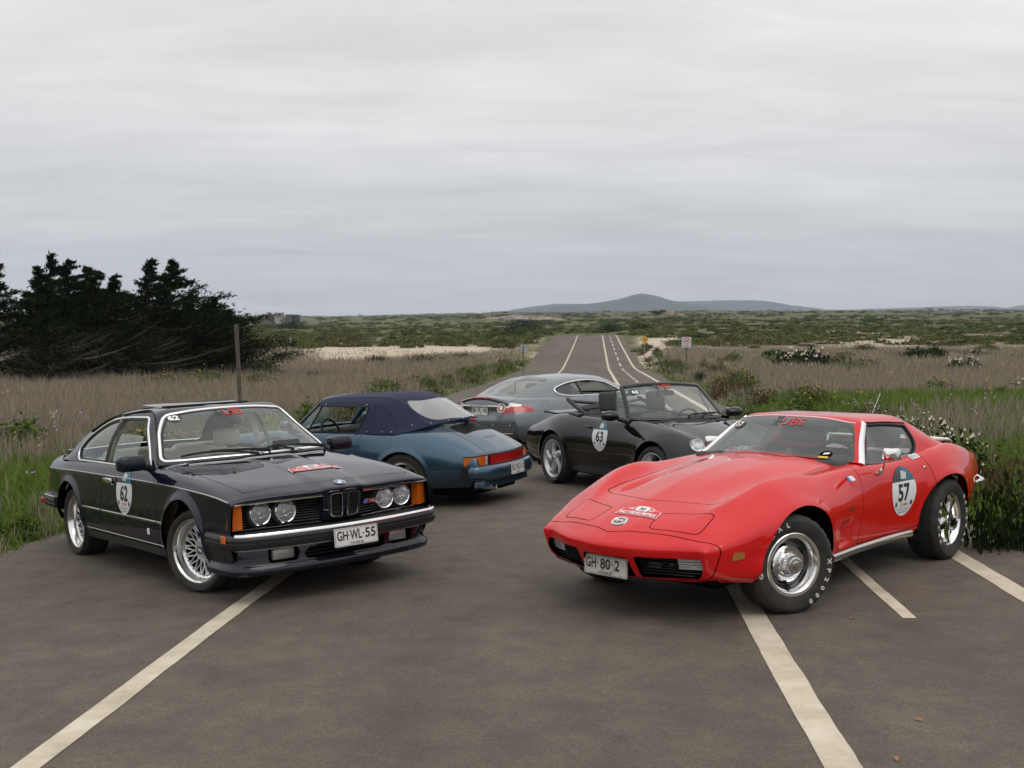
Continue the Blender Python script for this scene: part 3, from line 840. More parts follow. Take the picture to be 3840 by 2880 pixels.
def wheel_spoke5(root, x, y, Rr, rr, w, sg, steer=0, spin=0, twist=.35, material='silver_wheel', nsp=5, wide=1.0):
 """cast five-spoke wheel with broad twisted spokes"""
 h = w / 2; yl = h * .84
 rim = MB().lathe([(rr - .012, -h * .8), (rr + .006, -h * .84), (rr - .022, -h * .7), (rr - .045, -.02), (rr - .034, yl - .05), (rr - .022, yl - .022), (rr - .014, yl - .006), (rr - .004, yl + .004), (rr + .007, yl + .004), (rr + .009, yl - .006), (rr - .004, yl - .012)], 72).obj('wheel', material, root)
 tyre_mb(Rr, rr, w).obj('tyre', 'tyre_rubber', rim)
 for i in range(nsp):
  mb = MB(); a0 = 2 * math.pi * i / nsp; V = []; F = []; st = 9
  for k, t in enumerate(np.linspace(0, 1, st)):
   r = .05 + (rr - .024 - .05) * t; half = wide * (.040 * (1 - t) + .030 * t + .026 * max(0, t - .75) * 4 * .5 + .012 * (1 - t) ** 3) / r
   a = a0 + twist * t * t; yy = yl - .012 - .022 * (1 - t) ** 2 * 0 - .018 * math.sin(math.pi * t) * .3
   for da, dy in ((-1, -.028), (-.92, -.006), (-.25, .004), (.35, .002), (.92, -.010), (1, -.030)):
    V.append((r * math.cos(a + da * half), yy + dy, r * math.sin(a + da * half)))
  for k in range(st - 1):
   for j in range(6): F.append((k * 6 + j, k * 6 + (j + 1) % 6, (k + 1) * 6 + (j + 1) % 6, (k + 1) * 6 + j))
  mb.add(V, F).obj('spoke', material, rim, angle=50)
 hub = MB().lathe([(0, yl - .006), (.03, yl - .005), (.036, yl - .012), (.062, yl - .014), (.074, yl - .03), (.076, yl - .06)], 40).obj('hub', material, rim)
 lay([poly_shape(ell(0, 0, .026, .026, 24))], lambda u, v: (u, yl - .0035, v), 'hub_cap', 'grey_wheel', hub)
 nb = MB()
 for i in range(5):
  a = 2 * math.pi * (i + .5) / 5; nb.lathe([(0, .004), (.011, .003), (.012, -.01)], 8, 'y', (.052 * math.cos(a), yl - .012, .052 * math.sin(a)))
 nb.obj('wheel_bolts', 'grey_wheel', hub)['kind'] = 'stuff'
 brake_back(rim, rr - .045)
 place_wheel(rim, x, y - sg * h, Rr - .004, sg, steer, spin)
 return rim

def seat(root, x, y, w, zb, zt, material, head=True, ht=.17, hw=.26, rake=.18, name='seat', d=.52):
 """bucket seat: cushion, raked back, headrest"""
 s = MB().rbox((x + d / 2 - .04, y, zb), (d, w, .14), .05, 3)
 so = s.obj(name, material, root)
 c, sn = math.cos(-rake), math.sin(-rake); rot = np.array([[c, 0, sn], [0, 1, 0], [-sn, 0, c]])
 hgt = zt - zb; cc = np.array([x - .02 - math.sin(rake) * hgt / 2, y, zb + hgt / 2])
 MB().rbox(cc, (.13, w * .94, hgt), .055, 3, rot).obj('backrest', material, so)
 for q in (-1, 1): MB().rbox(cc + np.array([.05, q * w * .42, -.02]), (.12, .09, hgt * .9), .04, 3, rot).obj('side_bolster', material, so)
 if head:
  hc = np.array([x - .02 - math.sin(rake) * (hgt + ht * .62), y, zt + ht * .58])
  MB().rbox(hc, (.11, hw, ht), min(.09, ht * .45), 4, rot).obj('headrest', material, so)
 return so
def steering_wheel(root, x, y, z, r=.19, tilt=.45, material='black_vinyl'):
 t = np.linspace(0, 2 * math.pi, 40); c, s = math.cos(tilt), math.sin(tilt)
 P = [(x - r * math.sin(a) * s * -1 * -1 if 0 else x + r * math.sin(a) * s, y + r * math.cos(a), z + r * math.sin(a) * c) for a in t]
 o = MB().tube(P, .014, 8).obj('steering_wheel', material, root)
 mb = MB()
 for a in (math.pi * 1.5, .1, math.pi - .1): mb.tube([(x + .03, y, z), (x + r * math.sin(a) * s, y + r * math.cos(a), z + r * math.sin(a) * c)], .018, 6)
 mb.rbox((x + .02, y, z), (.05, .12, .12), .03, 2); mb.tube([(x, y, z), (x + .3, y, z - .12)], .03, 8)
 mb.obj('steering_column', material, o)
 return o
def tub(root, x0, x1, hw, z0, z1, material, floor='black_vinyl'):
 """open cabin tub: floor, bulkheads and door cards"""
 mb = MB(); t = .02
 mb.box(((x0 + x1) / 2, 0, z0), (x1 - x0, 2 * hw, t))
 mb.obj('cabin_floor', floor, root)
 for s in (-1, 1): MB().box(((x0 + x1) / 2, s * hw, (z0 + z1) / 2), (x1 - x0, t, z1 - z0)).obj('door_card', material, root)
 for x in (x0, x1): MB().box((x, 0, (z0 + z1) / 2 - .02), (t, 2 * hw - t, z1 - z0 - .04)).obj('bulkhead', floor, root)
def underbody(root, x0, x1, hw, z0=.17, z1=.34, wells=(), tr=.30):
 """floor pan between the axles with dark wheel housings"""
 mb = MB(); mb.box(((x0 + x1) / 2, 0, (z0 + z1) / 2), (x1 - x0, 2 * hw, z1 - z0))
 mb.obj('floor_pan', 'dark_cavity', root)
 for x, y, r, wdt in wells:
  for s in (-1, 1):
   t = np.linspace(-.15, math.pi + .15, 25); V = []; F = []
   for a in t:
    V.append((x + r * math.cos(a), s * y, .33 + r * math.sin(a))); V.append((x + r * math.cos(a), s * (y - wdt), .33 + r * math.sin(a)))
   for i in range(24): F.append((2 * i, 2 * i + 1, 2 * i + 3, 2 * i + 2))
   n = len(V); V.append((x, s * (y - wdt), .33)); F += [(n, 2 * i + 1, 2 * i + 3) for i in range(24)]
   MB().add(V, F).obj('wheel_housing', 'dark_cavity', root)
def flare(m, cx, cz, r, hgt, wd, sx=1.0, cond=None):
 """swell the body round a wheel opening"""
 d = np.hypot((m.V[:, 0] - cx) / sx, m.V[:, 2] - cz) - r
 k = np.clip(1 - np.maximum(d, 0) / wd, 0, 1); k = k * k * (3 - 2 * k); k = np.where(d < -.1, 0, k)
 k *= np.clip((np.abs(m.V[:, 1]) - .5) / .1, 0, 1)
 m.V = m.V.copy(); m.V[:, 1] += np.sign(m.V[:, 1]) * k * hgt
 return m
def renorm(m):
 n = vnormals(m.V, m.F); s = np.sign((n * m.N).sum(1)); s[s == 0] = 1
 m.N = n * s[:, None]; return m
def cut_wheels(m, wheels):
 """open the wheel arches: wheels = (cx, cz, rx, rz)"""
 d = np.full(len(m.V), 1.0)
 for cx, cz, rx, rz in wheels:
  q = np.hypot((m.V[:, 0] - cx) / rx, (m.V[:, 2] - cz) / rz) - 1
  low = (np.abs(m.V[:, 0] - cx) / rx - 1)
  q = np.where(m.V[:, 2] < cz, np.maximum(low, q * 0 + low), q)
  d = np.minimum(d, q * min(rx, rz))
 d = np.where(np.abs(m.V[:, 1]) > .42, d, .5)
 return split(m, d)[1]
def panel(m, poly, ax, cond, gap=.0045):
 """cut a shut panel out of a body: returns (panel, rest)"""
 P = m.V[:, ax] if ax != 'atop' else None
 d = sdf_poly(P, poly); d = np.where(cond(m), d, .12)
 inn = split(m, d + gap / 2)[0]; rest = split(m, d - gap / 2)[1]
 return inn, rest
# ================================================================== the place: road, fields, hills
FPX = 4239.46
HOR = 1172.0
def vnoise(x, y, seed=0):
 """smooth value noise"""
 x = np.asarray(x, float); y = np.asarray(y, float)
 xi, yi = np.floor(x).astype(int), np.floor(y).astype(int); fx, fy = x - xi, y - yi
 fx, fy = fx * fx * (3 - 2 * fx), fy * fy * (3 - 2 * fy)
 def h(a, b):
  n = (a * 374761393 + b * 668265263 + seed * 974634777) & 0x7fffffff
  n = (n ^ (n >> 13)) * 1274126177 & 0x7fffffff
  return ((n ^ (n >> 16)) & 0xffff) / 65535.0
 return (h(xi, yi) * (1 - fx) + h(xi + 1, yi) * fx) * (1 - fy) + (h(xi, yi + 1) * (1 - fx) + h(xi + 1, yi + 1) * fx) * fy
def fbm(x, y, oct=4, seed=0):
 s, a, t = 0, .5, 0
 for o in range(oct):
  s = s + a * vnoise(x * 2 ** o + 17.3 * o, y * 2 ** o - 9.1 * o, seed + o); t += a; a *= .5
 return s / t
K_ROAD = .0734
def road_s(x, y): return np.asarray(x) - K_ROAD * np.asarray(y)
S_LEFT, S_L, S_R1, S_R2, S_R3, S_RIGHT = -5.5, -2.483, 1.06, 2.07, 3.05, 3.62
N_PL = MP[:, 2]; C0 = P2W((0, 0, 0))
def plane_z(x, y): return C0[2] - (N_PL[0] * (np.asarray(x, float) - C0[0]) + N_PL[1] * (np.asarray(y, float) - C0[1])) / N_PL[2]
def crown_z(x, y):
 """world height of the car-park plane including the crown under the cars"""
 x = np.asarray(x, float); y = np.asarray(y, float)
 p = W2P(np.stack([x, y, plane_z(x, y)], -1))
 return plane_z(x, y) + ground_p(p[..., 0], p[..., 1]) * N_PL[2]
_ry = np.array([0, 40, 60, 72, 80, 88, 95, 110, 130, 145, 158, 166, 180, 200, 230, 300]);
_rz = np.concatenate([plane_z(K_ROAD * _ry[:5], _ry[:5]), [-2.46, -2.46, -2.30, -2.04, -1.80, -1.56, -1.58, -1.95, -2.8, -3.6, -4.6]])
def road_z(x, y):
 x = np.asarray(x, float); y = np.asarray(y, float)
 w = np.clip((y - 70) / 30, 0, 1); w = w * w * (3 - 2 * w)
 far = pchip(_ry, _rz, np.clip(y, 0, 300)) + .008 * road_s(x, y)
 return np.where(y < 69.9, crown_z(x, np.minimum(y, 75)), crown_z(x, np.minimum(y, 110)) * (1 - w) + far * w)
_TD = np.array([12, 18, 25, 45, 55, 70, 100, 158, 250, 400, 700, 1500, 4500.])
_TP = np.array([-1500, 0, 600, 1200, 1900, 2600, 3200, 3840, 5400.])
_TR = {0: (None, None, 1618, 1440, 1402, 1368, 1330, 1290, 1255, 1226, 1205, 1192, 1184),
       600: (None, None, 1612, 1440, 1404, 1368, 1330, 1288, 1252, 1222, 1200, 1190, 1183),
       1200: (None, None, 1596, 1452, 1415, 1372, 1327, 1283, 1250, 1227, 1211, 1199, 1188),
       1900: (None, None, 1590, 1460, 1420, 1380, 1330, 1272, 1238, 1214, 1195, 1181, 1174),
       2600: (None, None, 1570, 1450, 1412, 1372, 1320, 1266, 1230, 1206, 1188, 1177, 1171),
       3200: (None, None, 1560, 1444, 1406, 1370, 1318, 1264, 1227, 1202, 1184, 1173, 1168),
       3840: (None, None, 1552, 1438, 1402, 1366, 1316, 1262, 1225, 1200, 1182, 1170, 1165)}
_TR[-1500] = _TR[0]; _TR[5400] = _TR[3840]
_TZ = []
for p in _TP:
 row = []
 for d, rr in zip(_TD, _TR[int(p)]):
  row.append(float(plane_z((p - 1920) / FPX * d, d)) if rr is None else CAM_H - (rr - HOR) / FPX * d)
 _TZ.append(row)
_TZ = np.array(_TZ)
def terrain_z(x, y, bumps=True):
 x = np.asarray(x, float); y = np.asarray(y, float)
 d = np.clip(np.where(y > 0, y, 1), 1.0, 4499)
 d = np.maximum(d, np.hypot(x, y) * .5)
 px = np.clip(1920 + FPX * x / d, -1499, 5399)
 ld = np.log(d)
 cols = np.array([pchip(np.log(_TD), _TZ[i], np.clip(ld, np.log(12), np.log(4499))) for i in range(len(_TP))])
 i = np.clip(np.searchsorted(_TP, px) - 1, 0, len(_TP) - 2); t = (px - _TP[i]) / (_TP[i + 1] - _TP[i])
 ar = np.arange(x.size).reshape(x.shape)
 fl = cols.reshape(len(_TP), -1); zf = (fl[i.ravel(), ar.ravel()] * (1 - t.ravel()) + fl[i.ravel() + 1, ar.ravel()] * t.ravel()).reshape(x.shape)
 w = np.clip((d - 12) / 10, 0, 1); z = plane_z(x, np.where(y > -40, y, -40)) * (1 - w) + zf * w
 if bumps:
  amp = np.clip(d / 260, .05, 2.2)
  z = z + amp * (fbm(x * .09, y * .09, 3, 5) - .5) * np.clip((d - 10) / 40, .25, 1) + np.clip((d - 60) / 200, 0, 1) * .018 * np.minimum(d, 900) * (fbm(x / 55., y / 90., 3, 11) - .5) * .6
 # cut in the road
 s = road_s(x, y); e = np.maximum(S_LEFT - s, s - S_RIGHT)
 wr = np.clip(1 - (e - .05) / (1.5 + .02 * np.abs(y)), 0, 1); wr = wr * wr * (3 - 2 * wr); wr = np.where((y < 215) & (y > -60), wr, 0)
 rz = road_z(x, np.clip(y, -60, 300)) - .02 - .06 * np.clip(e, 0, 1)
 return z * (1 - wr) + rz * wr
def sand_mask(x, y):
 """bare dune sand: the long patch left of the road, the bank right of it, mottled flats beyond"""
 d = np.maximum(y, 1); px = 1920 + FPX * x / d
 n = fbm(x * .05, y * .03, 4, 21); f = fbm(x * .35, y * .12, 3, 33)
 up = 128 - (px - 1850) * -.0 + (px - 1190) * .012; lo = 73 + (px - 1190) * .05
 m = np.clip((y - lo + 6 * (n - .5) * 6) / 5, 0, 1) * np.clip((up - y + 30 * (n - .5)) / 8, 0, 1) * np.clip((px - 1060) / 160, 0, 1) * np.clip((1900 - px) / 80, 0, 1)
 m2 = np.clip((px - 2385) / 14, 0, 1) * np.clip((2490 - px + (y - 88) * 1.2) / 30, 0, 1) * np.clip((y - 82) / 8, 0, 1) * np.clip((190 - y) / 40, 0, 1)
 m3 = np.clip((f - .42) * 5, 0, 1) * np.clip((y - 100) / 25, 0, 1) * np.clip((235 - y) / 50, 0, 1) * np.clip((px - 2420) / 120, 0, 1) * (.45 + .55 * np.exp(-((px - 3330) / 230.) ** 2))
 m4 = np.clip((f - .40) * 4, 0, 1) * np.clip((px - 1750) / 100, 0, 1) * np.clip((2060 - px) / 60, 0, 1) * np.clip((y - 92) / 10, 0, 1) * np.clip((185 - y) / 30, 0, 1)
 return np.clip(np.maximum.reduce([m, m2, m3 * .8, m4 * .8]), 0, 1)
def green_mask(x, y):
 """how green (1) or dry (0) the low growth is"""
 d = np.maximum(y, 1); px = 1920 + FPX * x / d; n = fbm(x * .16 + 3, y * .10, 4, 41); n2 = fbm(x * .5, y * .4, 3, 47)
 left = np.clip((22 - y) / 8, 0, 1); right = np.clip((39 - y) / 9, 0, 1)
 g = np.where(px < 1900, left, right)
 g = np.maximum(g, np.clip((y - 150) / 60, 0, 1) * .75)
 s = road_s(x, y); e = np.maximum(S_LEFT - s, s - S_RIGHT); g = np.maximum(g, np.clip(1 - e / 2.2, 0, 1) * .8)
 return np.clip(g * 1.1 + (n - .47) * 1.2 + (n2 - .5) * .8, 0, 1)

# ---- ground sheet, one polar sheet to the horizon
def build_ground():
 az = np.concatenate([np.linspace(-180, -50, 27)[:-1], np.linspace(-50, -32, 13)[:-1], np.linspace(-32, 32, 240)[:-1], np.linspace(32, 50, 13)[:-1], np.linspace(50, 180, 27)[:-1]])
 rr = np.concatenate([[.0], np.geomspace(.8, 5200, 330)])
 A, Rr = np.meshgrid(np.radians(az), rr); X, Y = np.sin(A) * Rr, np.cos(A) * Rr
 Z = terrain_z(X, Y)
 n, k = X.shape; V = np.stack([X, Y, Z], -1).reshape(-1, 3)
 idx = np.arange(n * k).reshape(n, k); nx = np.roll(idx, -1, 1)
 F = np.stack([idx[:-1].ravel(), idx[1:].ravel(), nx[1:].ravel(), nx[:-1].ravel()], 1)[:, ::-1]
 me = fast_mesh('ground', V, F)
 ca = me.color_attributes.new('cover', 'FLOAT_COLOR', 'POINT')
 col = np.stack([sand_mask(X, Y).ravel(), green_mask(X, Y).ravel(), np.zeros(n * k), np.ones(n * k)], 1)
 ca.data.foreach_set('color', col.ravel().astype(np.float32))
 m = mat('field_soil', (.1, .09, .06), .95, spec=.1)
 N, L, b = nodes_of(m)
 at = N.new('ShaderNodeVertexColor'); at.layer_name = 'cover'; sp = N.new('ShaderNodeSeparateColor'); L.new(at.outputs[0], sp.inputs[0])
 t = N.new('ShaderNodeTexCoord'); n1 = N.new('ShaderNodeTexNoise'); n1.inputs['Scale'].default_value = .55; n1.inputs['Detail'].default_value = 9; n1.inputs['Roughness'].default_value = .7
 n2 = N.new('ShaderNodeTexNoise'); n2.inputs['Scale'].default_value = 14; n2.inputs['Detail'].default_value = 6; n2.inputs['Roughness'].default_value = .7
 L.new(t.outputs['Object'], n1.inputs['Vector']); L.new(t.outputs['Object'], n2.inputs['Vector'])
 dry = N.new('ShaderNodeValToRGB'); dry.color_ramp.elements[0].color = (.12, .098, .07, 1); dry.color_ramp.elements[1].color = (.26, .215, .16, 1); dry.color_ramp.elements[0].position = .3; dry.color_ramp.elements[1].position = .7
 grn = N.new('ShaderNodeValToRGB'); grn.color_ramp.elements[0].color = (.04, .05, .018, 1); grn.color_ramp.elements[1].color = (.13, .14, .05, 1); grn.color_ramp.elements[0].position = .3; grn.color_ramp.elements[1].position = .7
 snd = N.new('ShaderNodeValToRGB'); snd.color_ramp.elements[0].color = (.36, .29, .21, 1); snd.color_ramp.elements[1].color = (.58, .50, .39, 1); snd.color_ramp.elements[0].position = .3; snd.color_ramp.elements[1].position = .65
 L.new(n1.outputs['Fac'], dry.inputs[0]); L.new(n1.outputs['Fac'], grn.inputs[0]); L.new(n2.outputs['Fac'], snd.inputs[0])
 m1 = N.new('ShaderNodeMix'); m1.data_type = 'RGBA'; L.new(sp.outputs[1], m1.inputs[0]); L.new(dry.outputs[0], m1.inputs[6]); L.new(grn.outputs[0], m1.inputs[7])
 m2 = N.new('ShaderNodeMix'); m2.data_type = 'RGBA'; L.new(sp.outputs[0], m2.inputs[0]); L.new(m1.outputs[2], m2.inputs[6]); L.new(snd.outputs[0], m2.inputs[7]); L.new(m2.outputs[2], b.inputs['Base Color'])
 bp = N.new('ShaderNodeBump'); bp.inputs['Strength'].default_value = .6; bp.inputs['Distance'].default_value = .06; L.new(n2.outputs['Fac'], bp.inputs['Height']); L.new(bp.outputs[0], b.inputs['Normal'])
 me.materials.append(m); o = bpy.data.objects.new('ground', me); link(o); o['kind'] = 'structure'
 return o
def fast_mesh(name, V, F, smooth=True):
 """quick mesh from arrays, all faces with the same number of corners"""
 V = np.asarray(V, np.float32); F = np.asarray(F, np.int32); q = F.shape[1]
 me = bpy.data.meshes.new(name); me.vertices.add(len(V)); me.vertices.foreach_set('co', V.ravel())
 me.loops.add(F.size); me.loops.foreach_set('vertex_index', F.ravel())
 me.polygons.add(len(F)); me.polygons.foreach_set('loop_start', np.arange(0, F.size, q, dtype=np.int32)); me.polygons.foreach_set('loop_total', np.full(len(F), q, np.int32))
 me.polygons.foreach_set('use_smooth', np.full(len(F), smooth))
 me.update(calc_edges=True); return me
ground = build_ground()

def build_road():
 ys = np.concatenate([np.arange(-25, 40, .5), np.arange(40, 215, 1.5)])
 ss = np.concatenate([[S_LEFT - .35, S_LEFT], np.linspace(S_LEFT, S_RIGHT, 30)[1:-1], [S_RIGHT, S_RIGHT + .3]])
 Y, S_ = np.meshgrid(ys, ss, indexing='ij')
 ed = .16 * (fbm(Y * .8, Y * 0 + 3, 4, 3) - .5) * 2
 S2 = S_ + np.where(S_ <= S_LEFT, ed, np.where(S_ >= S_RIGHT, -ed * 1.3, 0))
 X = S2 + K_ROAD * Y; Z = road_z(X, Y)
 Z = np.where((S_ < S_LEFT) | (S_ > S_RIGHT), Z - .03, Z)
 n, k = X.shape; idx = np.arange(n * k).reshape(n, k)
 F = np.stack([idx[:-1, :-1].ravel(), idx[:-1, 1:].ravel(), idx[1:, 1:].ravel(), idx[1:, :-1].ravel()], 1)
 me = fast_mesh('road', np.stack([X, Y, Z], -1).reshape(-1, 3), F)
 m = mat('asphalt', (.1, .09, .085), .85, spec=.3)
 N, L, b = nodes_of(m)
 t = N.new('ShaderNodeTexCoord'); mp_ = N.new('ShaderNodeMapping'); mp_.inputs['Scale'].default_value = (1, .25, 1); L.new(t.outputs['Object'], mp_.inputs[0])
 def nz(sc, det, ro, src=None):
  n_ = N.new('ShaderNodeTexNoise'); n_.inputs['Scale'].default_value = sc; n_.inputs['Detail'].default_value = det; n_.inputs['Roughness'].default_value = ro; L.new((src or t.outputs['Object']), n_.inputs['Vector']); return n_
 big = nz(.55, 5, .55, mp_.outputs[0]); mid = nz(3.2, 7, .65); fine = nz(70, 3, .7); grit = N.new('ShaderNodeTexVoronoi'); grit.inputs['Scale'].default_value = 85; L.new(t.outputs['Object'], grit.inputs['Vector'])
 r1 = N.new('ShaderNodeValToRGB'); r1.color_ramp.elements[0].color = (.090, .075, .061, 1); r1.color_ramp.elements[1].color = (.130, .110, .091, 1); r1.color_ramp.elements[0].position = .32; r1.color_ramp.elements[1].position = .68; L.new(big.outputs['Fac'], r1.inputs[0])
 r2 = N.new('ShaderNodeValToRGB'); r2.color_ramp.elements[0].color = (.72, .72, .72, 1); r2.color_ramp.elements[1].color = (1.18, 1.18, 1.17, 1); r2.color_ramp.elements[0].position = .3; r2.color_ramp.elements[1].position = .7; L.new(mid.outputs['Fac'], r2.inputs[0])
 r3 = N.new('ShaderNodeValToRGB'); r3.color_ramp.elements[0].color = (.55, .54, .53, 1); r3.color_ramp.elements[1].color = (1.5, 1.46, 1.4, 1); r3.color_ramp.elements[0].position = .3; r3.color_ramp.elements[1].position = .72; L.new(fine.outputs['Fac'], r3.inputs[0])
 ma = N.new('ShaderNodeMix'); ma.data_type = 'RGBA'; ma.blend_type = 'MULTIPLY'; ma.inputs[0].default_value = 1; L.new(r1.outputs[0], ma.inputs[6]); L.new(r2.outputs[0], ma.inputs[7])
 mb_ = N.new('ShaderNodeMix'); mb_.data_type = 'RGBA'; mb_.blend_type = 'MULTIPLY'; mb_.inputs[0].default_value = .75; L.new(ma.outputs[2], mb_.inputs[6]); L.new(r3.outputs[0], mb_.inputs[7])
 # oil drips and patches
 sp_ = nz(1.35, 3, .5); rs = N.new('ShaderNodeValToRGB'); rs.color_ramp.elements[0].position = .66; rs.color_ramp.elements[1].position = .78; rs.color_ramp.elements[0].color = (0, 0, 0, 1); rs.color_ramp.elements[1].color = (.5, .5, .5, 1); L.new(sp_.outputs['Fac'], rs.inputs[0])
 mc_ = N.new('ShaderNodeMix'); mc_.data_type = 'RGBA'; mc_.inputs[7].default_value = (.045, .04, .036, 1); L.new(rs.outputs[0], mc_.inputs[0]); L.new(mb_.outputs[2], mc_.inputs[6])
 L.new(mc_.outputs[2], b.inputs['Base Color'])
 bp = N.new('ShaderNodeBump'); bp.inputs['Strength'].default_value = .5; bp.inputs['Distance'].default_value = .006; L.new(grit.outputs['Distance'], bp.inputs['Height']); L.new(bp.outputs[0], b.inputs['Normal'])
 me.materials.append(m); o = bpy.data.objects.new('road', me); link(o); o['kind'] = 'structure'
 # markings
 pm = mat('road_paint', (.5, .45, .36), .75, spec=.25)
 N, L, b = nodes_of(pm)
 t = N.new('ShaderNodeTexCoord'); n1 = N.new('ShaderNodeTexNoise'); n1.inputs['Scale'].default_value = 2.2; n1.inputs['Detail'].default_value = 8; n1.inputs['Roughness'].default_value = .7; L.new(t.outputs['Object'], n1.inputs['Vector'])
 n2 = N.new('ShaderNodeTexNoise'); n2.inputs['Scale'].default_value = 38; n2.inputs['Detail'].default_value = 7; n2.inputs['Roughness'].default_value = .75; L.new(t.outputs['Object'], n2.inputs['Vector'])
 r = N.new('ShaderNodeValToRGB'); r.color_ramp.elements[0].color = (.40, .34, .25, 1); r.color_ramp.elements[1].color = (.62, .55, .44, 1); r.color_ramp.elements[0].position = .35; r.color_ramp.elements[1].position = .62; L.new(n1.outputs['Fac'], r.inputs[0])
 w = N.new('ShaderNodeValToRGB'); w.color_ramp.elements[0].position = .60; w.color_ramp.elements[1].position = .70; w.color_ramp.elements[1].color = (.7, .7, .7, 1); w.color_ramp.elements[0].color = (0, 0, 0, 1); L.new(n2.outputs['Fac'], w.inputs[0])
 mx_ = N.new('ShaderNodeMix'); mx_.data_type = 'RGBA'; mx_.inputs[7].default_value = (.11, .095, .08, 1); L.new(w.outputs[0], mx_.inputs[0]); L.new(r.outputs[0], mx_.inputs[6]); L.new(mx_.outputs[2], b.inputs['Base Color'])
 def line(name, s0, wd, y0, y1, label=None):
  st = .12 if y1 < 60 else .5
  ys = np.concatenate([np.arange(y0, min(y1, 16), .08), np.arange(max(y0, 16), y1, .7), [y1]]) if y1 - y0 > 30 else np.linspace(y0, y1, max(3, int((y1 - y0) / .1)))
  wl = .012 * (fbm(ys * 3, ys * 0, 3, int(abs(s0) * 100)) - .5); wr_ = .02 * (fbm(ys * 4, ys * 0 + 9, 4, int(abs(s0) * 100) + 7) - .5)
  s_ = np.stack([s0 - wd / 2 + wl, s0 + wl * 0, s0 + wd / 2 + wr_], 1); X = s_ + K_ROAD * ys[:, None]; Yy = np.repeat(ys[:, None], 3, 1); Z = road_z(X, Yy) + .004
  k = len(ys); idx = np.arange(3 * k).reshape(k, 3)
  F = np.concatenate([np.stack([idx[:-1, j], idx[:-1, j + 1], idx[1:, j + 1], idx[1:, j]], 1) for j in (0, 1)])
  me = fast_mesh(name, np.stack([X, Yy, Z], -1).reshape(-1, 3), F); me.materials.append(pm); o = bpy.data.objects.new(name, me); link(o); o['kind'] = 'structure'
  return o
 line('road_marking', S_L, .135, -20, 170); line('road_marking', S_R1, .165, -20, 170)
 line('road_marking', S_R3, .165, -20, 46.0); line('road_marking', S_R3, .165, 48.2, 170)
 y = 7.28
 while y < 165:
  ln, gp = (2.6, 1.7) if y < 80 else (5.5, 4.2)
  line('road_marking', S_R2, .095 if y < 12 else .13, y, y + ln); y += ln + gp
 line('road_marking', S_R2, .095, 2.2, 4.8)
build_road()

# ---- hills on the horizon
def build_hills():
 m = mat('far_hill', (.045, .055, .04), .95, spec=.05)
 add_noise_color(m, (.035, .045, .03), (.075, .08, .055), .004, 6, .6)
 def ridge(pts, dist, depth, name, seed):
  px = np.arange(pts[0][0], pts[-1][0] + 1, 12.); row = pchip([p[0] for p in pts], [p[1] for p in pts], px)
  row = row - 4.0 - 3.0 * (fbm(px / 60., px * 0, 4, seed) - .5) * np.clip((HOR + 6 - row) / 30, .1, 1)
  V = []; J = 9
  for j in range(J):
   t = j / (J - 1); d = dist - depth * .5 + depth * t
   hgt = math.sin(math.pi * min(1, t * 1.25) * .5) if t < .8 else 1 - (t - .8) * 2.2
   for p, r in zip(px, row):
    zt = CAM_H + (HOR - r) / FPX * dist; zb = CAM_H - 12 / FPX * dist
    rug = (fbm(np.array(p / 25.), np.array(t * 6.), 3, seed) - .5) * (zt - zb) * .10 * math.sin(math.pi * t)
    V.append(((p - 1920) / FPX * d, d, zb + (zt - zb) * hgt + float(rug)))
  k = len(px); F = [(j * k + i, j * k + i + 1, (j + 1) * k + i + 1, (j + 1) * k + i) for j in range(J - 1) for i in range(k - 1)]
  me = fast_mesh(name, V, F); me.materials.append(m); o = bpy.data.objects.new(name, me); link(o); o['kind'] = 'structure'
 ridge([(1500, 1190), (1900, 1172), (2050, 1155), (2130, 1145), (2220, 1140), (2290, 1128), (2340, 1118), (2375, 1107), (2408, 1102), (2440, 1106), (2500, 1124), (2560, 1138), (2620, 1148), (2700, 1162), (2800, 1176), (2900, 1190)], 4300, 700, 'hills', 3)
 ridge([(700, 1215), (1050, 1208), (1140, 1198), (1190, 1192), (1230, 1200), (1260, 1204), (1300, 1190), (1325, 1187), (1350, 1195), (1400, 1196), (1450, 1186), (1700, 1184), (1900, 1168), (2000, 1152), (2100, 1142), (2200, 1142), (2300, 1140), (2500, 1134), (2650, 1130), (2760, 1128), (2850, 1130), (2960, 1146), (3050, 1158), (3120, 1166), (3300, 1160), (3500, 1154), (3640, 1150), (3720, 1152), (3770, 1158), (3820, 1148), (3900, 1146), (4300, 1170), (5000, 1200)], 5600, 900, 'hills', 9)
build_hills()
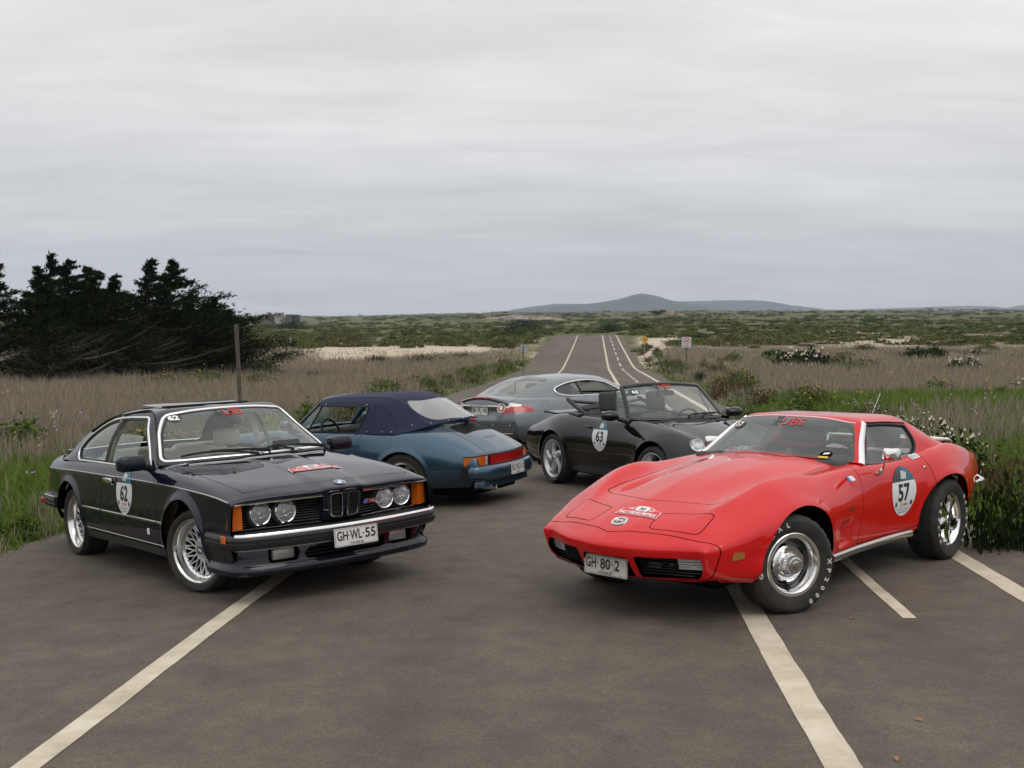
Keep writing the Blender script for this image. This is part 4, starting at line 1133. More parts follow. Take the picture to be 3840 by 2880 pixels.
# ================================================================== dark blue coupe (number 62)
def sym(poly):
 """close a half outline (y >= 0, front to rear along the edge) with its mirror image"""
 p = np.asarray(poly, float); q = p[::-1].copy(); q[:, 1] *= -1
 return np.concatenate([p, q])
def build_coupe():
 root = thing('coupe_car', 'dark navy coupe with number 62 on its door and twin round headlights', 'car', pose_mat('coupe'))
 P = paint('navy_paint', (.0045, .006, .016), metal=0, rough=.5, dust=.10)
 r0 = [(-2.05, .70, .34), (-1.3, .775, .27), (0, .79, .25), (1.3, .785, .25), (2.05, .755, .26)]
 r1 = [(-2.15, .735, .43), (-1.3, .83, .33), (0, .838, .325), (1.3, .838, .325), (2.08, .81, .335)]
 r2 = [(-2.2, .735, .56), (-1.3, .852, .50), (0, .860, .50), (1.2, .860, .50), (1.8, .85, .50), (2.11, .835, .50)]
 r3 = [(-2.18, .735, .775), (-1.3, .837, .802), (-.3, .848, .806), (.8, .848, .802), (1.4, .845, .787), (1.9, .838, .758), (2.125, .825, .72)]
 r4 = [(-2.15, .70, .835), (-1.3, .785, .878), (-.4, .795, .887), (.6, .795, .887), (1.2, .808, .862), (1.6, .81, .826), (1.95, .805, .775), (2.125, .80, .73)]
 r5 = [(-2.12, .62, .89), (-1.3, .66, .912), (-.4, .68, .92), (.7, .705, .925), (1.4, .715, .875), (1.8, .705, .833), (2.05, .69, .785), (2.15, .68, .738)]
 r6 = [(-2.12, .25, .905), (-1.0, .25, .93), (.7, .25, .946), (1.3, .215, .918), (1.8, .18, .862), (2.11, .16, .806), (2.27, .15, .752)]
 r7 = [(-2.12, 0, .908), (-1.0, 0, .933), (.7, 0, .95), (1.3, 0, .920), (1.8, 0, .864), (2.12, 0, .808), (2.28, 0, .755)]
 rails = [r0, r1, r2, r3, r4, r5, r6, r7]
 post = [[(2.052, .753, .262), (2.082, .808, .336), (2.112, .833, .50), (2.128, .823, .71), (2.118, .795, .705), (2.13, .67, .708), (2.24, .15, .722), (2.25, 0, .724)]]
 pre = [[(-2.08, .60, .36), (-2.17, .6, .45), (-2.215, .58, .55), (-2.21, .52, .65), (-2.2, .4, .72), (-2.2, .3, .74), (-2.2, .15, .75), (-2.2, 0, .75)],
           [(-2.07, .70, .35), (-2.165, .72, .44), (-2.215, .715, .56), (-2.20, .71, .76), (-2.18, .68, .82), (-2.16, .60, .868), (-2.16, .25, .88), (-2.16, 0, .882)]]
 body = loft(rails, (3,), pre, post, nu=230, m=10, smooth=1.2)
 flare(body, 1.335, .36, .352, .022, .062, 1.04); flare(body, -1.27, .36, .345, .02, .06, 1.05)
 # step of the power bulge
 k = np.clip(1 - np.abs(np.abs(body.V[:, 1]) - (.165 + .03 * (2.2 - body.V[:, 0]) / 1.4)) / .03, 0, 1); on = (body.V[:, 0] > 1.0) & (body.V[:, 2] > .7)
 inner = np.abs(body.V[:, 1]) < (.165 + .03 * (2.2 - body.V[:, 0]) / 1.4)
 sm = np.clip((.165 + .03 * (2.2 - body.V[:, 0]) / 1.4 + .012 - np.abs(body.V[:, 1])) / .024, 0, 1); sm = sm * sm * (3 - 2 * sm)
 body.V[:, 2] += np.where(on, sm * .008, 0)
 renorm(body)
 S = Surf(body)
 gh = [[(-.75, .79, .876), (.15, .79, .88)],
          [(-.75, .722, 1.10), (.15, .705, 1.11)],
          [(-.75, .60, 1.262), (-.4, .59, 1.303), (.15, .555, 1.320)],
          [(-.78, .50, 1.305), (-.4, .50, 1.338), (.19, .49, 1.345)],
          [(-.80, 0, 1.338), (-.35, 0, 1.364), (.27, 0, 1.354)]]
 ghpost = [[(.42, .79, .88), (.42, .735, 1.0), (.44, .662, 1.122), (.50, .56, 1.137), (.63, 0, 1.152)],
              [(.71, .79, .882), (.71, .78, .90), (.715, .762, .925), (.80, .62, .932), (.985, 0, .94)]]
 ghpre = [[(-1.62, .775, .885), (-1.63, .745, .90), (-1.64, .70, .915), (-1.67, .58, .92), (-1.76, 0, .93)],
             [(-1.15, .79, .88), (-1.14, .742, 1.01), (-1.22, .665, 1.115), (-1.27, .55, 1.145), (-1.34, 0, 1.175)]]
 top = loft(gh, (2,), ghpre, ghpost, nu=150, m=12, smooth=1.0)
 GS = Surf(top)
 # ---- glass openings
 ws = sym([(.530, 1.302), (.60, 1.19), (.735, .95)][::1]); ws = np.array([(-.735, .95), (-.61, 1.19), (-.528, 1.302), (-.3, 1.328), (0, 1.336), (.3, 1.328), (.528, 1.302), (.61, 1.19), (.735, .95), (.4, .958), (0, .962), (-.4, .958)])
 ws = rpoly(ws, [.05, .3, .05, .1, .1, .1, .05, .3, .05, .1, .1, .1])
 rw = rpoly([(-.62, .955), (-.50, 1.262), (0, 1.29), (.50, 1.262), (.62, .955), (0, .965)], [.05, .05, .1, .05, .05, .1])
 dlo = rpoly([(.60, .893), (.12, 1.287), (-.40, 1.282), (-.74, 1.243), (-1.08, 1.09), (-1.19, .98), (-1.13, .897)], [.02, .05, .2, .2, .2, .08, .06])
 front = top.V[:, 0] > .05
 d = np.where(front, sdf_poly(top.V[:, [1, 2]], ws), .12); g_ws, shell = split(top, d)
 d = np.where(shell.V[:, 0] < -.7, sdf_poly(shell.V[:, [1, 2]], rw), .12); g_rw, shell = split(shell, d)
 d = np.where(np.abs(shell.V[:, 1]) > .45, sdf_poly(shell.V[:, [0, 2]], dlo), .12); g_sd, shell = split(shell, d)
 bp = lambda m: (m.V[:, 0] + .475) - (m.V[:, 2] - .88) * -.0
 to_obj('roof', flange(shell, .02), P, root)
 w = to_obj('windscreen', g_ws, 'clear_glass', root)
 band = split(g_ws, 1.268 + .02 * (1 - (g_ws.V[:, 1] / .55) ** 2) - g_ws.V[:, 2])[0]
 to_obj('tint_strip', offset(band, -.002), 'tint_band', w)
 to_obj('rear_window', g_rw, 'clear_glass', root)
 # B pillar splits door glass (half lowered) from the quarter glass
 for s in (1, -1):
  half = split(g_sd, -g_sd.V[:, 1] * s)[0]
  lean = half.V[:, 0] + .425 - (half.V[:, 2] - .88) * .06
  q, dg = split(half, lean + .03); dgl = split(dg, -(dg.V[:, 0] + .425 - (dg.V[:, 2] - .88) * .06 - .03))[0]
  to_obj('quarter_window', offset(q, -.012), 'side_glass', root)
  dgl = split(dgl, dgl.V[:, 2] - 1.155 + .05 * np.maximum(dgl.V[:, 0], 0))[0] if s < 0 else split(dgl, dgl.V[:, 2] - 1.10)[0]
  dgl = split(dgl, dgl.V[:, 0] - .19)[0]
  to_obj('door_window', offset(dgl, -.02), 'side_glass', root)
  line = [GS.side(-.425 + (z - .88) * .06, z, s) for z in np.linspace(.885, 1.295, 12)]
  trim('window_pillar', line, 'black_rubber', root, w=.07, h=.006)
  pts = [GS.side(x, z, s) for x, z in densify(dlo, .025)]
  trim('window_surround', pts, 'chrome', root, w=.024, h=.008, closed=True)
  inn = [GS.side(x, z, s) for x, z in densify((dlo - dlo.mean(0)) * [.975, .93] + dlo.mean(0), .03)]
  trim('window_seal', [(p - n * .006, n) for p, n in inn], 'black_rubber', root, w=.022, h=.006, closed=True)
 pts = [GS.front(y, z) for y, z in densify(ws, .03)]
 trim('screen_surround', pts, 'chrome', root, w=.030, h=.010, closed=True)
 wi = (ws - [0, 1.14]) * [.968, .935] + [0, 1.14]
 trim('screen_seal', [GS.front(y, z) for y, z in densify(wi, .03)], 'black_rubber', root, w=.016, h=.004, closed=True)
 pts = [GS.front(y, z, -1) for y, z in densify(rw, .04)]
 trim('screen_surround', pts, 'chrome', root, w=.025, h=.008, closed=True)
 for s in (1, -1):   # rain gutter
  pts = [GS.side(x, z, s) for x, z in opencurve([(.70, .93), (.44, 1.125), (.15, 1.315), (-.4, 1.302), (-.75, 1.262), (-1.1, 1.15)], 8)]
  trim('rain_gutter', [(p + n * .004, n) for p, n in pts], 'black_rubber', root, w=.012, h=.01)
 # ---- open sunroof
 sr = MB(); sr.rbox((-.30, 0, 1.360), (.44, .80, .012), .01, 2, np.array([[math.cos(.05), 0, math.sin(.05)], [0, 1, 0], [-math.sin(.05), 0, math.cos(.05)]])); sr.obj('sunroof_panel', 'badge_black', root)
 MB().box((-.06, 0, 1.360), (.05, .78, .016)).obj('sunroof_deflector', 'matte_black', root)
 # ---- body panels
 b = cut_wheels(body, [(1.335, .36, .365, .352), (-1.27, .36, .36, .345)])
 cabin = rpoly(sym([(.80, .60), (.66, .70), (-1.15, .66), (-1.22, .56)]), .05)
 d = np.where(b.V[:, 2] > .84, sdf_poly(b.V[:, [0, 1]], cabin), .12); b = split(b, d)[1]
 hoodp = np.array([(2.05, .69), (2.095, .30), (2.105, .19), (2.125, .16), (2.13, 0)]); hoodr = np.array([(1.10, 0), (1.06, .3), (.93, .66), (.90, .715), (1.4, .722), (1.8, .712)])
 hp = sym(np.concatenate([hoodp[::-1], hoodr[::-1]])); hp = np.concatenate([hoodr[:1], hoodr[1:], hoodp]); hp = np.concatenate([hp, (hp[::-1] * [1, -1])[1:-1]])
 hood, b = panel(b, hp, [0, 1], lambda m: m.V[:, 2] > .70)
 door = rpoly([(.78, .925), (.80, .80), (.845, .55), (.868, .318), (-.22, .318), (-.345, .46), (-.375, .60), (-.325, .80), (-.33, .93)], [.0, .1, .1, .03, .06, .1, .1, .1, 0])
 doors = []
 for s in (1, -1):
  dd, b = panel(b, door, [0, 2], lambda m: m.V[:, 1] * s > .6); doors.append((s, dd))
 lid = sym([(-1.80, 0), (-1.80, .60), (-2.10, .60), (-2.13, 0)])
 bodyo = to_obj('body', flange(b, .018), P, root)
 to_obj('bonnet', flange(hood, .018), P, root)
 for s, dd in doors:
  do = to_obj('door', flange(dd, .018), P, root)
  # flap handle
  p, n = S.side(-.19, .768, s)
  MB().rbox(p + n * .012, (.20, .022, .045), .008, 2).obj('handle', 'chrome', do)
  p2, n2 = S.side(-.10, .735, s); MB().lathe([(0, .004), (.012, .003), (.013, -.004)], 16, 'y', p2 if s > 0 else p2).obj('lock', 'chrome', do)
  # mirror
  mo = MB().rbox((.60, s * .945, .955), (.13, .215, .125), .035, 3).obj('mirror', P, do)
  MB().tube([(.60, s * .86, .925), (.58, s * .78, .90)], .028, 8).obj('mirror_foot', 'black_plastic', mo)
  MB().rbox((.535, s * .945, .955), (.01, .18, .098), .004, 1).obj('mirror_glass', 'chrome', mo)
  MB().add([(.70, s * .80, .893), (.47, s * .80, .893), (.47, s * .768, .97), (.50, s * .77, .985)], [(0, 1, 2, 3)]).obj('mirror_sail', 'black_plastic', mo)
 for s in (1, -1):
  trim('waist_moulding', [S.side(x, z, s) for x, z in opencurve([(-2.1, .777), (-1.3, .803), (-.3, .807), (.8, .803), (1.4, .788), (1.9, .759), (2.08, .733)], 12)], 'dull_chrome', root, w=.010, h=.004)
  for a, c in ((.87, .965), (-.37, .855), (-.88, -.395)):
   trim('side_moulding', [S.side(x, .50, s) for x in np.linspace(a, c, 12)], 'dull_chrome', root, w=.022, h=.009)
  trim('sill_strip', [S.side(x, .312, s) for x in np.linspace(-.86, .95, 20)], 'dull_chrome', root, w=.014, h=.005)
  MB().box((.05, s * .80, .265), (1.75, .06, .06)).obj('sill', 'black_plastic', root)
 # badge on the lower wing
 p, n = S.side(.70, .425, -1)
 MB().lathe([(0, .006), (.02, .005), (.024, 0)], 12, 'y', p).obj('wing_badge', 'amber_lens', root)
 MB().rbox(p + n * .008 + np.array([-.02, 0, -.01]), (.04, .008, .05), .004, 1).obj('wing_badge', 'print_white', root)
 sticker(root, S, .175, .877, .508, .178, '62', -1)
 sticker(root, S, .175, .877, .508, .178, '62', 1)
 # ---- cowl grille and wipers
 cg = MB()
 for y in np.linspace(-.58, .58, 60):
  p, n = S.top(1.01 - .30 * y * y, y); cg.box(p + np.array([0, 0, .004]), (.05, .006, .012))
 cg.obj('cowl_vents', 'matte_black', root)
 p0 = [S.top(1.03 - .30 * y * y, y) for y in np.linspace(-.62, .62, 30)]
 trim('cowl_strip', [(p, n) for p, n in p0], 'matte_black', root, w=.075, h=.002)
 trim('cowl_trim', [S.top(1.085 - .30 * y * y, y) for y in np.linspace(-.62, .55, 30)], 'dull_chrome', root, w=.008, h=.008)
 for yb, y1, y2 in ((.06, -.12, -.60), (.60, .28, .02)):
  pb, n = S.top(1.0 - .1 * abs(yb), yb); w = MB()
  f = lambda y, z: GS.front(y, z)[0] + np.array([.022, 0, .012])
  a, c = f(y1 + (yb - y1) * .25, .99), f((y1 + y2) / 2, 1.0)
  w.tube([pb, pb + np.array([0, 0, .045]), a, c], .009, 6, rad=[.016, .016, .01, .006])
  w.tube([f(y, .992 - .02 * (2 * (y - (y1 + y2) / 2) / (y1 - y2)) ** 2) for y in np.linspace(y1 + .1, y2, 9)], .009, 6)
  wo = w.obj('wiper', 'matte_black', root)
  if yb > .5: MB().box(f(.30, 1.0) + np.array([.01, 0, .008]), (.012, .24, .05), np.array([[.8, 0, -.6], [0, 1, 0], [.6, 0, .8]])).obj('wiper_wing', 'black_plastic', wo)
 # ---- nose: grille panel, lamps, kidneys
 fx = lambda y: 2.085 + (.592 - abs(y)) * .23 - max(0, abs(y) - .70) ** 1.5 * .6
 ys = np.linspace(-.815, .815, 61)
 V = [(fx(y) - .045, y, z) for y in ys for z in (.515, .72)]
 MB().add(V, [(2 * i, 2 * i + 2, 2 * i + 3, 2 * i + 1) for i in range(60)]).obj('grille_backing', 'dark_cavity', root)
 sl = MB()
 for z in np.linspace(.548, .70, 9):
  for a, c in ((.165, .735), (-.735, -.165)):
   yy = np.linspace(a, c, 16); P_ = [(fx(y) - .022, y, z) for y in yy]
   sl.tube(P_, .0045, 5)
 so = sl.obj('grille_slats', 'black_plastic', root); so['kind'] = 'stuff'
 for a, c in ((.168, .80), (-.80, -.168)):
  for z, dz in ((.708, .0), (.530, 0)):
   yy = np.linspace(a, c, 26)
   lx = lambda y: np.interp(abs(y), [.15, .67, .795, .83], [2.243, 2.134, 2.121, 2.105]) + .002 if z > .6 else fx(y) + .012
   trim('grille_trim', [(np.array((lx(y), y, z + (.010 if z > .6 else 0) - (.006 * (abs(y) - .17) / .6 if z > .6 else 0))), np.array((1., .2 * (1 if y > 0 else -1), 0))) for y in yy], 'chrome', root, w=.013, h=.006, smoothn=0)
 for y0, x0 in ((.592, 2.088), (.416, 2.128), (-.416, 2.128), (-.592, 2.088)):
  lamp = MB().lathe([(.076, -.07), (.098, -.03), (.100, -.012), (.092, .0), (.086, .002), (.084, -.01)], 40, 'x', (x0, y0, .630)).obj('headlight', 'black_plastic', root)
  MB().lathe([(.083, .006), (.078, .012), (.073, .008), (.073, -.004), (.083, -.004)], 40, 'x', (x0, y0, .630), True).obj('lamp_rim', 'chrome', lamp)
  MB().lathe([(.0, -.052), (.02, -.05), (.045, -.038), (.064, -.02), (.074, .0)], 32, 'x', (x0, y0, .630)).obj('lamp_reflector', 'reflector', lamp)
  MB().lathe([(.0, -.015), (.012, -.018), (.016, -.05)], 12, 'x', (x0, y0, .630)).obj('bulb', 'lamp_bulb', lamp)
  MB().lathe([(.0, .020), (.03, .0175), (.055, .012), (.075, .002)], 32, 'x', (x0, y0, .630)).obj('lamp_lens', 'lamp_glass', lamp)
  fl = MB()
  for y in np.linspace(-.054, .054, 10): fl.box((x0 - .004, y0 + y, .630), (.003, .003, 1.8 * math.sqrt(.070 ** 2 - y * y)))
  fl.obj('lens_ribs', 'lens_glass', lamp)['kind'] = 'stuff'
 for s in (1, -1):
  t = [(2.105, .742, .535), (2.105, .742, .70), (2.095, .80, .703), (2.072, .822, .66), (2.058, .833, .60), (2.05, .837, .535)]
  V = [(x + .004, s * y, z) for x, y, z in t] + [(x - .06, s * (y - .02), z) for x, y, z in t]
  k = 6; ls = MB().add(V, [tuple(range(k)), tuple(range(2 * k - 1, k - 1, -1))] + [(i, (i + 1) % k, k + (i + 1) % k, k + i) for i in range(k)]).obj('turn_signal', 'amber_lens', root, angle=60)
  rb = MB()
  for z in np.linspace(.55, .69, 12):
   q = (z - .535) / .17; rb.tube([(2.111, s * .745, z), (2.104 - .006 * q, s * (.80 - .01 * q), z), (2.062 + .02 * q, s * (.845 - .03 * q * q), z)], .0018, 4)
  rb.obj('lens_ribs', 'amber_lens', ls)
 # beak carrying the kidneys
 bk = MB(); prof = [(.535, 2.19), (.60, 2.215), (.68, 2.235), (.735, 2.235)]
 yy = [-.168, -.155, -.14, -.05, 0, .05, .14, .155, .168]; dx = [-.05, -.01, 0, .012, .014, .012, 0, -.01, -.05]
 V = [(x + d_, y, z) for z, x in prof for y, d_ in zip(yy, dx)]
 bk.add(V, [(i * 9 + j, i * 9 + j + 1, (i + 1) * 9 + j + 1, (i + 1) * 9 + j) for i in range(3) for j in range(8)]).obj('nose_panel', P, root)
 for s in (1, -1):
  kx = lambda u, v, h: (2.222 + (v - .54) * .19 + h + .012 * (1 - (abs(u) / .14)), s * u, v)
  oc = rpoly([(.016, .548), (.112, .556), (.126, .728), (.024, .734)], [.02, .022, .03, .025], 6); ic = (oc - oc.mean(0)) * [.80, .885] + oc.mean(0)
  k = len(oc); kb = MB()
  V = [kx(u, v, -.01) for u, v in oc] + [kx(u, v, .012) for u, v in (oc - oc.mean(0)) * [.95, .975] + oc.mean(0)] + [kx(u, v, .012) for u, v in (oc - oc.mean(0)) * [.86, .92] + oc.mean(0)] + [kx(u, v, -.012) for u, v in ic]
  kb.add(V, [(q * k + i, q * k + (i + 1) % k, (q + 1) * k + (i + 1) % k, (q + 1) * k + i) for q in range(3) for i in range(k)])
  ko = kb.obj('kidney_grille', 'satin_chrome', root, angle=50)
  MB().add([kx(u, v, -.006) for u, v in ic], [tuple(range(k))]).obj('kidney_backing', 'dark_cavity', ko)
  bars = MB()
  for i in range(7):
   q = (i + .5) / 7; bars.tube([kx(.030 + .072 * q, .556, .0), kx(.038 + .077 * q, .722, .0)], .0032, 5)
  bars.obj('kidney_bars', 'black_plastic', ko)
 # hood roundel, M6 mark
 p, n = S.top(2.195, 0.0); n = n / np.linalg.norm(n); tx = np.cross((0, 1, 0), n); tx = -tx if tx[0] > 0 else tx
 pr = MB()
 roundel(root, lambda u, v, h=0: p + n * (.004 + h) + np.array([0, 1, 0]) * u + tx * v, .041)
 for i, mname in enumerate(('badge_blue', 'print_navy', 'print_red')):
  u0 = .318 - i * .012
  pass
 fm = lambda u, v: (fx(.26) + .004, .262 + u, .628 + v)
 for i, mn in enumerate(('badge_blue', 'badge_blue', 'print_red')):
  u0 = -.052 + i * .014
  lay([(np.array([(u0, -.016), (u0 + .012, -.016), (u0 + .024, .016), (u0 + .012, .016)]), [(0, 1, 2, 3)])], fm, 'grille_badge', mn, root)
 lay([text_uv('M6', .030, 0, .062, .032, .03, .25)], fm, 'grille_badge', 'dull_chrome', root)
 # ---- bumper
 path = opencurve([(1.76, .868), (1.95, .870), (2.10, .862), (2.18, .84), (2.235, .775), (2.30, .55), (2.345, .28), (2.365, 0)], 6)
 full = np.concatenate([path, (path[::-1] * [1, -1])[1:]])
 tn = np.gradient(full, axis=0); nn = np.stack([-tn[:, 1], tn[:, 0], tn[:, 0] * 0], 1); nn /= np.linalg.norm(nn, axis=1, keepdims=True)
 if nn[len(nn) // 2, 0] < 0: nn = -nn
 pz = lambda z: [(np.array((x, y, z)), n_) for (x, y), n_ in zip(full, nn)]
 bprof = [(-.052, -.06), (.052, -.06), (.052, -.012), (.044, 0), (.018, .004), (.012, -.004), (.004, -.004), (-.002, .006), (-.03, .006), (-.045, -.004), (-.052, -.02)]
 bmp = trim('bumper', pz(.455), 'black_plastic', root, prof=bprof, smoothn=2)
 c0, c1 = 20, len(full) - 20
 trim('bumper_trim', [(p_ + np.array((0, 0, .05)) - n_ * .006, n_) for p_, n_ in pz(.455)[c0 - 2:c1 + 2]], 'chrome', bmp, prof=[(-.013, -.02), (.011, -.02), (.013, 0), (.004, .008), (-.008, .008), (-.013, 0)])
 trim('bumper_trim', [(p_ + np.array((0, 0, -.05)) - n_ * .008, n_) for p_, n_ in pz(.455)[c0 - 2:c1 + 2]], 'dull_chrome', bmp, w=.008, h=.006)
 V = [(x - .03, y * .97, .503) for x, y in full[8:-8]] + [(min(x - .05, fx(y * .9) - .02), y * .90, .512) for x, y in full[8:-8]]
 k = len(full[8:-8]); MB().add(V, [(i, i + 1, k + i + 1, k + i) for i in range(k - 1)]).obj('bumper_filler', 'black_rubber', bmp)
 for s in (1, -1):
  MB().rbox((2.06, s * .868, .478), (.072, .012, .055), .005, 2).obj('side_marker', 'amber_lens', bmp)
 # ---- air dam
 dp = opencurve([(1.72, .80), (1.95, .80), (2.09, .765), (2.16, .66), (2.215, .40), (2.24, 0)], 7); dp = np.concatenate([dp, (dp[::-1] * [1, -1])[1:]])
 tn = np.gradient(dp, axis=0); nn = np.stack([-tn[:, 1], tn[:, 0]], 1); nn /= np.linalg.norm(nn, axis=1, keepdims=True)
 if nn[len(nn) // 2, 0] < 0: nn = -nn
 rows = []
 for z, o in ((.41, .005), (.385, .012), (.34, .016), (.30, .018), (.278, .026), (.262, .045), (.235, .048), (.215, .040), (.207, .01), (.207, -.10)):
  rows.append(np.concatenate([dp + nn * o, np.full((len(dp), 1), z)], 1))
 dm = grid_mesh(np.stack(rows, 1), mirror=False)
 if dm.N[np.argmax(dm.V[:, 0])][0] < 0: dm.N = -dm.N; dm.F = dm.F[:, ::-1]
 # openings: centre intake and fog lamp recesses
 ov = [rpoly([(-.34, .288), (.34, .288), (.34, .372), (-.34, .372)], .015), rpoly([(.375, .290), (.60, .290), (.60, .392), (.375, .392)], .012), rpoly([(-.60, .290), (-.375, .290), (-.375, .392), (-.60, .392)], .012)]
 for o in ov:
  d = np.where(dm.V[:, 0] > 2.05, sdf_poly(dm.V[:, [1, 2]], o), .12); dm = split(dm, d)[1]
 to_obj('air_dam', flange(dm, .03), P, root)
 MB().box((2.11, 0, .335), (.02, 1.2, .15)).obj('intake_backing', 'dark_cavity', root)
 ib = MB()
 for z in (.305, .33, .355): ib.box((2.19, 0, z), (.02, .68, .006))
 ib.obj('intake_bars', 'black_plastic', root)
 for s in (1, -1):
  lo = MB().rbox((2.165, s * .475, .342), (.05, .172, .082), .014, 2).obj('fog_light', 'clear_lens_backing', root)
  fl = MB()
  for u in np.linspace(-.075, .075, 17): fl.box((2.192, s * .475 + u, .342), (.004, .003, .07))
  fl.obj('lens_ribs', 'lens_glass', lo)
 number_plate(root, [('GH', -.115, .088), ('WL', -.003, .098), ('55', .118, .088)], (2.392, 0.0, .422), (0, 1, 0), (-.05, 0, 1))
 # rally shield on the bonnet
 def fs(u, v, h):
  x, y = 1.76 - v * .95, .03 + u * .98 + v * .02
  q, n_ = S.top(x, y); return q + n_ * (h + .002)
 rally_plate(root, fs, .43, .19)
 # start number and lettering on the screen: seen through from outside
 fsc = lambda u, v, h: (lambda q, n_: q + n_ * (h + .001))(*GS.front(u, v))
 screen_marks(root, GS, fsc, '62', -.475, 1.275, .03, 1.298, 1.0)
 # ---- rear bumper, rear lamps
 path = opencurve([(-1.66, .862), (-1.9, .85), (-2.15, .80), (-2.29, .70), (-2.345, .4), (-2.36, 0)], 6); full = np.concatenate([path, (path[::-1] * [1, -1])[1:]])
 tn = np.gradient(full, axis=0); nn = np.stack([tn[:, 1], -tn[:, 0], tn[:, 0] * 0], 1); nn /= np.linalg.norm(nn, axis=1, keepdims=True)
 if nn[len(nn) // 2, 0] > 0: nn = -nn
 rb = trim('bumper', [(np.array((x, y, .475)), n_) for (x, y), n_ in zip(full, nn)], 'black_plastic', root, prof=[(a_, c_) for a_, c_ in bprof])
 trim('bumper_trim', [(np.array((x, y, .527)) - n_ * .004, n_) for (x, y), n_ in zip(full, nn)], 'dull_chrome', rb, w=.016, h=.007)
 for s in (1, -1):
  MB().rbox((-2.08, s * .845, .47), (.075, .02, .055), .004, 2).obj('side_marker', 'red_lens', rb)
  MB().rbox((-2.205, s * .55, .665), (.04, .30, .14), .02, 2).obj('rear_light', 'red_lens', root)
  MB().rbox((-2.17, s * .715, .67), (.05, .05, .13), .015, 2).obj('rear_light', 'amber_lens', root)
 MB().rbox((-2.05, 0, .925), (.16, 1.15, .03), .012, 2).obj('tail_spoiler', P, root)
 # fuel flap outline
 # ---- underside, wheels
 underbody(root, -2.0, 2.05, .66, .19, .33, [(1.335, .79, .37, .34), (-1.27, .79, .365, .34)])
 for s in (1, -1):
  wheel_lattice(root, 1.314, s * .79, .316, .238, .235, s, steer=R(20), spin=.3)
  wheel_lattice(root, -1.314, s * .80, .316, .238, .245, s, spin=.9)
 # ---- cabin
 tub(root, -1.2, .86, .70, .36, .87, 'tan_trim')
 seat(root, -.36, .37, .50, .52, .93, 'beige_leather')
 seat(root, -.30, -.37, .50, .50, .84, 'beige_leather', head=False)
 rs = MB()
 for s in (1, -1): rs.rbox((-1.02, s * .33, .72), (.18, .56, .50), .08, 3); rs.rbox((-.82, s * .33, .55), (.40, .54, .16), .06, 3)
 rs.rbox((-1.02, 0, .78), (.16, .16, .30), .05, 3)
 rs.obj('rear_seat', 'beige_leather', root)
 MB().rbox((-1.42, 0, .89), (.46, 1.30, .03), .01, 1).obj('parcel_shelf', 'tan_trim', root)
 da = MB().rbox((.68, 0, .84), (.42, 1.42, .16), .06, 3); da.rbox((.58, .37, .90), (.22, .42, .10), .04, 3); da.obj('dashboard', 'charcoal_cloth', root)
 steering_wheel(root, .36, .37, .87, .19)
 mr = MB().rbox((.37, 0.0, 1.215), (.05, .25, .062), .02, 3); mr.tube([(.38, 0, 1.24), (.44, 0, 1.30)], .012, 6); mr.obj('rear_view_mirror', 'matte_black', root)
 for s in (1, -1):
  MB().tube([(-.50, s * .73, .9), (-.47, s * .64, 1.15), (-.45, s * .575, 1.285)], .03, 8).obj('pillar_trim', 'beige_leather', root)
  MB().tube([GS.side(x, z, s)[0] - np.array([.0, s * .03, .0]) for x, z in ((.62, .94), (.40, 1.13), (.16, 1.29))], .02, 8).obj('pillar_trim', 'beige_leather', root)
 return root
coupe = build_coupe()
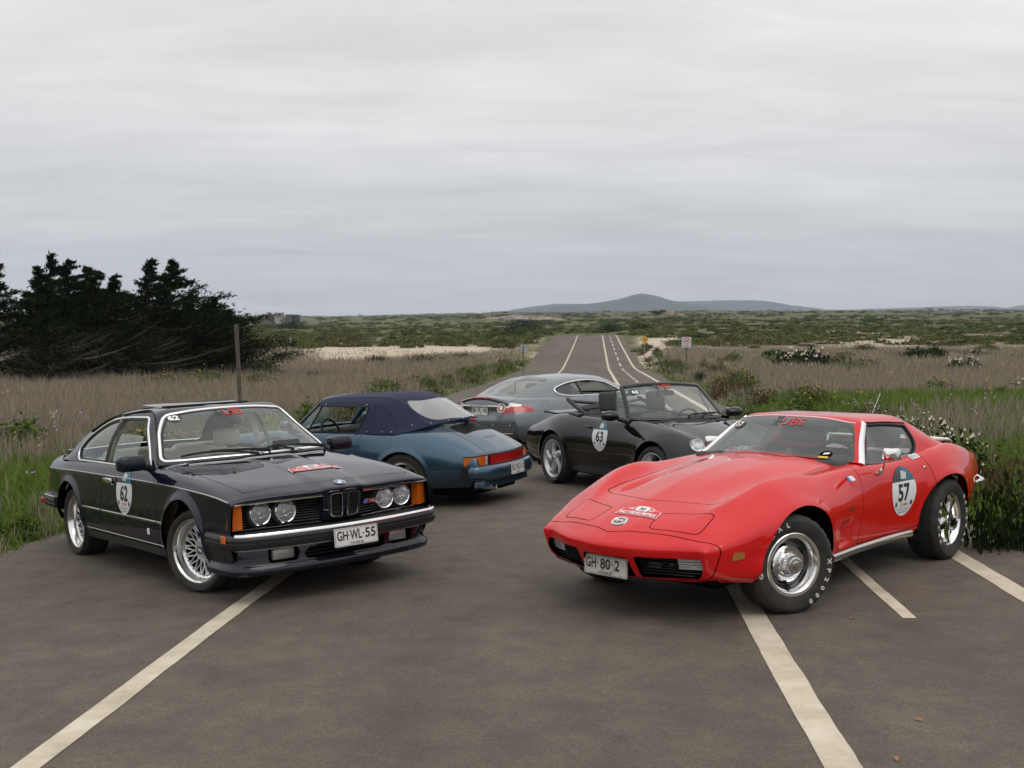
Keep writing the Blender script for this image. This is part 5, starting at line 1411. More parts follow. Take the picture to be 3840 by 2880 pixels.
# ================================================================== red sports car (number 57)
def wheel_rally(root, x, y, Rr, rr, w, sg, steer=0, spin=0):
 """slotted steel wheel with bright trim ring and tall ribbed centre cap"""
 h = w / 2; yl = h * .86
 rim = MB().lathe([(rr - .012, -h * .8), (rr + .004, -h * .84), (rr - .03, -.02), (rr - .05, yl - .085), (rr - .055, yl - .075), (rr - .10, yl - .068), (.06, yl - .072), (0, yl - .072)], 72).obj('wheel', 'grey_wheel', root)
 MB().lathe([(rr - .050, yl - .078), (rr - .046, yl - .060), (rr - .036, yl - .030), (rr - .026, yl - .006), (rr - .014, yl + .006), (rr + .006, yl + .008), (rr + .013, yl + .003), (rr + .012, yl - .006), (rr - .02, yl - .02)], 72).obj('trim_ring', 'polished_alloy', rim)
 ty = tyre_mb(Rr, rr, w).obj('tyre', 'tyre_rubber', rim)
 ring_text('GENERAL', rr + (Rr - rr) * .58, .034, h * 1.0 + .0055, -.18, 1, .255, 'sidewall_lettering', rim)
 ring_text('XP2000', rr + (Rr - rr) * .58, .034, h * 1.0 + .0055, math.pi - .02, 1, .225, 'sidewall_lettering', rim)
 sl = MB()
 for i in range(5):
  a0 = 2 * math.pi * i / 5; V = []
  for da, r in [(q, rr - .066) for q in np.linspace(-.24, .24, 9)] + [(q, rr - .088) for q in np.linspace(.22, -.22, 9)]: V.append((r * math.cos(a0 + da), yl - .0665, r * math.sin(a0 + da)))
  lay([(np.array(V)[:, [0, 2]], [tuple(range(18))])], lambda u, v: (u, yl - .0655, v), 'slot', 'dark_cavity', rim)
 MB().lathe([(.122, yl - .070), (.124, yl - .060), (.112, yl - .052), (.098, yl - .058), (.080, yl - .058), (.074, yl - .052)], 48).obj('cap_flange', 'chrome', rim)
 cap = MB(); n = 72; prof = [(.074, yl - .055), (.064, yl - .030), (.060, yl + .008), (.056, yl + .014)]
 V = []
 for j in range(n):
  th = 2 * math.pi * j / n
  for q, (r, hh) in enumerate(prof):
   r2 = r * (.955 if (j % 2 and 0 < q < 3) else 1); V.append((r2 * math.cos(th), hh, r2 * math.sin(th)))
 cap.add(V, [(j * 4 + i, ((j + 1) % n) * 4 + i, ((j + 1) % n) * 4 + i + 1, j * 4 + i + 1) for j in range(n) for i in range(3)]).obj('hub_cap', 'chrome', rim, angle=15)
 MB().lathe([(.057, yl + .012), (.055, yl + .02), (.045, yl + .024), (.043, yl + .020), (.034, yl + .020), (.032, yl + .024), (.026, yl + .026), (0, yl + .027)], 40).obj('hub_medallion', 'dull_chrome', rim)
 MB().tube([(0, yl - .07, -rr + .06), (.01, yl - .02, -rr + .05)], .008, 8).obj('valve', 'matte_black', rim)
 place_wheel(rim, x, y - sg * h, Rr - .004, sg, steer, spin)
 return rim
def build_red():
 root = thing('sports_car', 'red long-nosed sports car with number 57 and white-lettered tyres', 'car', pose_mat('red'))
 P = paint('red_paint', (.60, .006, .008), rough=.5, dust=.10)
 r0 = [(-2.15, .56, .40), (-2.0, .64, .36), (-1.7, .74, .34), (-1.245, .77, .30), (-.8, .735, .262), (-.3, .715, .258), (.2, .725, .258), (.65, .755, .258), (1.245, .77, .27), (1.6, .755, .262), (1.85, .68, .28), (1.975, .58, .288)]
 r1 = [(-2.22, .61, .44), (-2.05, .69, .41), (-1.7, .80, .385), (-1.245, .865, .35), (-.8, .785, .32), (-.35, .755, .31), (.15, .765, .31), (.65, .805, .318), (1.245, .855, .33), (1.6, .82, .322), (1.88, .73, .32), (2.045, .632, .335)]
 r2 = [(-2.28, .645, .52), (-2.05, .735, .51), (-1.7, .83, .51), (-1.245, .882, .51), (-.8, .805, .455), (-.3, .778, .45), (.2, .79, .45), (.68, .832, .452), (1.245, .868, .47), (1.6, .832, .443), (1.9, .752, .43), (2.075, .658, .42)]
 r3 = [(-2.31, .66, .62), (-2.05, .745, .655), (-1.7, .833, .695), (-1.245, .885, .725), (-.8, .822, .70), (-.25, .79, .665), (.2, .797, .66), (.68, .842, .675), (1.2, .868, .705), (1.6, .83, .635), (1.9, .755, .548), (2.095, .668, .505)]
 r4 = [(-2.30, .62, .785), (-2.05, .69, .825), (-1.75, .725, .895), (-1.45, .737, .938), (-1.1, .74, .92), (-.75, .742, .872), (-.3, .740, .852), (.1, .732, .866), (.35, .725, .866), (.67, .71, .862), (1.0, .66, .893), (1.2, .635, .883), (1.55, .590, .785), (1.765, .568, .688), (1.99, .577, .585), (2.09, .625, .503)]
 r5 = [(-2.32, .50, .79), (-1.9, .52, .842), (-1.45, .55, .882), (-1.0, .58, .885), (-.3, .60, .875), (.12, .59, .900), (.71, .53, .845), (1.15, .49, .806), (1.6, .46, .744), (1.9, .405, .664), (2.12, .36, .576), (2.235, .33, .500)]
 r6 = [(-2.33, .25, .80), (-1.9, .26, .847), (-1.4, .28, .875), (-1.0, .28, .885), (-.3, .28, .91), (.15, .262, .938), (.7, .245, .908), (1.2, .21, .852), (1.6, .18, .766), (1.9, .15, .69), (2.2, .12, .578), (2.30, .10, .500)]
 r7 = [(-2.34, 0, .802), (-1.9, 0, .85), (-1.4, 0, .877), (-1.0, 0, .888), (-.3, 0, .92), (.15, 0, .952), (.7, 0, .925), (1.2, 0, .872), (1.55, 0, .80), (1.764, 0, .740), (1.9, 0, .694), (2.08, 0, .632), (2.21, 0, .578), (2.31, 0, .500)]
 post = [[(1.978, .578, .287), (2.042, .625, .333), (2.072, .652, .41), (2.090, .664, .478), (2.086, .619, .478), (2.231, .33, .472), (2.292, .10, .472), (2.300, 0, .472)],
   [(1.978, .577, .287), (2.034, .618, .318), (2.058, .642, .365), (2.070, .650, .40), (2.064, .608, .40), (2.19, .33, .395), (2.243, .10, .39), (2.25, 0, .39)],
   [(1.976, .576, .287), (1.998, .575, .293), (2.020, .560, .298), (2.036, .535, .300), (2.055, .490, .300), (2.115, .33, .294), (2.152, .10, .287), (2.157, 0, .287)],
   [(1.960, .565, .285), (1.966, .555, .284), (1.980, .540, .283), (1.995, .515, .282), (2.01, .470, .281), (2.05, .33, .278), (2.08, .1, .276), (2.08, 0, .276)]]
 pre = [[(-2.10, .5, .42), (-2.16, .52, .46), (-2.22, .52, .55), (-2.26, .50, .63), (-2.27, .45, .70), (-2.29, .4, .72), (-2.30, .2, .72), (-2.30, 0, .72)]]
 body = loft([r0, r1, r2, r3, r4, r5, r6, r7], (6,), pre, post, nu=250, m=10, smooth=.7)
 V = body.V
 # arch lips
 flare(body, 1.2, .335, .41, .012, .05, 1.14); flare(body, -1.195, .335, .405, .010, .05, 1.12)
 # cove behind the front wheel
 cove = np.array([(.615, .515), (.36, .545), (.37, .50), (.50, .40), (.36, .37), (.40, .345), (.615, .335)])
 d = sdf_poly(V[:, [0, 2]], np.array([(.60, .52), (.345, .548), (.40, .46), (.345, .365), (.60, .335)]))
 k = np.clip(-d / .02, 0, 1) * np.clip((V[:, 0] - .34) / .24, 0, 1) * (np.abs(V[:, 1]) > .6); body.V[:, 1] -= np.sign(V[:, 1]) * k * .038
 renorm(body); S = Surf(body)
 gh = [[(-.95, .72, .875), (-.33, .712, .862)], [(-.95, .668, 1.02), (-.33, .635, 1.02)],
          [(-.95, .578, 1.142), (-.6, .568, 1.162), (-.33, .525, 1.178)], [(-.97, .47, 1.186), (-.6, .455, 1.203), (-.31, .43, 1.207)], [(-1.0, 0, 1.198), (-.6, 0, 1.222), (-.27, 0, 1.222)]]
 gpost = [[(-.13, .712, .87), (-.13, .665, .98), (-.135, .608, 1.05), (-.06, .50, 1.075), (.03, 0, 1.095)], [(.05, .715, .88), (.055, .71, .888), (.06, .70, .895), (.16, .565, .918), (.33, 0, .95)]]
 gpre = [[(-1.62, .70, .905), (-1.64, .66, .905), (-1.66, .60, .90), (-1.70, .47, .885), (-1.75, 0, .862)], [(-1.42, .718, .925), (-1.42, .672, .955), (-1.43, .60, .985), (-1.46, .47, .985), (-1.5, 0, .98)], [(-1.18, .722, .91), (-1.18, .675, 1.0), (-1.18, .592, 1.075), (-1.2, .475, 1.11), (-1.22, 0, 1.115)]]
 top = loft(gh, (2,), gpre, gpost, nu=150, m=12, smooth=.8); GS = Surf(top)
 ws = rpoly([(-.668, .905), (-.56, 1.08), (-.498, 1.168), (-.3, 1.196), (0, 1.204), (.3, 1.196), (.498, 1.168), (.56, 1.08), (.668, .905), (.4, .93), (0, .942), (-.4, .93)], [.03, .2, .03, .2, .2, .2, .03, .2, .03, .2, .2, .2])
 dlo = rpoly([(.025, .885), (-.34, 1.155), (-.62, 1.148), (-.925, 1.118), (-.93, .955), (-.80, .868), (-.66, .855), (-.3, .855)], [.02, .03, .2, .02, .05, .08, .1, .2])
 d = np.where(top.V[:, 0] > -.40, sdf_poly(top.V[:, [1, 2]], ws), .12); d = np.where((top.V[:, 0] > -.40) & (np.abs(top.V[:, 1]) < .70) & (top.V[:, 0] > -.36 + (np.abs(top.V[:, 1]) > .45) * .02), d, .12)
 g_ws, shell = split(top, d)
 d = np.where(np.abs(shell.V[:, 1]) > .45, sdf_poly(shell.V[:, [0, 2]], dlo), .12); g_sd, shell = split(shell, d)
 well = rpoly([(-1.06, -.44), (-1.06, .44), (-1.72, .47), (-1.72, -.47)], .06)
 d = sdf_poly(shell.V[:, [0, 1]], well); shell = split(shell, d)[1]
 tp = []
 for s in (1, -1):
  pp = rpoly([(-.335, .035 * s), (-.335, .60 * s), (-.90, .62 * s), (-.90, .035 * s)], .02)
  t_, shell = panel(shell, pp, [0, 1], lambda m: m.V[:, 2] > 1.10, .007); tp.append(t_)
 to_obj('roof', flange(shell, .05), P, root)
 for t_ in tp: to_obj('roof_panel', flange(t_, .02), P, root)
 w = to_obj('windscreen', g_ws, 'grey_glass', root)
 band = split(g_ws, 1.148 - g_ws.V[:, 2])[0]; to_obj('tint_strip', offset(band, -.002), 'dark_band', w)
 for s in (1, -1):
  q = split(g_sd, -g_sd.V[:, 1] * s)[0]; to_obj('door_window', offset(q, -.012), 'grey_glass', root)
  trim('window_seal', [(p - n * .004, n) for p, n in (GS.side(x, z, s) for x, z in densify(dlo, .03))], 'black_rubber', root, w=.02, h=.008, closed=True)
  pl = [GS.side(x, z, s) for x, z in opencurve([(.055, .89), (-.13, 1.04), (-.335, 1.168)], 8)]
  trim('screen_pillar', [(p, n) for p, n in pl], 'chrome', root, w=.05, h=.010)
  trim('drip_rail', [GS.side(x, z, s) for x, z in opencurve([(-.34, 1.168), (-.62, 1.16), (-.94, 1.135)], 8)], 'matte_black', root, w=.014, h=.006)
 trim('screen_header', [GS.front(y, z) for y, z in opencurve([(-.505, 1.168), (-.3, 1.198), (0, 1.207), (.3, 1.198), (.505, 1.168)], 8)], 'chrome', root, w=.013, h=.006)
 # rear window standing between the buttresses
 MB().add([(-1.10, -.44, .885), (-1.10, .44, .885), (-1.075, .43, 1.155), (-1.072, .2, 1.178), (-1.072, -.2, 1.178), (-1.075, -.43, 1.155)], [(0, 1, 2, 3, 4, 5)]).obj('rear_window', 'clear_glass', root)
 # ---- body panels
 b = cut_wheels(body, [(1.2, .335, .465, .385), (-1.195, .335, .452, .385)])
 b0 = b
 cabin = rpoly([(.02, .50), (-.10, .645), (-.98, .66), (-1.03, .5), (-1.03, -.5), (-.98, -.66), (-.10, -.645), (.02, -.50), (.10, 0)], .04)
 d = np.where(b.V[:, 2] > .83, sdf_poly(b.V[:, [0, 1]], cabin), .12); b = split(b, d)[1]
 half = np.array([(1.764, 0), (1.70, .22), (1.632, .44), (1.60, .485), (1.40, .495), (1.15, .495), (.71, .535), (.30, .572), (.14, .60), (.235, .30), (.30, .24), (.30, 0)])
 hp = np.concatenate([half, (half[::-1] * [1, -1])[1:-1]])
 hood, b = panel(b, hp, [0, 1], lambda m: m.V[:, 2] > .68, .006)
 lids = []
 for s in (1, -1):
  lp = rpoly([(1.765, .545 * s), (1.900, .205 * s), (2.098, .235 * s), (1.992, .565 * s)], [.045, .03, .05, .05])
  l_, b = panel(b, lp, [0, 1], lambda m: m.V[:, 2] > .54, .006); lids.append(l_)
 door = rpoly([(.24, .93), (.195, .80), (.205, .62), (.262, .34), (.27, .322), (-.72, .322), (-.93, .52), (-.95, .64), (-.93, .80), (-.86, .905), (-.80, .96)], [0, .08, .1, .02, .02, .08, .1, .1, .1, .1, 0])
 doors = []
 for s in (1, -1):
  dd, b = panel(b, door, [0, 2], lambda m: m.V[:, 1] * s > .6, .006); doors.append((s, dd))
 # nose cover ahead of its seam
 f = (2.208 - .30 * np.abs(b.V[:, 1])) - b.V[:, 0]
 nose = split(b, f + .003)[0]; b = split(b, f - .003)[1]
 ops = [rpoly([(.232, .452), (.640, .452), (.650, .40), (.615, .322), (.235, .303)], [.01, .02, .03, .05, .01]), None, rpoly([(-.186, .436), (.186, .436), (.20, .24), (-.20, .24)], [.03, .03, 0, 0])]
 ops[1] = ops[0] * [-1, 1]
 for o in ops:
  d = np.where(nose.V[:, 0] > 1.9, sdf_poly(nose.V[:, [1, 2]], o), .12); d = np.where(nose.N[:, 0] > .2, d, .12); nose = split(nose, d)[1]
 to_obj('body', flange(b, .02), P, root)
 no = to_obj('nose_cover', flange(nose, .055), P, root)
 to_obj('bonnet', flange(hood, .02), P, root)
 for l_ in lids: to_obj('headlight_door', flange(l_, .015), P, root)
 # grilles behind the openings
 for s in (1, -1):
  yy = np.linspace(.20, .68, 14); X = lambda y: 2.165 - .30 * (y - .2) - .25 * max(0, y - .5) ** 1.0 * .6
  MB().add([(X(y) - .05, s * y, z) for y in yy for z in (.28, .48)], [(2 * i, 2 * i + 2, 2 * i + 3, 2 * i + 1) for i in range(13)]).obj('grille_backing', 'dark_cavity', no)
  g = MB()
  for z in np.linspace(.312, .448, 8): g.tube([(X(y) - .006 + (z - .38) * .3, s * y, z) for y in yy], .0042, 5)
  go = g.obj('grille_slats', 'black_plastic', no); go['kind'] = 'stuff'
  lo = MB(); yl_ = np.linspace(.478, .628, 8)
  lo.add([(X(y) + .003 + (z - .38) * .3, s * y, z) for y in yl_ for z in (.378, .444)], [(2 * i, 2 * i + 2, 2 * i + 3, 2 * i + 1) for i in range(7)])
  la = lo.obj('parking_lamp', 'clear_lens_backing', no)
  rb = MB()
  for y in np.linspace(.483, .624, 15): rb.box((X(y) + .006, s * y, .411), (.006, .003, .062), np.array([[1, 0, .3], [0, 1, 0], [-.3, 0, 1]]))
  rb.obj('lens_ribs', 'dull_chrome', la)
  rb = MB()
  for z in (.395, .411, .428): rb.tube([(X(y) + .009 + (z - .38) * .3, s * y, z) for y in yl_], .0022, 5)
  rb.obj('lamp_bars', 'chrome', la)
  if s > 0:
   for (a, c, z, hh) in ((.27, .345, .398, .010), (.262, .35, .382, .010), (.255, .345, .366, .009), (.40, .43, .395, .008), (.40, .42, .381, .007)):
    MB().add([(X(a) - .02, a, z), (X(c) - .02, c, z), (X(c) - .02, c, z + hh), (X(a) - .02, a + .008, z + hh)], [(0, 1, 2, 3)]).obj('grille_sticker', 'print_grey', no)
  p, n = S.side(1.86, .462, s)
  sm = MB().prism(rpoly([(-.052, -.026), (.052, -.016), (.046, .026), (-.040, .026)], .006), -.004, .006, frame_map(p, np.array([-n[1], n[0], 0]) * (1 if s > 0 else 1), (0, 0, 1)) if s > 0 else frame_map(p, np.array([-n[1], n[0], 0]), (0, 0, 1))).obj('side_marker', 'dim_amber_lens', root)
 MB().box((2.06, 0, .36), (.03, .42, .16)).obj('intake_backing', 'dark_cavity', root)
 number_plate(root, [('GH', -.120, .085), ('80', .0, .085), ('2', .098, .04)], (2.212, -.02, .350), (0, 1, 0), (-.02, 0, 1), True)
 # medallion and rally shield on the nose
 p, n = S.top(2.085, 0)
 p, n = (S.top(2.085, .03)[0] + S.top(2.085, -.03)[0]) / 2, (S.top(2.085, .03)[1] + S.top(2.085, -.03)[1]) / 2; n /= np.linalg.norm(n)
 tx = np.array([-1, 0, 0]) + n * n[0]; tx /= np.linalg.norm(tx)
 fr = lambda u, v, h=0: p + n * (.004 + h) + np.array([0, 1, 0]) * u + tx * v
 md = MB(); t = np.linspace(0, 2 * math.pi, 40, endpoint=False)
 md.add([fr(r * math.cos(a), r * math.sin(a), h) for r, h in ((.058, -.004), (.056, .004), (.049, .006), (.046, .003)) for a in t], [(k_ * 40 + i, k_ * 40 + (i + 1) % 40, (k_ + 1) * 40 + (i + 1) % 40, (k_ + 1) * 40 + i) for k_ in range(3) for i in range(40)])
 mo = md.obj('medallion', 'chrome', root)
 lay([poly_shape(ell(0, 0, .0465, .0465, 40))], lambda u, v: fr(u, v, .0032), 'medallion_field', 'print_grey', mo); lay([poly_shape(ell(0, 0, .034, .034, 30))], lambda u, v: fr(u, v, .004), 'medallion_field', 'dark_red_lens', mo)
 lay([(np.array([(-.026, -.008), (-.004, .004), (-.008, .018), (-.028, .010)]), [(0, 1, 2, 3)]), (np.array([(.026, -.008), (.004, .004), (.008, .018), (.028, .010)]), [(0, 1, 2, 3)]), (np.array([(-.014, -.02), (-.012, -.022), (.014, .016), (.012, .018)]), [(0, 1, 2, 3)])], lambda u, v: fr(u, v, .005), 'crossed_flags', 'print_white', mo)
 def fs(u, v, h):
  q, n_ = S.top(1.935 - v, .055 + u); return q + n_ * (h + .002)
 rally_plate(root, fs, .34, .15)
 # cowl vent at the back of the bonnet bulge
 vg = MB()
 for y in np.linspace(-.235, .235, 34):
  p0, n0 = S.top(.33, y * .95); p1, n1 = S.top(.20, y); vg.tube([p0 + n0 * .002, p1 + n1 * .002], .0035, 4)
 vg.obj('cowl_vent_bars', P, root)
 V_ = []
 for y in np.linspace(-.24, .24, 13):
  for x in (.335, .195):
   q, n_ = S.top(x, y * (.95 if x > .3 else 1)); V_.append(q + n_ * .0015)
 MB().add(V_, [(2 * i, 2 * i + 2, 2 * i + 3, 2 * i + 1) for i in range(12)]).obj('cowl_vent', 'dark_red_lens', root)
 for s, dd in doors:
  do = to_obj('door', flange(dd, .02), P, root)
  pm, nm = S.top(-.80, .735 * s); tx = np.array([0, s * 1.0, 0]) - nm * nm[1] * s; tx /= np.linalg.norm(tx); ux = np.array([1., 0, 0]) - nm * nm[0]; ux /= np.linalg.norm(ux)
  q = lambda u, v, h: pm + ux * u + tx * v + nm * h
  MB().prism(rpoly([(-.065, -.028), (.065, -.028), (.075, .028), (-.055, .028)], .012), -.003, .005, q).obj('handle', 'chrome', do); MB().prism(rpoly([(-.045, -.017), (.047, -.017), (.055, .016), (-.037, .016)], .008), .004, .0075, q).obj('handle_plate', 'dull_chrome', do)
  pl, nl = S.side(-.85, .792, s); MB().lathe([(0, .007), (.014, .006), (.017, -.002)], 18, 'y', pl).obj('lock', 'chrome', do) if s > 0 else None
  # door mirror
  hd = np.array([.03, .925 * s, .973]) if s > 0 else np.array([-.285, -.855, .945]); bs, bn = S.side(-.10 if s > 0 else -.30, .812, s)
  mm = MB(); oc = rpoly([(-.082, -.048), (.082, -.040), (.070, .048), (-.074, .046)], .022); k_ = len(oc)
  Vh = [hd + np.array([-.035, u * .82, v]) for u, v in oc] + [hd + np.array([.0, u * .80, v * .98]) for u, v in oc] + [hd + np.array([.055, 0, -.006])]
  mm.add(Vh, [tuple(range(k_ - 1, -1, -1))] + [(i, (i + 1) % k_, k_ + (i + 1) % k_, k_ + i) for i in range(k_)] + [(k_ + i, k_ + (i + 1) % k_, 2 * k_) for i in range(k_)])
  mo = mm.obj('mirror', 'chrome', do, angle=30)
  st = MB(); st.tube([bs - bn * .01, bs + bn * .02, bs + bn * .045 + np.array([0, 0, .03]), hd + np.array([.05, 0, -.012])], .01, 8, rad=[.022, .020, .010, .007]); st.obj('mirror_stalk', 'chrome', mo)
  for (a, c, mt) in (((.302, .408), (.794, .829), 'print_white'), ((.302, .408), (.757, .793), 'print_red'), ((.374, .408), (.794, .829), 'badge_blue')):
   if s > 0:
    sk = lambda x, z: (x - (.829 - z) * .9, z)
    poly = densify([sk(a[0], c[0]), sk(a[1], c[0]), sk(a[1], c[1]), sk(a[0], c[1])], .02)
    lf = .003 if mt != 'badge_blue' else .0042
    ff = on_surf(S, 'side', s, lf); cen = poly.mean(0)
    MB().add([ff(*cen)] + [ff(*p_) for p_ in poly], [(0, i + 1, (i + 1) % len(poly) + 1) for i in range(len(poly))]).obj('flag_sticker', mt, root, angle=80)
  ff = on_surf(S, 'side', s, .006)
  lay([text_uv('Stingray', 0, 0, .125, .042, .015, .3)], lambda u, v: ff(.43 - s * u, .612 + v), 'wing_script', 'dull_chrome', root)
  MB().add(*sweep([S.side(x, .278, s)[0] + np.array([0, s * .022, -.0]) for x in np.linspace(.66, -.70, 16)], [(0, s, 0.)] * 16, [(-.030, -.03), (.028, -.03), (.028, .0), (.018, .007), (-.012, .010), (-.030, -.004)])).obj('sill_moulding', 'dull_chrome', root)
  sticker(root, S, -.475, .832, .447, .19, '57', s)
 # rear: bumperettes, lamps, luggage rack, aerial
 for s in (1, -1):
  MB().tube([(-2.02, s * .755, .555), (-2.20, s * .745, .562), (-2.33, s * .66, .565), (-2.37, s * .40, .565)], .02, 8, rad=[.01, .022, .026, .024]).obj('bumper', 'chrome', root)
  for y in (.34, .54): MB().lathe([(0, -2.345 + .0), (.05, -2.340), (.06, -2.30)], 24, 'x', (0, s * y, .665)).obj('rear_light', 'red_lens', root)
 rk = MB()
 for y in (-.45, .45): rk.tube([(-1.60, y, .885), (-1.62, y, .935), (-1.75, y, .94), (-2.18, y, .905), (-2.24, y, .88), (-2.26, y, .82)], .011, 8)
 rk.tube([(-1.62, -.45, .948), (-1.60, 0, .955), (-1.62, .45, .948)], .011, 8); rk.tube([(-2.18, -.45, .912), (-2.2, 0, .915), (-2.18, .45, .912)], .011, 8)
 for y in (-.22, 0, .22): rk.tube([(-1.62, y, .945), (-2.18, y, .905)], .008, 6)
 rk.obj('luggage_rack', 'chrome', root)
 MB().tube([(-1.92, -.28, .84), (-2.33, -.28, 1.30)], .0018, 6).obj('aerial', 'chrome', root)
 fsc = lambda u, v, h: (lambda q_, n_: q_ + n_ * (h + .001))(*GS.front(u, v))
 screen_marks(root, GS, fsc, '57', -.455, 1.125, .04, 1.168, .95, .20, .03)
 eo = lay([poly_shape(ell(.47, .952, .044, .026, 24))], lambda u, v: fsc(u, v, .001), 'screen_label', 'print_black', root)
 lay([(np.array([(-.02, 0), (.02, .004), (.024, .016), (-.016, .012)]) + [.47, .952], [(0, 1, 2, 3)])], lambda u, v: fsc(u, v, .003), 'label_print', 'tint_band' if False else 'print_white', eo)
 lay([(np.array([(-.035, -.022), (.03, -.024), (.025, -.012), (-.04, -.010)]) + [.47, .952], [(0, 1, 2, 3)])], lambda u, v: fsc(u, v, .003), 'label_print', 'print_yellow', eo)
 # ---- underside and wheels
 underbody(root, -2.0, 1.78, .56, .21, .32, [(1.2, .77, .44, .34), (-1.195, .78, .43, .34)])
 for s in (1, -1):
  wheel_rally(root, 1.245, s * .865, .335, .205, .255, s, steer=R(-23), spin=0)
  wr = wheel_spoke5(root, -1.245, s * .87, .335, .215, .275, s, spin=.3, twist=0, material='chrome', nsp=5, wide=1.5)
  h = .275 / 2
  ring_text('GENERAL', .215 + .12 * .58, .034, h + .0055, math.pi - .05 - .3, 1, .24, 'sidewall_lettering', wr); ring_text('XP2000', .215 + .12 * .58, .034, h + .0055, .05 - .3, 1, .225, 'sidewall_lettering', wr)
 # ---- cabin
 tub(root, -1.08, .28, .66, .32, .84, 'black_vinyl')
 for s in (1, -1): seat(root, -.78, s * .34, .46, .45, .90, 'black_vinyl', True, .19, .40, .28)
 da = MB().rbox((.08, 0, .86), (.42, 1.30, .12), .05, 3); da.rbox((-.02, .36, .88), (.24, .40, .10), .04, 3); da.obj('dashboard', 'black_vinyl', root)
 steering_wheel(root, -.28, .36, .845, .19, .4)
 MB().rbox((-1.25, 0, .80), (.4, 1.1, .05), .02, 2).obj('parcel_shelf', 'black_vinyl', root)
 mr = MB().rbox((-.20, .0, 1.085), (.045, .24, .06), .02, 3); mr.tube([(-.19, 0, 1.10), (-.16, 0, 1.17)], .01, 6); mr.obj('rear_view_mirror', 'black_plastic', root)
 MB().rbox((-.24, -.10, 1.165), (.10, .16, .02), .008, 2).obj('sun_visor', 'beige_leather', root)
 # things lying on the dashboard: rally card and a suction holder
 cp = pose_mat('red')
 return root
red = build_red()
def fc(c, ux, vx): return frame_map(c, ux, vx)
card = thing('rally_card', 'red and white rally card lying on the dashboard of the red sports car', 'card', pose_mat('red') @ Matrix.Translation((.13, -.30, .935)))
cf = fc((0, 0, 0), (.25, 1, 0), (-.85, .2, .42))
rally_plate(card, lambda u, v, h: cf(u, v, h), .30, .15)
ph = thing('phone_holder', 'black suction phone holder standing on the dashboard of the red sports car', 'phone holder', pose_mat('red') @ Matrix.Translation((.07, -.02, .93)))
MB().lathe([(0, .0), (.045, .0), (.045, .03), (.02, .04)], 20, 'x').obj('suction_cup', 'black_plastic', ph)
MB().tube([(.02, 0, 0), (0, .06, .01), (-.02, .11, .01)], .008, 6).obj('arm', 'dull_chrome', ph)
MB().lathe([(0, .0), (.035, .0), (.035, .015), (.0, .015)], 20, 'x', (-.02, .12, .01)).obj('clamp', 'dull_chrome', ph)
# ================================================================== black convertible (number 63)
def ruled(cv0, cv1, n=10, bulge=0.0):
 """surface between two curves (same point count), bulged outwards along +x a little"""
 a, b = np.asarray(cv0, float), np.asarray(cv1, float)
 t = np.linspace(0, 1, n)[:, None, None]
 S_ = a[None] * (1 - t) + b[None] * t; S_[..., 0] += bulge * 4 * t[..., 0] * (1 - t[..., 0])
 m = grid_mesh(S_, mirror=False)
 if m.N[:, 2].mean() < 0: m.N = -m.N; m.F = m.F[:, ::-1]
 return m
def screen_frame(root, glassname, by, bx0, bx1, bz, ty, tx0, tx1, tz0, tz1, frame_mat, w=.05, seal='black_rubber', bz1=None, hh=.012):
 ys = np.linspace(-1, 1, 25)
 bot = [(bx0 + (bx1 - bx0) * (1 - y * y), by * y, bz + ((bz1 or bz) - bz) * (1 - y * y)) for y in ys]
 tp = [(tx0 + (tx1 - tx0) * (1 - y * y), ty * y, tz0 + (tz1 - tz0) * (1 - y * y)) for y in ys]
 g = ruled(bot, tp, 12, .015); S = Surf(g)
 go = to_obj('windscreen', g, glassname, root)
 n = g.N.mean(0); idx = np.arange(12 * 25).reshape(12, 25)
 loop = np.concatenate([idx[0, :-1], idx[:-1, -1], idx[-1, :0:-1], idx[:0:-1, 0]])
 pts = [(g.V[i], g.N[i]) for i in loop]
 trim('screen_frame', pts, frame_mat, root, closed=True, prof=[(-w / 2, -.02), (w / 2, -.02), (w / 2, .004), (w * .3, hh), (-w * .3, hh), (-w / 2, .004)])
 return go, g, S
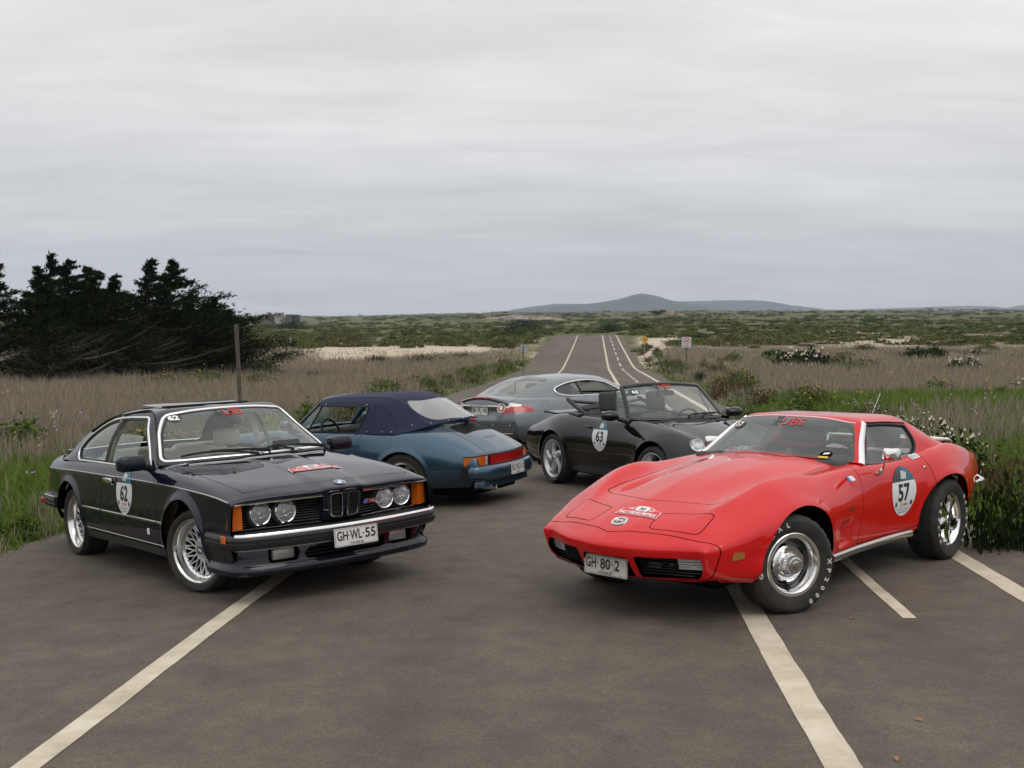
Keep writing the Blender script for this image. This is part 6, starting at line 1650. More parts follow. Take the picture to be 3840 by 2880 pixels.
def build_black():
 root = thing('convertible_car', 'black convertible with its top folded down and number 63 on the door', 'car', pose_mat('black'))
 P = paint('black_paint', (.004, .004, .0045), rough=.4, dust=.08)
 r0 = [(-1.95, .68, .27), (-1.136, .735, .215), (-.5, .735, .205), (.5, .735, .205), (1.136, .745, .21), (1.80, .69, .225)]
 r1 = [(-2.08, .70, .34), (-1.6, .80, .31), (-1.136, .845, .30), (-.55, .775, .292), (.5, .772, .292), (1.136, .82, .30), (1.6, .77, .30), (1.93, .68, .31)]
 r2 = [(-2.16, .70, .48), (-1.6, .82, .49), (-1.136, .878, .50), (-.5, .815, .48), (.5, .808, .48), (1.136, .852, .48), (1.6, .79, .46), (1.96, .69, .44)]
 r3 = [(-2.14, .67, .63), (-1.6, .79, .66), (-1.136, .858, .695), (-.45, .808, .70), (.5, .800, .70), (1.1, .818, .715), (1.5, .745, .65), (1.8, .69, .57), (1.97, .63, .48)]
 r4 = [(-2.11, .58, .70), (-1.7, .665, .775), (-1.3, .70, .862), (-1.0, .72, .886), (-.4, .735, .872), (.3, .725, .862), (.65, .68, .862), (1.05, .635, .842), (1.4, .612, .785), (1.62, .60, .725), (1.8, .59, .64), (1.99, .55, .47)]
 r5 = [(-2.11, .42, .73), (-1.6, .48, .84), (-1.2, .52, .885), (-.4, .58, .875), (.42, .60, .875), (.8, .47, .842), (1.2, .425, .775), (1.6, .40, .672), (1.85, .38, .58), (2.03, .35, .47)]
 r6 = [(-2.12, .22, .745), (-1.6, .25, .86), (-1.2, .27, .905), (.5, .3, .888), (.8, .24, .862), (1.2, .215, .795), (1.6, .2, .69), (1.85, .19, .595), (2.06, .18, .47)]
 r7 = [(-2.125, 0, .75), (-1.6, 0, .87), (-1.2, 0, .91), (.55, 0, .89), (.8, 0, .866), (1.2, 0, .80), (1.6, 0, .695), (1.85, 0, .60), (2.07, 0, .47)]
 post = [[(1.83, .67, .228), (1.95, .665, .30), (1.99, .665, .39), (1.995, .63, .40), (2.01, .55, .39), (2.055, .35, .385), (2.085, .18, .38), (2.095, 0, .38)],
   [(1.80, .60, .20), (1.88, .58, .21), (1.92, .56, .23), (1.94, .54, .235), (1.96, .48, .235), (2.0, .33, .23), (2.03, .17, .225), (2.04, 0, .225)]]
 pre = [[(-1.92, .55, .25), (-2.0, .56, .28), (-2.05, .55, .31), (-2.07, .53, .33), (-2.09, .46, .33), (-2.13, .35, .33), (-2.15, .18, .33), (-2.155, 0, .33)],
           [(-1.95, .66, .27), (-2.085, .68, .345), (-2.165, .67, .47), (-2.165, .63, .58), (-2.17, .55, .58), (-2.19, .40, .58), (-2.20, .2, .58), (-2.205, 0, .58)]]
 body = loft([r0, r1, r2, r3, r4, r5, r6, r7], (), pre, post, nu=190, m=10, smooth=1.6)
 flare(body, 1.136, .325, .36, .008, .05); flare(body, -1.136, .325, .36, .010, .05)
 renorm(body); S = Surf(body)
 b = cut_wheels(body, [(1.136, .325, .365, .365), (-1.136, .325, .365, .360)])
 cabin = rpoly([(.42, .60), (.20, .665), (-.60, .665), (-1.0, .60), (-1.18, .40), (-1.24, 0), (-1.18, -.40), (-1.0, -.60), (-.60, -.665), (.20, -.665), (.42, -.60)], .08)
 d = np.where(b.V[:, 2] > .82, sdf_poly(b.V[:, [0, 1]], cabin), .12); b = split(b, d)[1]
 hh = np.array([(2.0, 0), (1.97, .2), (1.90, .36), (1.7, .41), (1.2, .44), (.72, .55), (.66, .3), (.70, 0)]); hp = np.concatenate([hh, (hh[::-1] * [1, -1])[1:-1]])
 hood, b = panel(b, hp, [0, 1], lambda m: (m.V[:, 2] > .45) & (m.V[:, 0] > .5))
 lamp = []
 ax = np.array([.74, .20, .62]); ax /= np.linalg.norm(ax); dn = np.array([.66, -.05, -.75]); dn -= ax * (dn @ ax); dn /= np.linalg.norm(dn); la = np.cross(ax, dn)
 for s in (1, -1):
  q = b.V - np.array([1.715, .59 * s, .672]); sg = np.array([1, s, 1])
  u, v, w_ = q @ (la * sg), q @ (dn * sg), q @ (ax * sg)
  dd = (np.hypot(u / .098, v / .128) - 1) * .1; dd = np.where((np.abs(w_) < .14) & (b.V[:, 1] * s > .3), dd, .12)
  l_, b = split(b, dd); lamp.append((s, l_))
 door = rpoly([(.66, .92), (.675, .70), (.655, .44), (.55, .372), (-.16, .372), (-.31, .45), (-.385, .62), (-.375, .80), (-.355, .92)], [0, .1, .08, .06, .08, .12, .1, .1, 0])
 doors = []
 for s in (1, -1):
  dd, b = panel(b, door, [0, 2], lambda m: m.V[:, 1] * s > .6); doors.append((s, dd))
 bo = to_obj('body', flange(b, .03), P, root)
 to_obj('bonnet', flange(hood, .02), P, root)
 for s, l_ in lamp:
  sg = np.array([1, s, 1]); c = np.array([1.715, .59 * s, .672])
  lo = to_obj('headlight', offset(l_, -.035), 'reflector', root)
  to_obj('lamp_lens', offset(l_, .002), 'lamp_glass', lo)
  e = cut_edges_of(l_); mid = l_.V[e].mean(1); th = np.arctan2((mid - c) @ (dn * sg), (mid - c) @ (la * sg)); od = np.argsort(th)
  pts = [(mid[i], l_.N[e[i, 0]]) for i in od[::2]]
  trim('lamp_rim', pts, 'black_rubber', lo, w=.010, h=.006, closed=True)
  for k_, (a_, r_) in enumerate(((-.035, .052), (.05, .040))):
   cc = c + dn * sg * a_ - ax * sg * .012
   Mx = np.stack([ax * sg, la * sg, dn * sg], 1)
   prof = [(0, -.03), (r_ * .6, -.022), (r_ * .9, -.004), (r_, .006), (r_ * 1.12, .004), (r_ * 1.15, -.01)]
   mb = MB().lathe(prof, 28, 'x'); mb.V = [tuple(cc + Mx @ np.array(v)) for v in mb.V]; mb.obj('lamp_bowl', 'dull_chrome' if k_ else 'clear_lens_backing', lo)
 for s, dd in doors:
  do = to_obj('door', flange(dd, .02), P, root)
  p, n = S.side(-.30, .762, s); MB().rbox(p + n * .006, (.16, .02, .028), .01, 2).obj('handle', P, do); MB().lathe([(0, -.002), (.045, -.002), (.05, .001)], 20, 'y', p + np.array([-.03, 0, -.02])).obj('handle_recess', 'badge_black', do)
  mb = MB(); c = np.array([.375, s * .895, .935])
  for i in range(1): mb.lathe([(0, -.115), (.04, -.105), (.062, -.06), (.068, 0), (.066, .05), (.05, .085), (.0, .098)], 24, 'y', (0, 0, 0))
  mb.V = [tuple(c + np.array([v[0] * (1.25 if v[0] > 0 else .75), v[1] * 1.0, v[2] * .92])) for v in mb.V]
  mo = mb.obj('mirror', P, do)
  MB().tube([(.40, s * .80, .90), (.46, s * .72, .872), (.47, s * .70, .862)], .03, 8, rad=[.028, .03, .045]).obj('mirror_foot', P, mo)
  MB().rbox((.325, s * .895, .935), (.006, .16, .10), .003, 1).obj('mirror_glass', 'chrome', mo)
  sticker(root, S, -.003, .857, .491, .172, '63', s)
  trim('door_seal', [S.top(x, .668 * s) for x in np.linspace(.30, -.62, 16)], 'black_rubber', root, w=.035, h=.012)
  trim('sill_line', [S.side(x, .285, s) for x in np.linspace(-.74, .74, 12)], 'badge_black', root, w=.006, h=.001)
  MB().box((0, s * .745, .245), (1.5, .05, .09)).obj('sill', 'black_plastic', root)
 # badge on the wing behind the front wheel
 p, n = S.side(.66, .40, -1); MB().lathe([(0, .005), (.018, .004), (.02, 0)], 12, 'y', p).obj('wing_badge', 'print_red', root); MB().rbox(p + n * .005 + np.array([-.02, 0, -.02]), (.05, .008, .03), .004, 1).obj('wing_badge', 'print_yellow', root)
 # screen
 go, g, GS = screen_frame(root, 'clear_glass', .672, .435, .64, .892, .552, .085, .135, 1.258, 1.292, P, .052, bz1=.888, hh=.014)
 band = split(g, 1.205 + .025 * (1 - (g.V[:, 1] / .55) ** 2) - g.V[:, 2])[0]; to_obj('tint_strip', offset(band, -.002), 'tint_band', go)
 band = split(g, 1.238 + .025 * (1 - (g.V[:, 1] / .55) ** 2) - g.V[:, 2])[0]; to_obj('sun_strip', offset(band, .002), 'dark_band', go)
 fsc = lambda u, v, h: (lambda q_, n_: q_ + n_ * (h + .003))(*GS.front(u, v))
 screen_marks(root, GS, fsc, '63', -.44, 1.195, .0, 1.256, .9, .20, .05)
 for s in (1, -1):
  w3 = MB(); q = [(.44, s * .685, .89), (.11, s * .575, 1.235), (.02, s * .60, 1.205), (.19, s * .688, .885)]
  MB().add(q, [(0, 1, 2, 3)]).obj('quarter_window', 'side_glass', root); MB().tube([q[3], q[2], q[1]], .010, 6).obj('quarter_window_frame', 'black_rubber', root)
 cp = opencurve([(.66, -.60, .87), (.70, 0, .89), (.66, .60, .87)], 10)
 cw = [S.top(x, y) for x, y, z in cp]; trim('cowl_grille', cw, 'matte_black', root, w=.09, h=.004)
 vb = [S.top(.80, y) for y in np.linspace(-.26, .26, 12)]; trim('bonnet_vent', vb, 'matte_black', root, w=.10, h=.002)
 for yb, y1, y2 in ((.22, .30, .60), (.02, .12, .50)):
  w = MB(); pb = S.top(.66, yb)[0]; f = lambda y, z: GS.front(y, z)[0] + np.array([.02, 0, .015])
  w.tube([pb, pb + np.array([0, 0, .04]), f(yb + .08, .925), f((y1 + y2) / 2, .925)], .009, 6); w.tube([f(y1, .917), f((y1 + y2) / 2, .932), f(y2, .918)], .010, 6)
  w.obj('wiper', 'matte_black', root)
 # folded top: cloth heap, side rails sticking up, front bow, well rim
 rim = [S.top(x, y) for x, y in densify(np.array([(-.62, .70), (-.92, .665), (-1.12, .54), (-1.22, .36), (-1.27, 0), (-1.22, -.36), (-1.12, -.54), (-.92, -.665), (-.62, -.70)]), .05, False)]
 trim('hood_cover_rim', rim, 'black_vinyl', root, w=.10, h=.022)
 heap = MB()
 rg2 = random.Random(3)
 S_ = []
 for i, x in enumerate(np.linspace(-.62, -1.22, 15)):
  row = []
  for j, y in enumerate(np.linspace(-1, 1, 31)):
   hw_ = .60 if x > -1 else .60 - (abs(x) - 1) * 1.1
   z = .875 + .085 * math.sin(math.pi * (i + .5) / 15) * (1 - y ** 6) + .018 * math.sin(i * 2.3 + y * 3 + rg2.random()) + .012 * rg2.random()
   row.append((x + .02 * math.sin(y * 9 + i), y * hw_, z))
  S_.append(row)
 hm = grid_mesh(np.array(S_), mirror=False)
 if hm.N[:, 2].mean() < 0: hm.N = -hm.N; hm.F = hm.F[:, ::-1]
 fo = to_obj('folded_top', hm, 'charcoal_cloth', root)
 for s in (1, -1):
  MB().tube([(-.60, s * .61, .895), (-.78, s * .60, .93), (-1.02, s * .575, .995), (-1.22, s * .55, 1.06), (-1.26, s * .548, 1.075)], .026, 8, rad=[.014, .022, .028, .03, .02]).obj('top_rail', 'black_rubber', fo)
  MB().tube([(-.62, s * .63, .86), (-.70, s * .62, .93), (-.78, s * .60, .90)], .016, 6).obj('top_linkage', 'black_plastic', fo)
 MB().tube([(-1.20, -.54, 1.045), (-1.10, -.30, 1.02), (-1.08, 0, 1.01), (-1.10, .30, 1.02), (-1.20, .54, 1.045)], .02, 8).obj('front_bow', 'black_plastic', fo)
 for k_ in range(3): MB().tube([(-.80 - .09 * k_, -.56, .95), (-.84 - .09 * k_, -.2, .985 + .01 * k_), (-.84 - .09 * k_, .2, .985), (-.80 - .09 * k_, .56, .95)], .022, 6).obj('cloth_fold', 'charcoal_cloth', fo)
 # engine lid spoiler raised
 sp = grid_mesh(np.array([[(x, y * (.52 if k_ else .50), z + .02 * (1 - y * y)) for y in np.linspace(-1, 1, 15)] for k_, (x, z) in enumerate([(-1.62, .865), (-1.80, .882), (-1.96, .880), (-1.97, .862), (-1.80, .862), (-1.64, .85)])]), mirror=False)
 to_obj('rear_spoiler', sp, P, root)
 for y in (-.35, .35): MB().box((-1.80, y, .82), (.14, .03, .10)).obj('spoiler_post', 'matte_black', root)
 # rear lamp band
 for s in (1, -1):
  MB().add([tuple(S.front(y * s, z, -1)[0] + np.array([-.006, 0, 0])) for y in np.linspace(.0, .66, 12) for z in (.585, .665)], [(2 * i, 2 * i + 2, 2 * i + 3, 2 * i + 1) for i in range(11)]).obj('rear_light', 'red_lens', root)
 underbody(root, -2.0, 1.95, .60, .15, .30, [(1.136, .79, .36, .34), (-1.136, .80, .36, .34)])
 for s in (1, -1):
  wheel_spoke5(root, 1.136, s * .828, .318, .240, .225, s, spin=.55, twist=.42, steer=R(3))
  wheel_spoke5(root, -1.136, s * .855, .318, .240, .265, s, spin=.12, twist=.42)
 tub(root, -.80, .50, .66, .25, .84, 'charcoal_cloth')
 for s in (1, -1):
  seat(root, -.42, s * .35, .50, .40, .90, 'charcoal_cloth', True, .26, .27, .16)
 MB().rbox((-.72, 0, .62), (.12, 1.1, .40), .05, 2).obj('rear_seat', 'charcoal_cloth', root)
 da = MB().rbox((.42, 0, .80), (.40, 1.30, .15), .06, 3); da.rbox((.34, .36, .85), (.22, .44, .09), .04, 3); da.obj('dashboard', 'charcoal_cloth', root)
 steering_wheel(root, .10, .36, .80, .19, .4)
 mr = MB().rbox((.16, .02, 1.18), (.045, .25, .065), .022, 3); mr.tube([(.17, .02, 1.20), (.14, .02, 1.27)], .012, 6); mr.obj('rear_view_mirror', 'black_plastic', root)
 number_plate(root, [('GH', -.12, .09), ('62', 0, .09), ('63', .12, .09)], (-2.21, 0, .52), (0, -1, 0), (0, 0, 1)) if False else None
 return root
black = build_black()
# ================================================================== blue soft-top sports car
def build_blue():
 root = thing('convertible_car', 'metallic blue rear-engined car with raised navy cloth top', 'car', pose_mat('blue'))
 P = paint('blue_paint', (.042, .088, .135), metal=.72, rough=.34, dust=.12)
 add = MATS
 m = mat('navy_cloth', (.010, .014, .042), .85)
 add_noise_color(m, (.009, .013, .038), (.014, .020, .055), 60, 3)
 add_bump(m, 900, .25, .0006)
 r0 = [(-1.95, .68, .255), (-1.136, .735, .22), (-.5, .715, .205), (.5, .715, .205), (1.136, .73, .22), (1.9, .62, .25)]
 r1 = [(-2.03, .71, .345), (-1.6, .775, .335), (-1.136, .81, .33), (-.5, .748, .33), (.5, .745, .33), (1.136, .785, .33), (2.0, .66, .34)]
 r2 = [(-2.045, .715, .455), (-1.6, .80, .485), (-1.136, .838, .50), (-.5, .79, .50), (.5, .785, .50), (1.136, .802, .50), (1.7, .74, .50), (2.02, .66, .47)]
 r3 = [(-2.02, .695, .56), (-1.75, .755, .60), (-1.45, .80, .635), (-1.136, .826, .66), (-.5, .79, .665), (.5, .785, .665), (1.1, .79, .68), (1.6, .73, .62), (1.98, .60, .52)]
 r4 = [(-2.015, .62, .605), (-1.9, .64, .665), (-1.7, .665, .735), (-1.45, .69, .795), (-1.136, .735, .825), (-.5, .752, .825), (.3, .735, .83), (.7, .67, .838), (1.1, .60, .818), (1.5, .58, .765), (1.72, .57, .70), (1.95, .52, .54)]
 r5 = [(-2.05, .455, .602), (-1.93, .46, .69), (-1.75, .468, .785), (-1.55, .475, .85), (-1.35, .49, .885), (-1.1, .52, .89), (-.5, .60, .86), (.4, .56, .85), (.8, .45, .822), (1.2, .42, .752), (1.6, .40, .66), (1.97, .36, .54)]
 r6 = [(-2.085, .22, .602), (-1.95, .225, .71), (-1.78, .23, .81), (-1.58, .24, .885), (-1.35, .25, .925), (-1.1, .26, .935), (.6, .28, .862), (.85, .23, .832), (1.2, .21, .765), (1.6, .2, .67), (1.98, .19, .54)]
 r7 = [(-2.095, 0, .602), (-1.955, 0, .715), (-1.785, 0, .815), (-1.585, 0, .892), (-1.35, 0, .932), (-1.1, 0, .94), (.62, 0, .866), (.87, 0, .836), (1.2, 0, .768), (1.6, 0, .672), (1.985, 0, .54)]
 pre = [[(-1.945, .68, .26), (-2.03, .705, .35), (-2.045, .70, .45), (-2.03, .672, .475), (-2.035, .61, .478), (-2.068, .45, .478), (-2.10, .22, .478), (-2.11, 0, .478)],
           [(-1.947, .68, .257), (-2.03, .708, .347), (-2.046, .706, .452), (-2.032, .682, .52), (-2.033, .617, .535), (-2.066, .453, .535), (-2.098, .22, .535), (-2.108, 0, .535)]]
 post = [[(1.9, .58, .25), (1.99, .6, .33), (2.03, .6, .42), (2.01, .57, .44), (2.0, .5, .44), (2.03, .35, .44), (2.05, .18, .44), (2.055, 0, .44)]]
 body = loft([r0, r1, r2, r3, r4, r5, r6, r7], (), pre, post, nu=200, m=10, smooth=1.2)
 flare(body, 1.136, .32, .33, .008, .05); flare(body, -1.136, .32, .33, .012, .055)
 renorm(body); S = Surf(body)
 b = cut_wheels(body, [(1.136, .32, .33, .33), (-1.136, .32, .33, .328)])
 cabin = rpoly([(.42, .58), (.20, .68), (-1.05, .66), (-1.3, .40), (-1.3, -.40), (-1.05, -.66), (.20, -.68), (.42, -.58)], .08)
 d = np.where(b.V[:, 2] > .78, sdf_poly(b.V[:, [0, 1]], cabin), .12); b = split(b, d)[1]
 # engine lid with louvred grille
 lid = rpoly([(-1.44, -.44), (-1.44, .44), (-1.80, .47), (-2.06, .452), (-2.10, .2), (-2.11, 0), (-2.10, -.2), (-2.06, -.452), (-1.80, -.47)], [.10, .10, .1, .03, .1, .1, .1, .03, .1])
 lp, b = panel(b, lid, [0, 1], lambda m: (m.V[:, 2] > .60) & (m.V[:, 0] < -1.3), .006)
 gp = rpoly([(-1.50, -.36), (-1.50, .36), (-1.735, .385), (-1.735, -.385)], [.10, .10, .07, .07])
 gr, lp = panel(lp, gp, [0, 1], lambda m: m.V[:, 2] > .5, .002)
 lo = to_obj('engine_lid', flange(lp, .025), P, root)
 to_obj('grille_backing', offset(gr, -.022), 'dark_cavity', lo)
 gl = MB()
 for x in np.linspace(-1.512, -1.727, 13):
  hw_ = .36 + (abs(x) - 1.5) * .1 - .06 * max(0, (1.54 - abs(x)) / .04) ** 2 - .04 * max(0, (abs(x) - 1.70) / .03) ** 2
  gl.tube([S.top(x, y)[0] - S.top(x, y)[1] * .002 for y in np.linspace(-hw_, hw_, 15)], .0045, 5)
 g_ = gl.obj('grille_louvres', 'black_plastic', lo); g_['kind'] = 'stuff'
 def fs(u, v):
  q, n_ = S.top(-1.86 + v * .8, -u); return q + n_ * .004
 lay([text_uv('Carrera', 0, 0, .27, .048, .015, .3)], fs, 'lid_script', 'badge_black', lo)
 bl = MB().rbox((-1.60, 0, .958), (.10, .16, .04), .012, 2); bl.tube([(-1.56, 0, .95), (-1.54, 0, .89)], .03, 6); bo = bl.obj('brake_light_housing', P, lo)
 MB().rbox((-1.648, 0, .958), (.02, .15, .034), .008, 2).obj('brake_light', 'red_lens', bo)
 door = rpoly([(.62, .86), (.64, .60), (.60, .30), (.50, .26), (-.25, .26), (-.40, .40), (-.50, .60), (-.60, .86)], [0, .1, .05, .05, .08, .1, .1, 0])
 doors = []
 for s in (1, -1):
  dd, b = panel(b, door, [0, 2], lambda m: m.V[:, 1] * s > .6); doors.append((s, dd))
 bo = to_obj('body', flange(b, .025), P, root)
 for s, dd in doors:
  do = to_obj('door', flange(dd, .02), P, root)
  p, n = S.side(-.42, .702, s); MB().lathe([(0, -.004), (.05, -.003), (.055, .001)], 24, 'y', p + np.array([.03, 0, 0])).obj('handle_recess', 'matte_black', do)
  MB().tube([p + n * .012 + np.array([-.075, 0, 0]), p + n * .024, p + n * .014 + np.array([.10, 0, 0])], .012, 6).obj('handle', 'matte_black', do); MB().lathe([(0, .02), (.010, .02), (.012, 0)], 14, 'y', p + np.array([-.075, 0, 0])).obj('lock', 'chrome', do)
  mo = MB().rbox((.36, s * .88, .93), (.10, .17, .12), .04, 3).obj('mirror', P, do); MB().tube([(.38, s * .80, .88), (.40, s * .72, .85)], .025, 8).obj('mirror_foot', 'matte_black', mo); MB().rbox((.307, s * .88, .93), (.006, .14, .095), .003, 1).obj('mirror_glass', 'chrome', mo)
  trim('belt_trim', [S.top(x, .715 * s) for x in np.linspace(.45, -.58, 18)], 'matte_black', root, w=.02, h=.012)
  trim('bumper_seam', [S.side(x, z, s) for x, z in [(-1.46, .468), (-1.6, .472), (-1.75, .478), (-1.86, .482)]], 'badge_black', root, w=.006, h=.001)
  # bellows between wing and bumper
  bw = MB()
  for k_ in range(7):
   x = -1.865 - .017 * k_; p, n = S.side(x, .41, s)
   bw.rbox((x, p[1] + s * .006, .412), (.012, .05, .15), .005, 1)
  bw.obj('bumper_bellows', 'black_rubber', root)
 # lamp band
 X = lambda y: np.interp(abs(y), [0, .22, .45, .61, .68, .715, .76], [-2.112, -2.102, -2.072, -2.037, -2.00, -1.955, -1.88]) - .008
 def band(y0, y1, mt, name='rear_light', z0=.492, z1=.592, n=10, lift=0):
  yy = np.linspace(y0, y1, n); zt = lambda y: z1 - .012 * max(0, (abs(y) - .6) / .16)
  V_ = [(X(y) - lift - (.006 if k_ else 0), y, zt(y) if k_ in (1,) else z0) for y in yy for k_ in (0, 1)]
  return MB().add(V_, [(2 * i, 2 * i + 2, 2 * i + 3, 2 * i + 1) for i in range(n - 1)]).obj(name, mt, root, angle=60)
 for s in (1, -1):
  band(.55 * s, .755 * s, 'amber_lens'); band(.51 * s, .548 * s, 'clear_lens_backing', n=3); band(.455 * s, .508 * s, 'dark_red_lens', n=3); band(.365 * s, .452 * s, 'red_lens', n=4)
  rb = MB()
  for y in np.linspace(.57, .74, 9): rb.box((X(y) - .008, y * s, .54), (.004, .003, .085))
  rb.obj('lens_ribs', 'amber_lens', root)
 band(-.362, .362, 'red_lens', 'reflector_band', n=16)
 yy = np.linspace(-.765, .765, 60)
 for z in (.487, .599): trim('lamp_surround', [(np.array((X(y), y, z - (.012 * max(0, (abs(y) - .6) / .16) if z > .55 else 0))), np.array((-1., .3 * y, 0))) for y in yy], 'matte_black', root, w=.012, h=.006, smoothn=0)
 # bumper
 path = opencurve([(-1.955, .768), (-2.04, .74), (-2.125, .62), (-2.175, .40), (-2.20, 0)], 7); full = np.concatenate([path, (path[::-1] * [1, -1])[1:]])
 tn = np.gradient(full, axis=0); nn = np.stack([tn[:, 1], -tn[:, 0], tn[:, 0] * 0], 1); nn /= np.linalg.norm(nn, axis=1, keepdims=True)
 if nn[len(nn) // 2, 0] > 0: nn = -nn
 pz = lambda z: [(np.array((x, y, z)), n_) for (x, y), n_ in zip(full, nn)]
 bp = trim('bumper', pz(.41), P, root, prof=[(-.075, -.09), (.072, -.09), (.072, -.02), (.062, -.004), (.04, .004), (0, .008), (-.04, .002), (-.065, -.012), (-.075, -.03)])
 ap = [(p - n_ * .05 + np.array((0, 0, -.115)), n_) for p, n_ in pz(.41)][5:-5]
 trim('rear_apron', ap, P, bp, prof=[(-.06, -.10), (.05, -.10), (.05, 0), (0, -.004), (-.05, -.02), (-.06, -.05)])
 trim('bumper_lip', [(p - n_ * .01 + np.array((0, 0, -.077)), n_) for p, n_ in pz(.41)], 'black_rubber', bp, w=.012, h=.006)
 number_plate(root, [('KC', -.115, .088), ('PG', 0, .088), ('11', .118, .075)], (-2.212, 0, .412), (0, -1, 0), (.03, 0, 1))
 MB().lathe([(.030, -.16), (.034, -.16), (.034, 0), (.030, 0), (.027, 0), (.027, -.15)], 20, 'x', (-1.99, .47, .235), True).obj('exhaust_pipe', 'dull_chrome', root)
 MB().rbox((-1.75, .1, .24), (.36, 1.0, .12), .05, 2).obj('silencer', 'matte_black', root)
 # screen frame and soft top
 go, g, GS = screen_frame(root, 'clear_glass', .64, .42, .60, .862, .54, .05, .09, 1.215, 1.245, P, .05, bz1=.868)
 K = [[(.05, .645, 1.150), (-.25, .648, 1.155), (-.60, .648, 1.150), (-.66, .65, 1.146)],
         [(.06, .61, 1.190), (-.25, .615, 1.196), (-.60, .618, 1.195), (-.70, .62, 1.190)],
         [(.07, .53, 1.226), (-.25, .53, 1.246), (-.62, .53, 1.252), (-.80, .53, 1.246)],
         [(.10, .27, 1.245), (-.25, .27, 1.272), (-.65, .27, 1.284), (-.88, .27, 1.282)],
         [(.11, 0, 1.252), (-.25, 0, 1.278), (-.65, 0, 1.291), (-.90, 0, 1.290)]]
 K = [k_[::-1] for k_ in K]
 pre = [[(-1.06, .735, .838), (-1.20, .66, .868), (-1.38, .52, .925), (-1.58, .27, .972), (-1.66, 0, .985)],
           [(-1.0, .745, .835), (-1.10, .695, .875), (-1.27, .545, .98), (-1.44, .275, 1.045), (-1.50, 0, 1.06)],
           [(-.84, .70, .99), (-.97, .655, 1.03), (-1.12, .54, 1.115), (-1.22, .272, 1.17), (-1.27, 0, 1.185)],
           [(-.74, .665, 1.10), (-.83, .63, 1.150), (-.95, .535, 1.215), (-1.04, .27, 1.255), (-1.08, 0, 1.262)]]
 top = loft(K, (2,), pre, (), nu=110, m=12, smooth=.9)
 rw = rpoly([(-1.02, -.47), (-1.16, -.30), (-1.20, 0), (-1.16, .30), (-1.02, .47), (-1.14, .53), (-1.40, .44), (-1.58, .22), (-1.63, 0), (-1.58, -.22), (-1.40, -.44), (-1.14, -.53)], [.06, .2, .2, .2, .06, .06, .1, .2, .2, .2, .1, .06])
 d = np.where(top.V[:, 0] < -.9, sdf_poly(top.V[:, [0, 1]], rw), .12); rg_, tp = split(top, d)
 TS = Surf(top)
 to = to_obj('soft_top', flange(tp, .006), 'navy_cloth', root)
 to_obj('rear_window', offset(rg_, -.002), 'plastic_window', to)
 # side quarter of the hood: from the rail down to the belt
 for s in (1, -1):
  A = [(-.66, s * .65, 1.148), (-.70, s * .655, 1.13), (-.74, s * .664, 1.10), (-.84, s * .70, .99), (-1.0, s * .746, .836)]
  B_ = [(-.645, s * .652, 1.148), (-.63, s * .665, 1.10), (-.60, s * .685, 1.02), (-.55, s * .715, .92), (-.50, s * .74, .832)]
  q = grid_mesh(np.array([[np.array(a) * (1 - t) + np.array(c) * t + np.array([0, s * .012 * math.sin(math.pi * t), 0]) for t in np.linspace(0, 1, 9)] for a, c in zip(opencurve(A, 5), opencurve(B_, 5))]), mirror=False)
  to_obj('top_quarter', q, 'navy_cloth', to)
  MB().tube([(.02, s * .648, 1.150), (-.3, s * .655, 1.150), (-.645, s * .655, 1.146), (-.60, s * .69, 1.02), (-.50, s * .745, .832)], .011, 6).obj('window_seal', 'black_rubber', to)
  sm = opencurve([(-.78, s * .60, 1.20), (-.93, s * .64, 1.06), (-1.02, s * .70, .90), (-1.03, s * .735, .84)], 6)
  trim('top_seam', [TS.cast((x, s * 2, z), (0, -s, 0)) for x, y, z in sm], 'navy_cloth', to, w=.012, h=.003)
  trim('top_seam', [TS.top(x, y * s) for x, y in opencurve([(.02, .535), (-.3, .535), (-.7, .535), (-.90, .52), (-1.02, .44)], 5)], 'navy_cloth', to, w=.010, h=.003)
  st = MB()
  for x, z in ((-.04, 1.17), (-.60, 1.165), (-.66, .86), (-.86, .86), (-.98, .862)):
   q_, n_ = TS.side(x, z, s) if z > 1 else (np.array((x, s * .748, z)), np.array((0, s, 0.))); st.lathe([(0, .006), (.007, .004), (.009, -.002)], 10, 'y', q_ + n_ * .002)
  for x, y in ((-1.18, .62), (-1.36, .50), (-1.50, .34), (-1.60, .16)):
   q_, n_ = TS.top(x, y * s); st.lathe([(0, .006), (.007, .004), (.009, -.002)], 10, 'z', q_)
  st.obj('snap_studs', 'dull_chrome', to)
  # vent window
  v = [(.40, s * .655, .855), (.05, s * .585, 1.20), (.02, s * .60, 1.165), (.20, s * .672, .848)]
  MB().add(v, [(0, 1, 2, 3)]).obj('vent_window', 'side_glass', root); MB().tube([v[2], v[3]], .010, 6).obj('vent_window_frame', 'matte_black', root); MB().tube([v[0], v[1], v[2]], .012, 6).obj('vent_window_frame', 'matte_black', root)
 trim('screen_pillar', [GS.front(y, z) for y, z in ((.62, .90), (.58, 1.05), (.545, 1.20))], P, root, w=.05, h=.012)
 underbody(root, -1.9, 1.9, .60, .14, .30, [(1.136, .76, .33, .30), (-1.136, .77, .33, .32)])
 for s in (1, -1):
  wheel_spoke5(root, 1.136, s * .785, .312, .212, .205, s, spin=.2, twist=0, material='dull_chrome')
  w = wheel_spoke5(root, -1.136, s * .815, .316, .218, .235, s, spin=.5, twist=0, material='grey_wheel', wide=1.3)
  MB().lathe([(.19, .085), (.204, .094), (.222, .102), (.224, .098)], 60).obj('polished_lip', 'polished_alloy', w)
 tub(root, -.95, .50, .64, .25, .80, 'black_vinyl')
 for s in (1, -1): seat(root, -.40, s * .34, .48, .38, .80, 'black_vinyl', True, .17, .26, .2)
 da = MB().rbox((.42, 0, .78), (.36, 1.26, .14), .05, 3); da.obj('dashboard', 'black_vinyl', root)
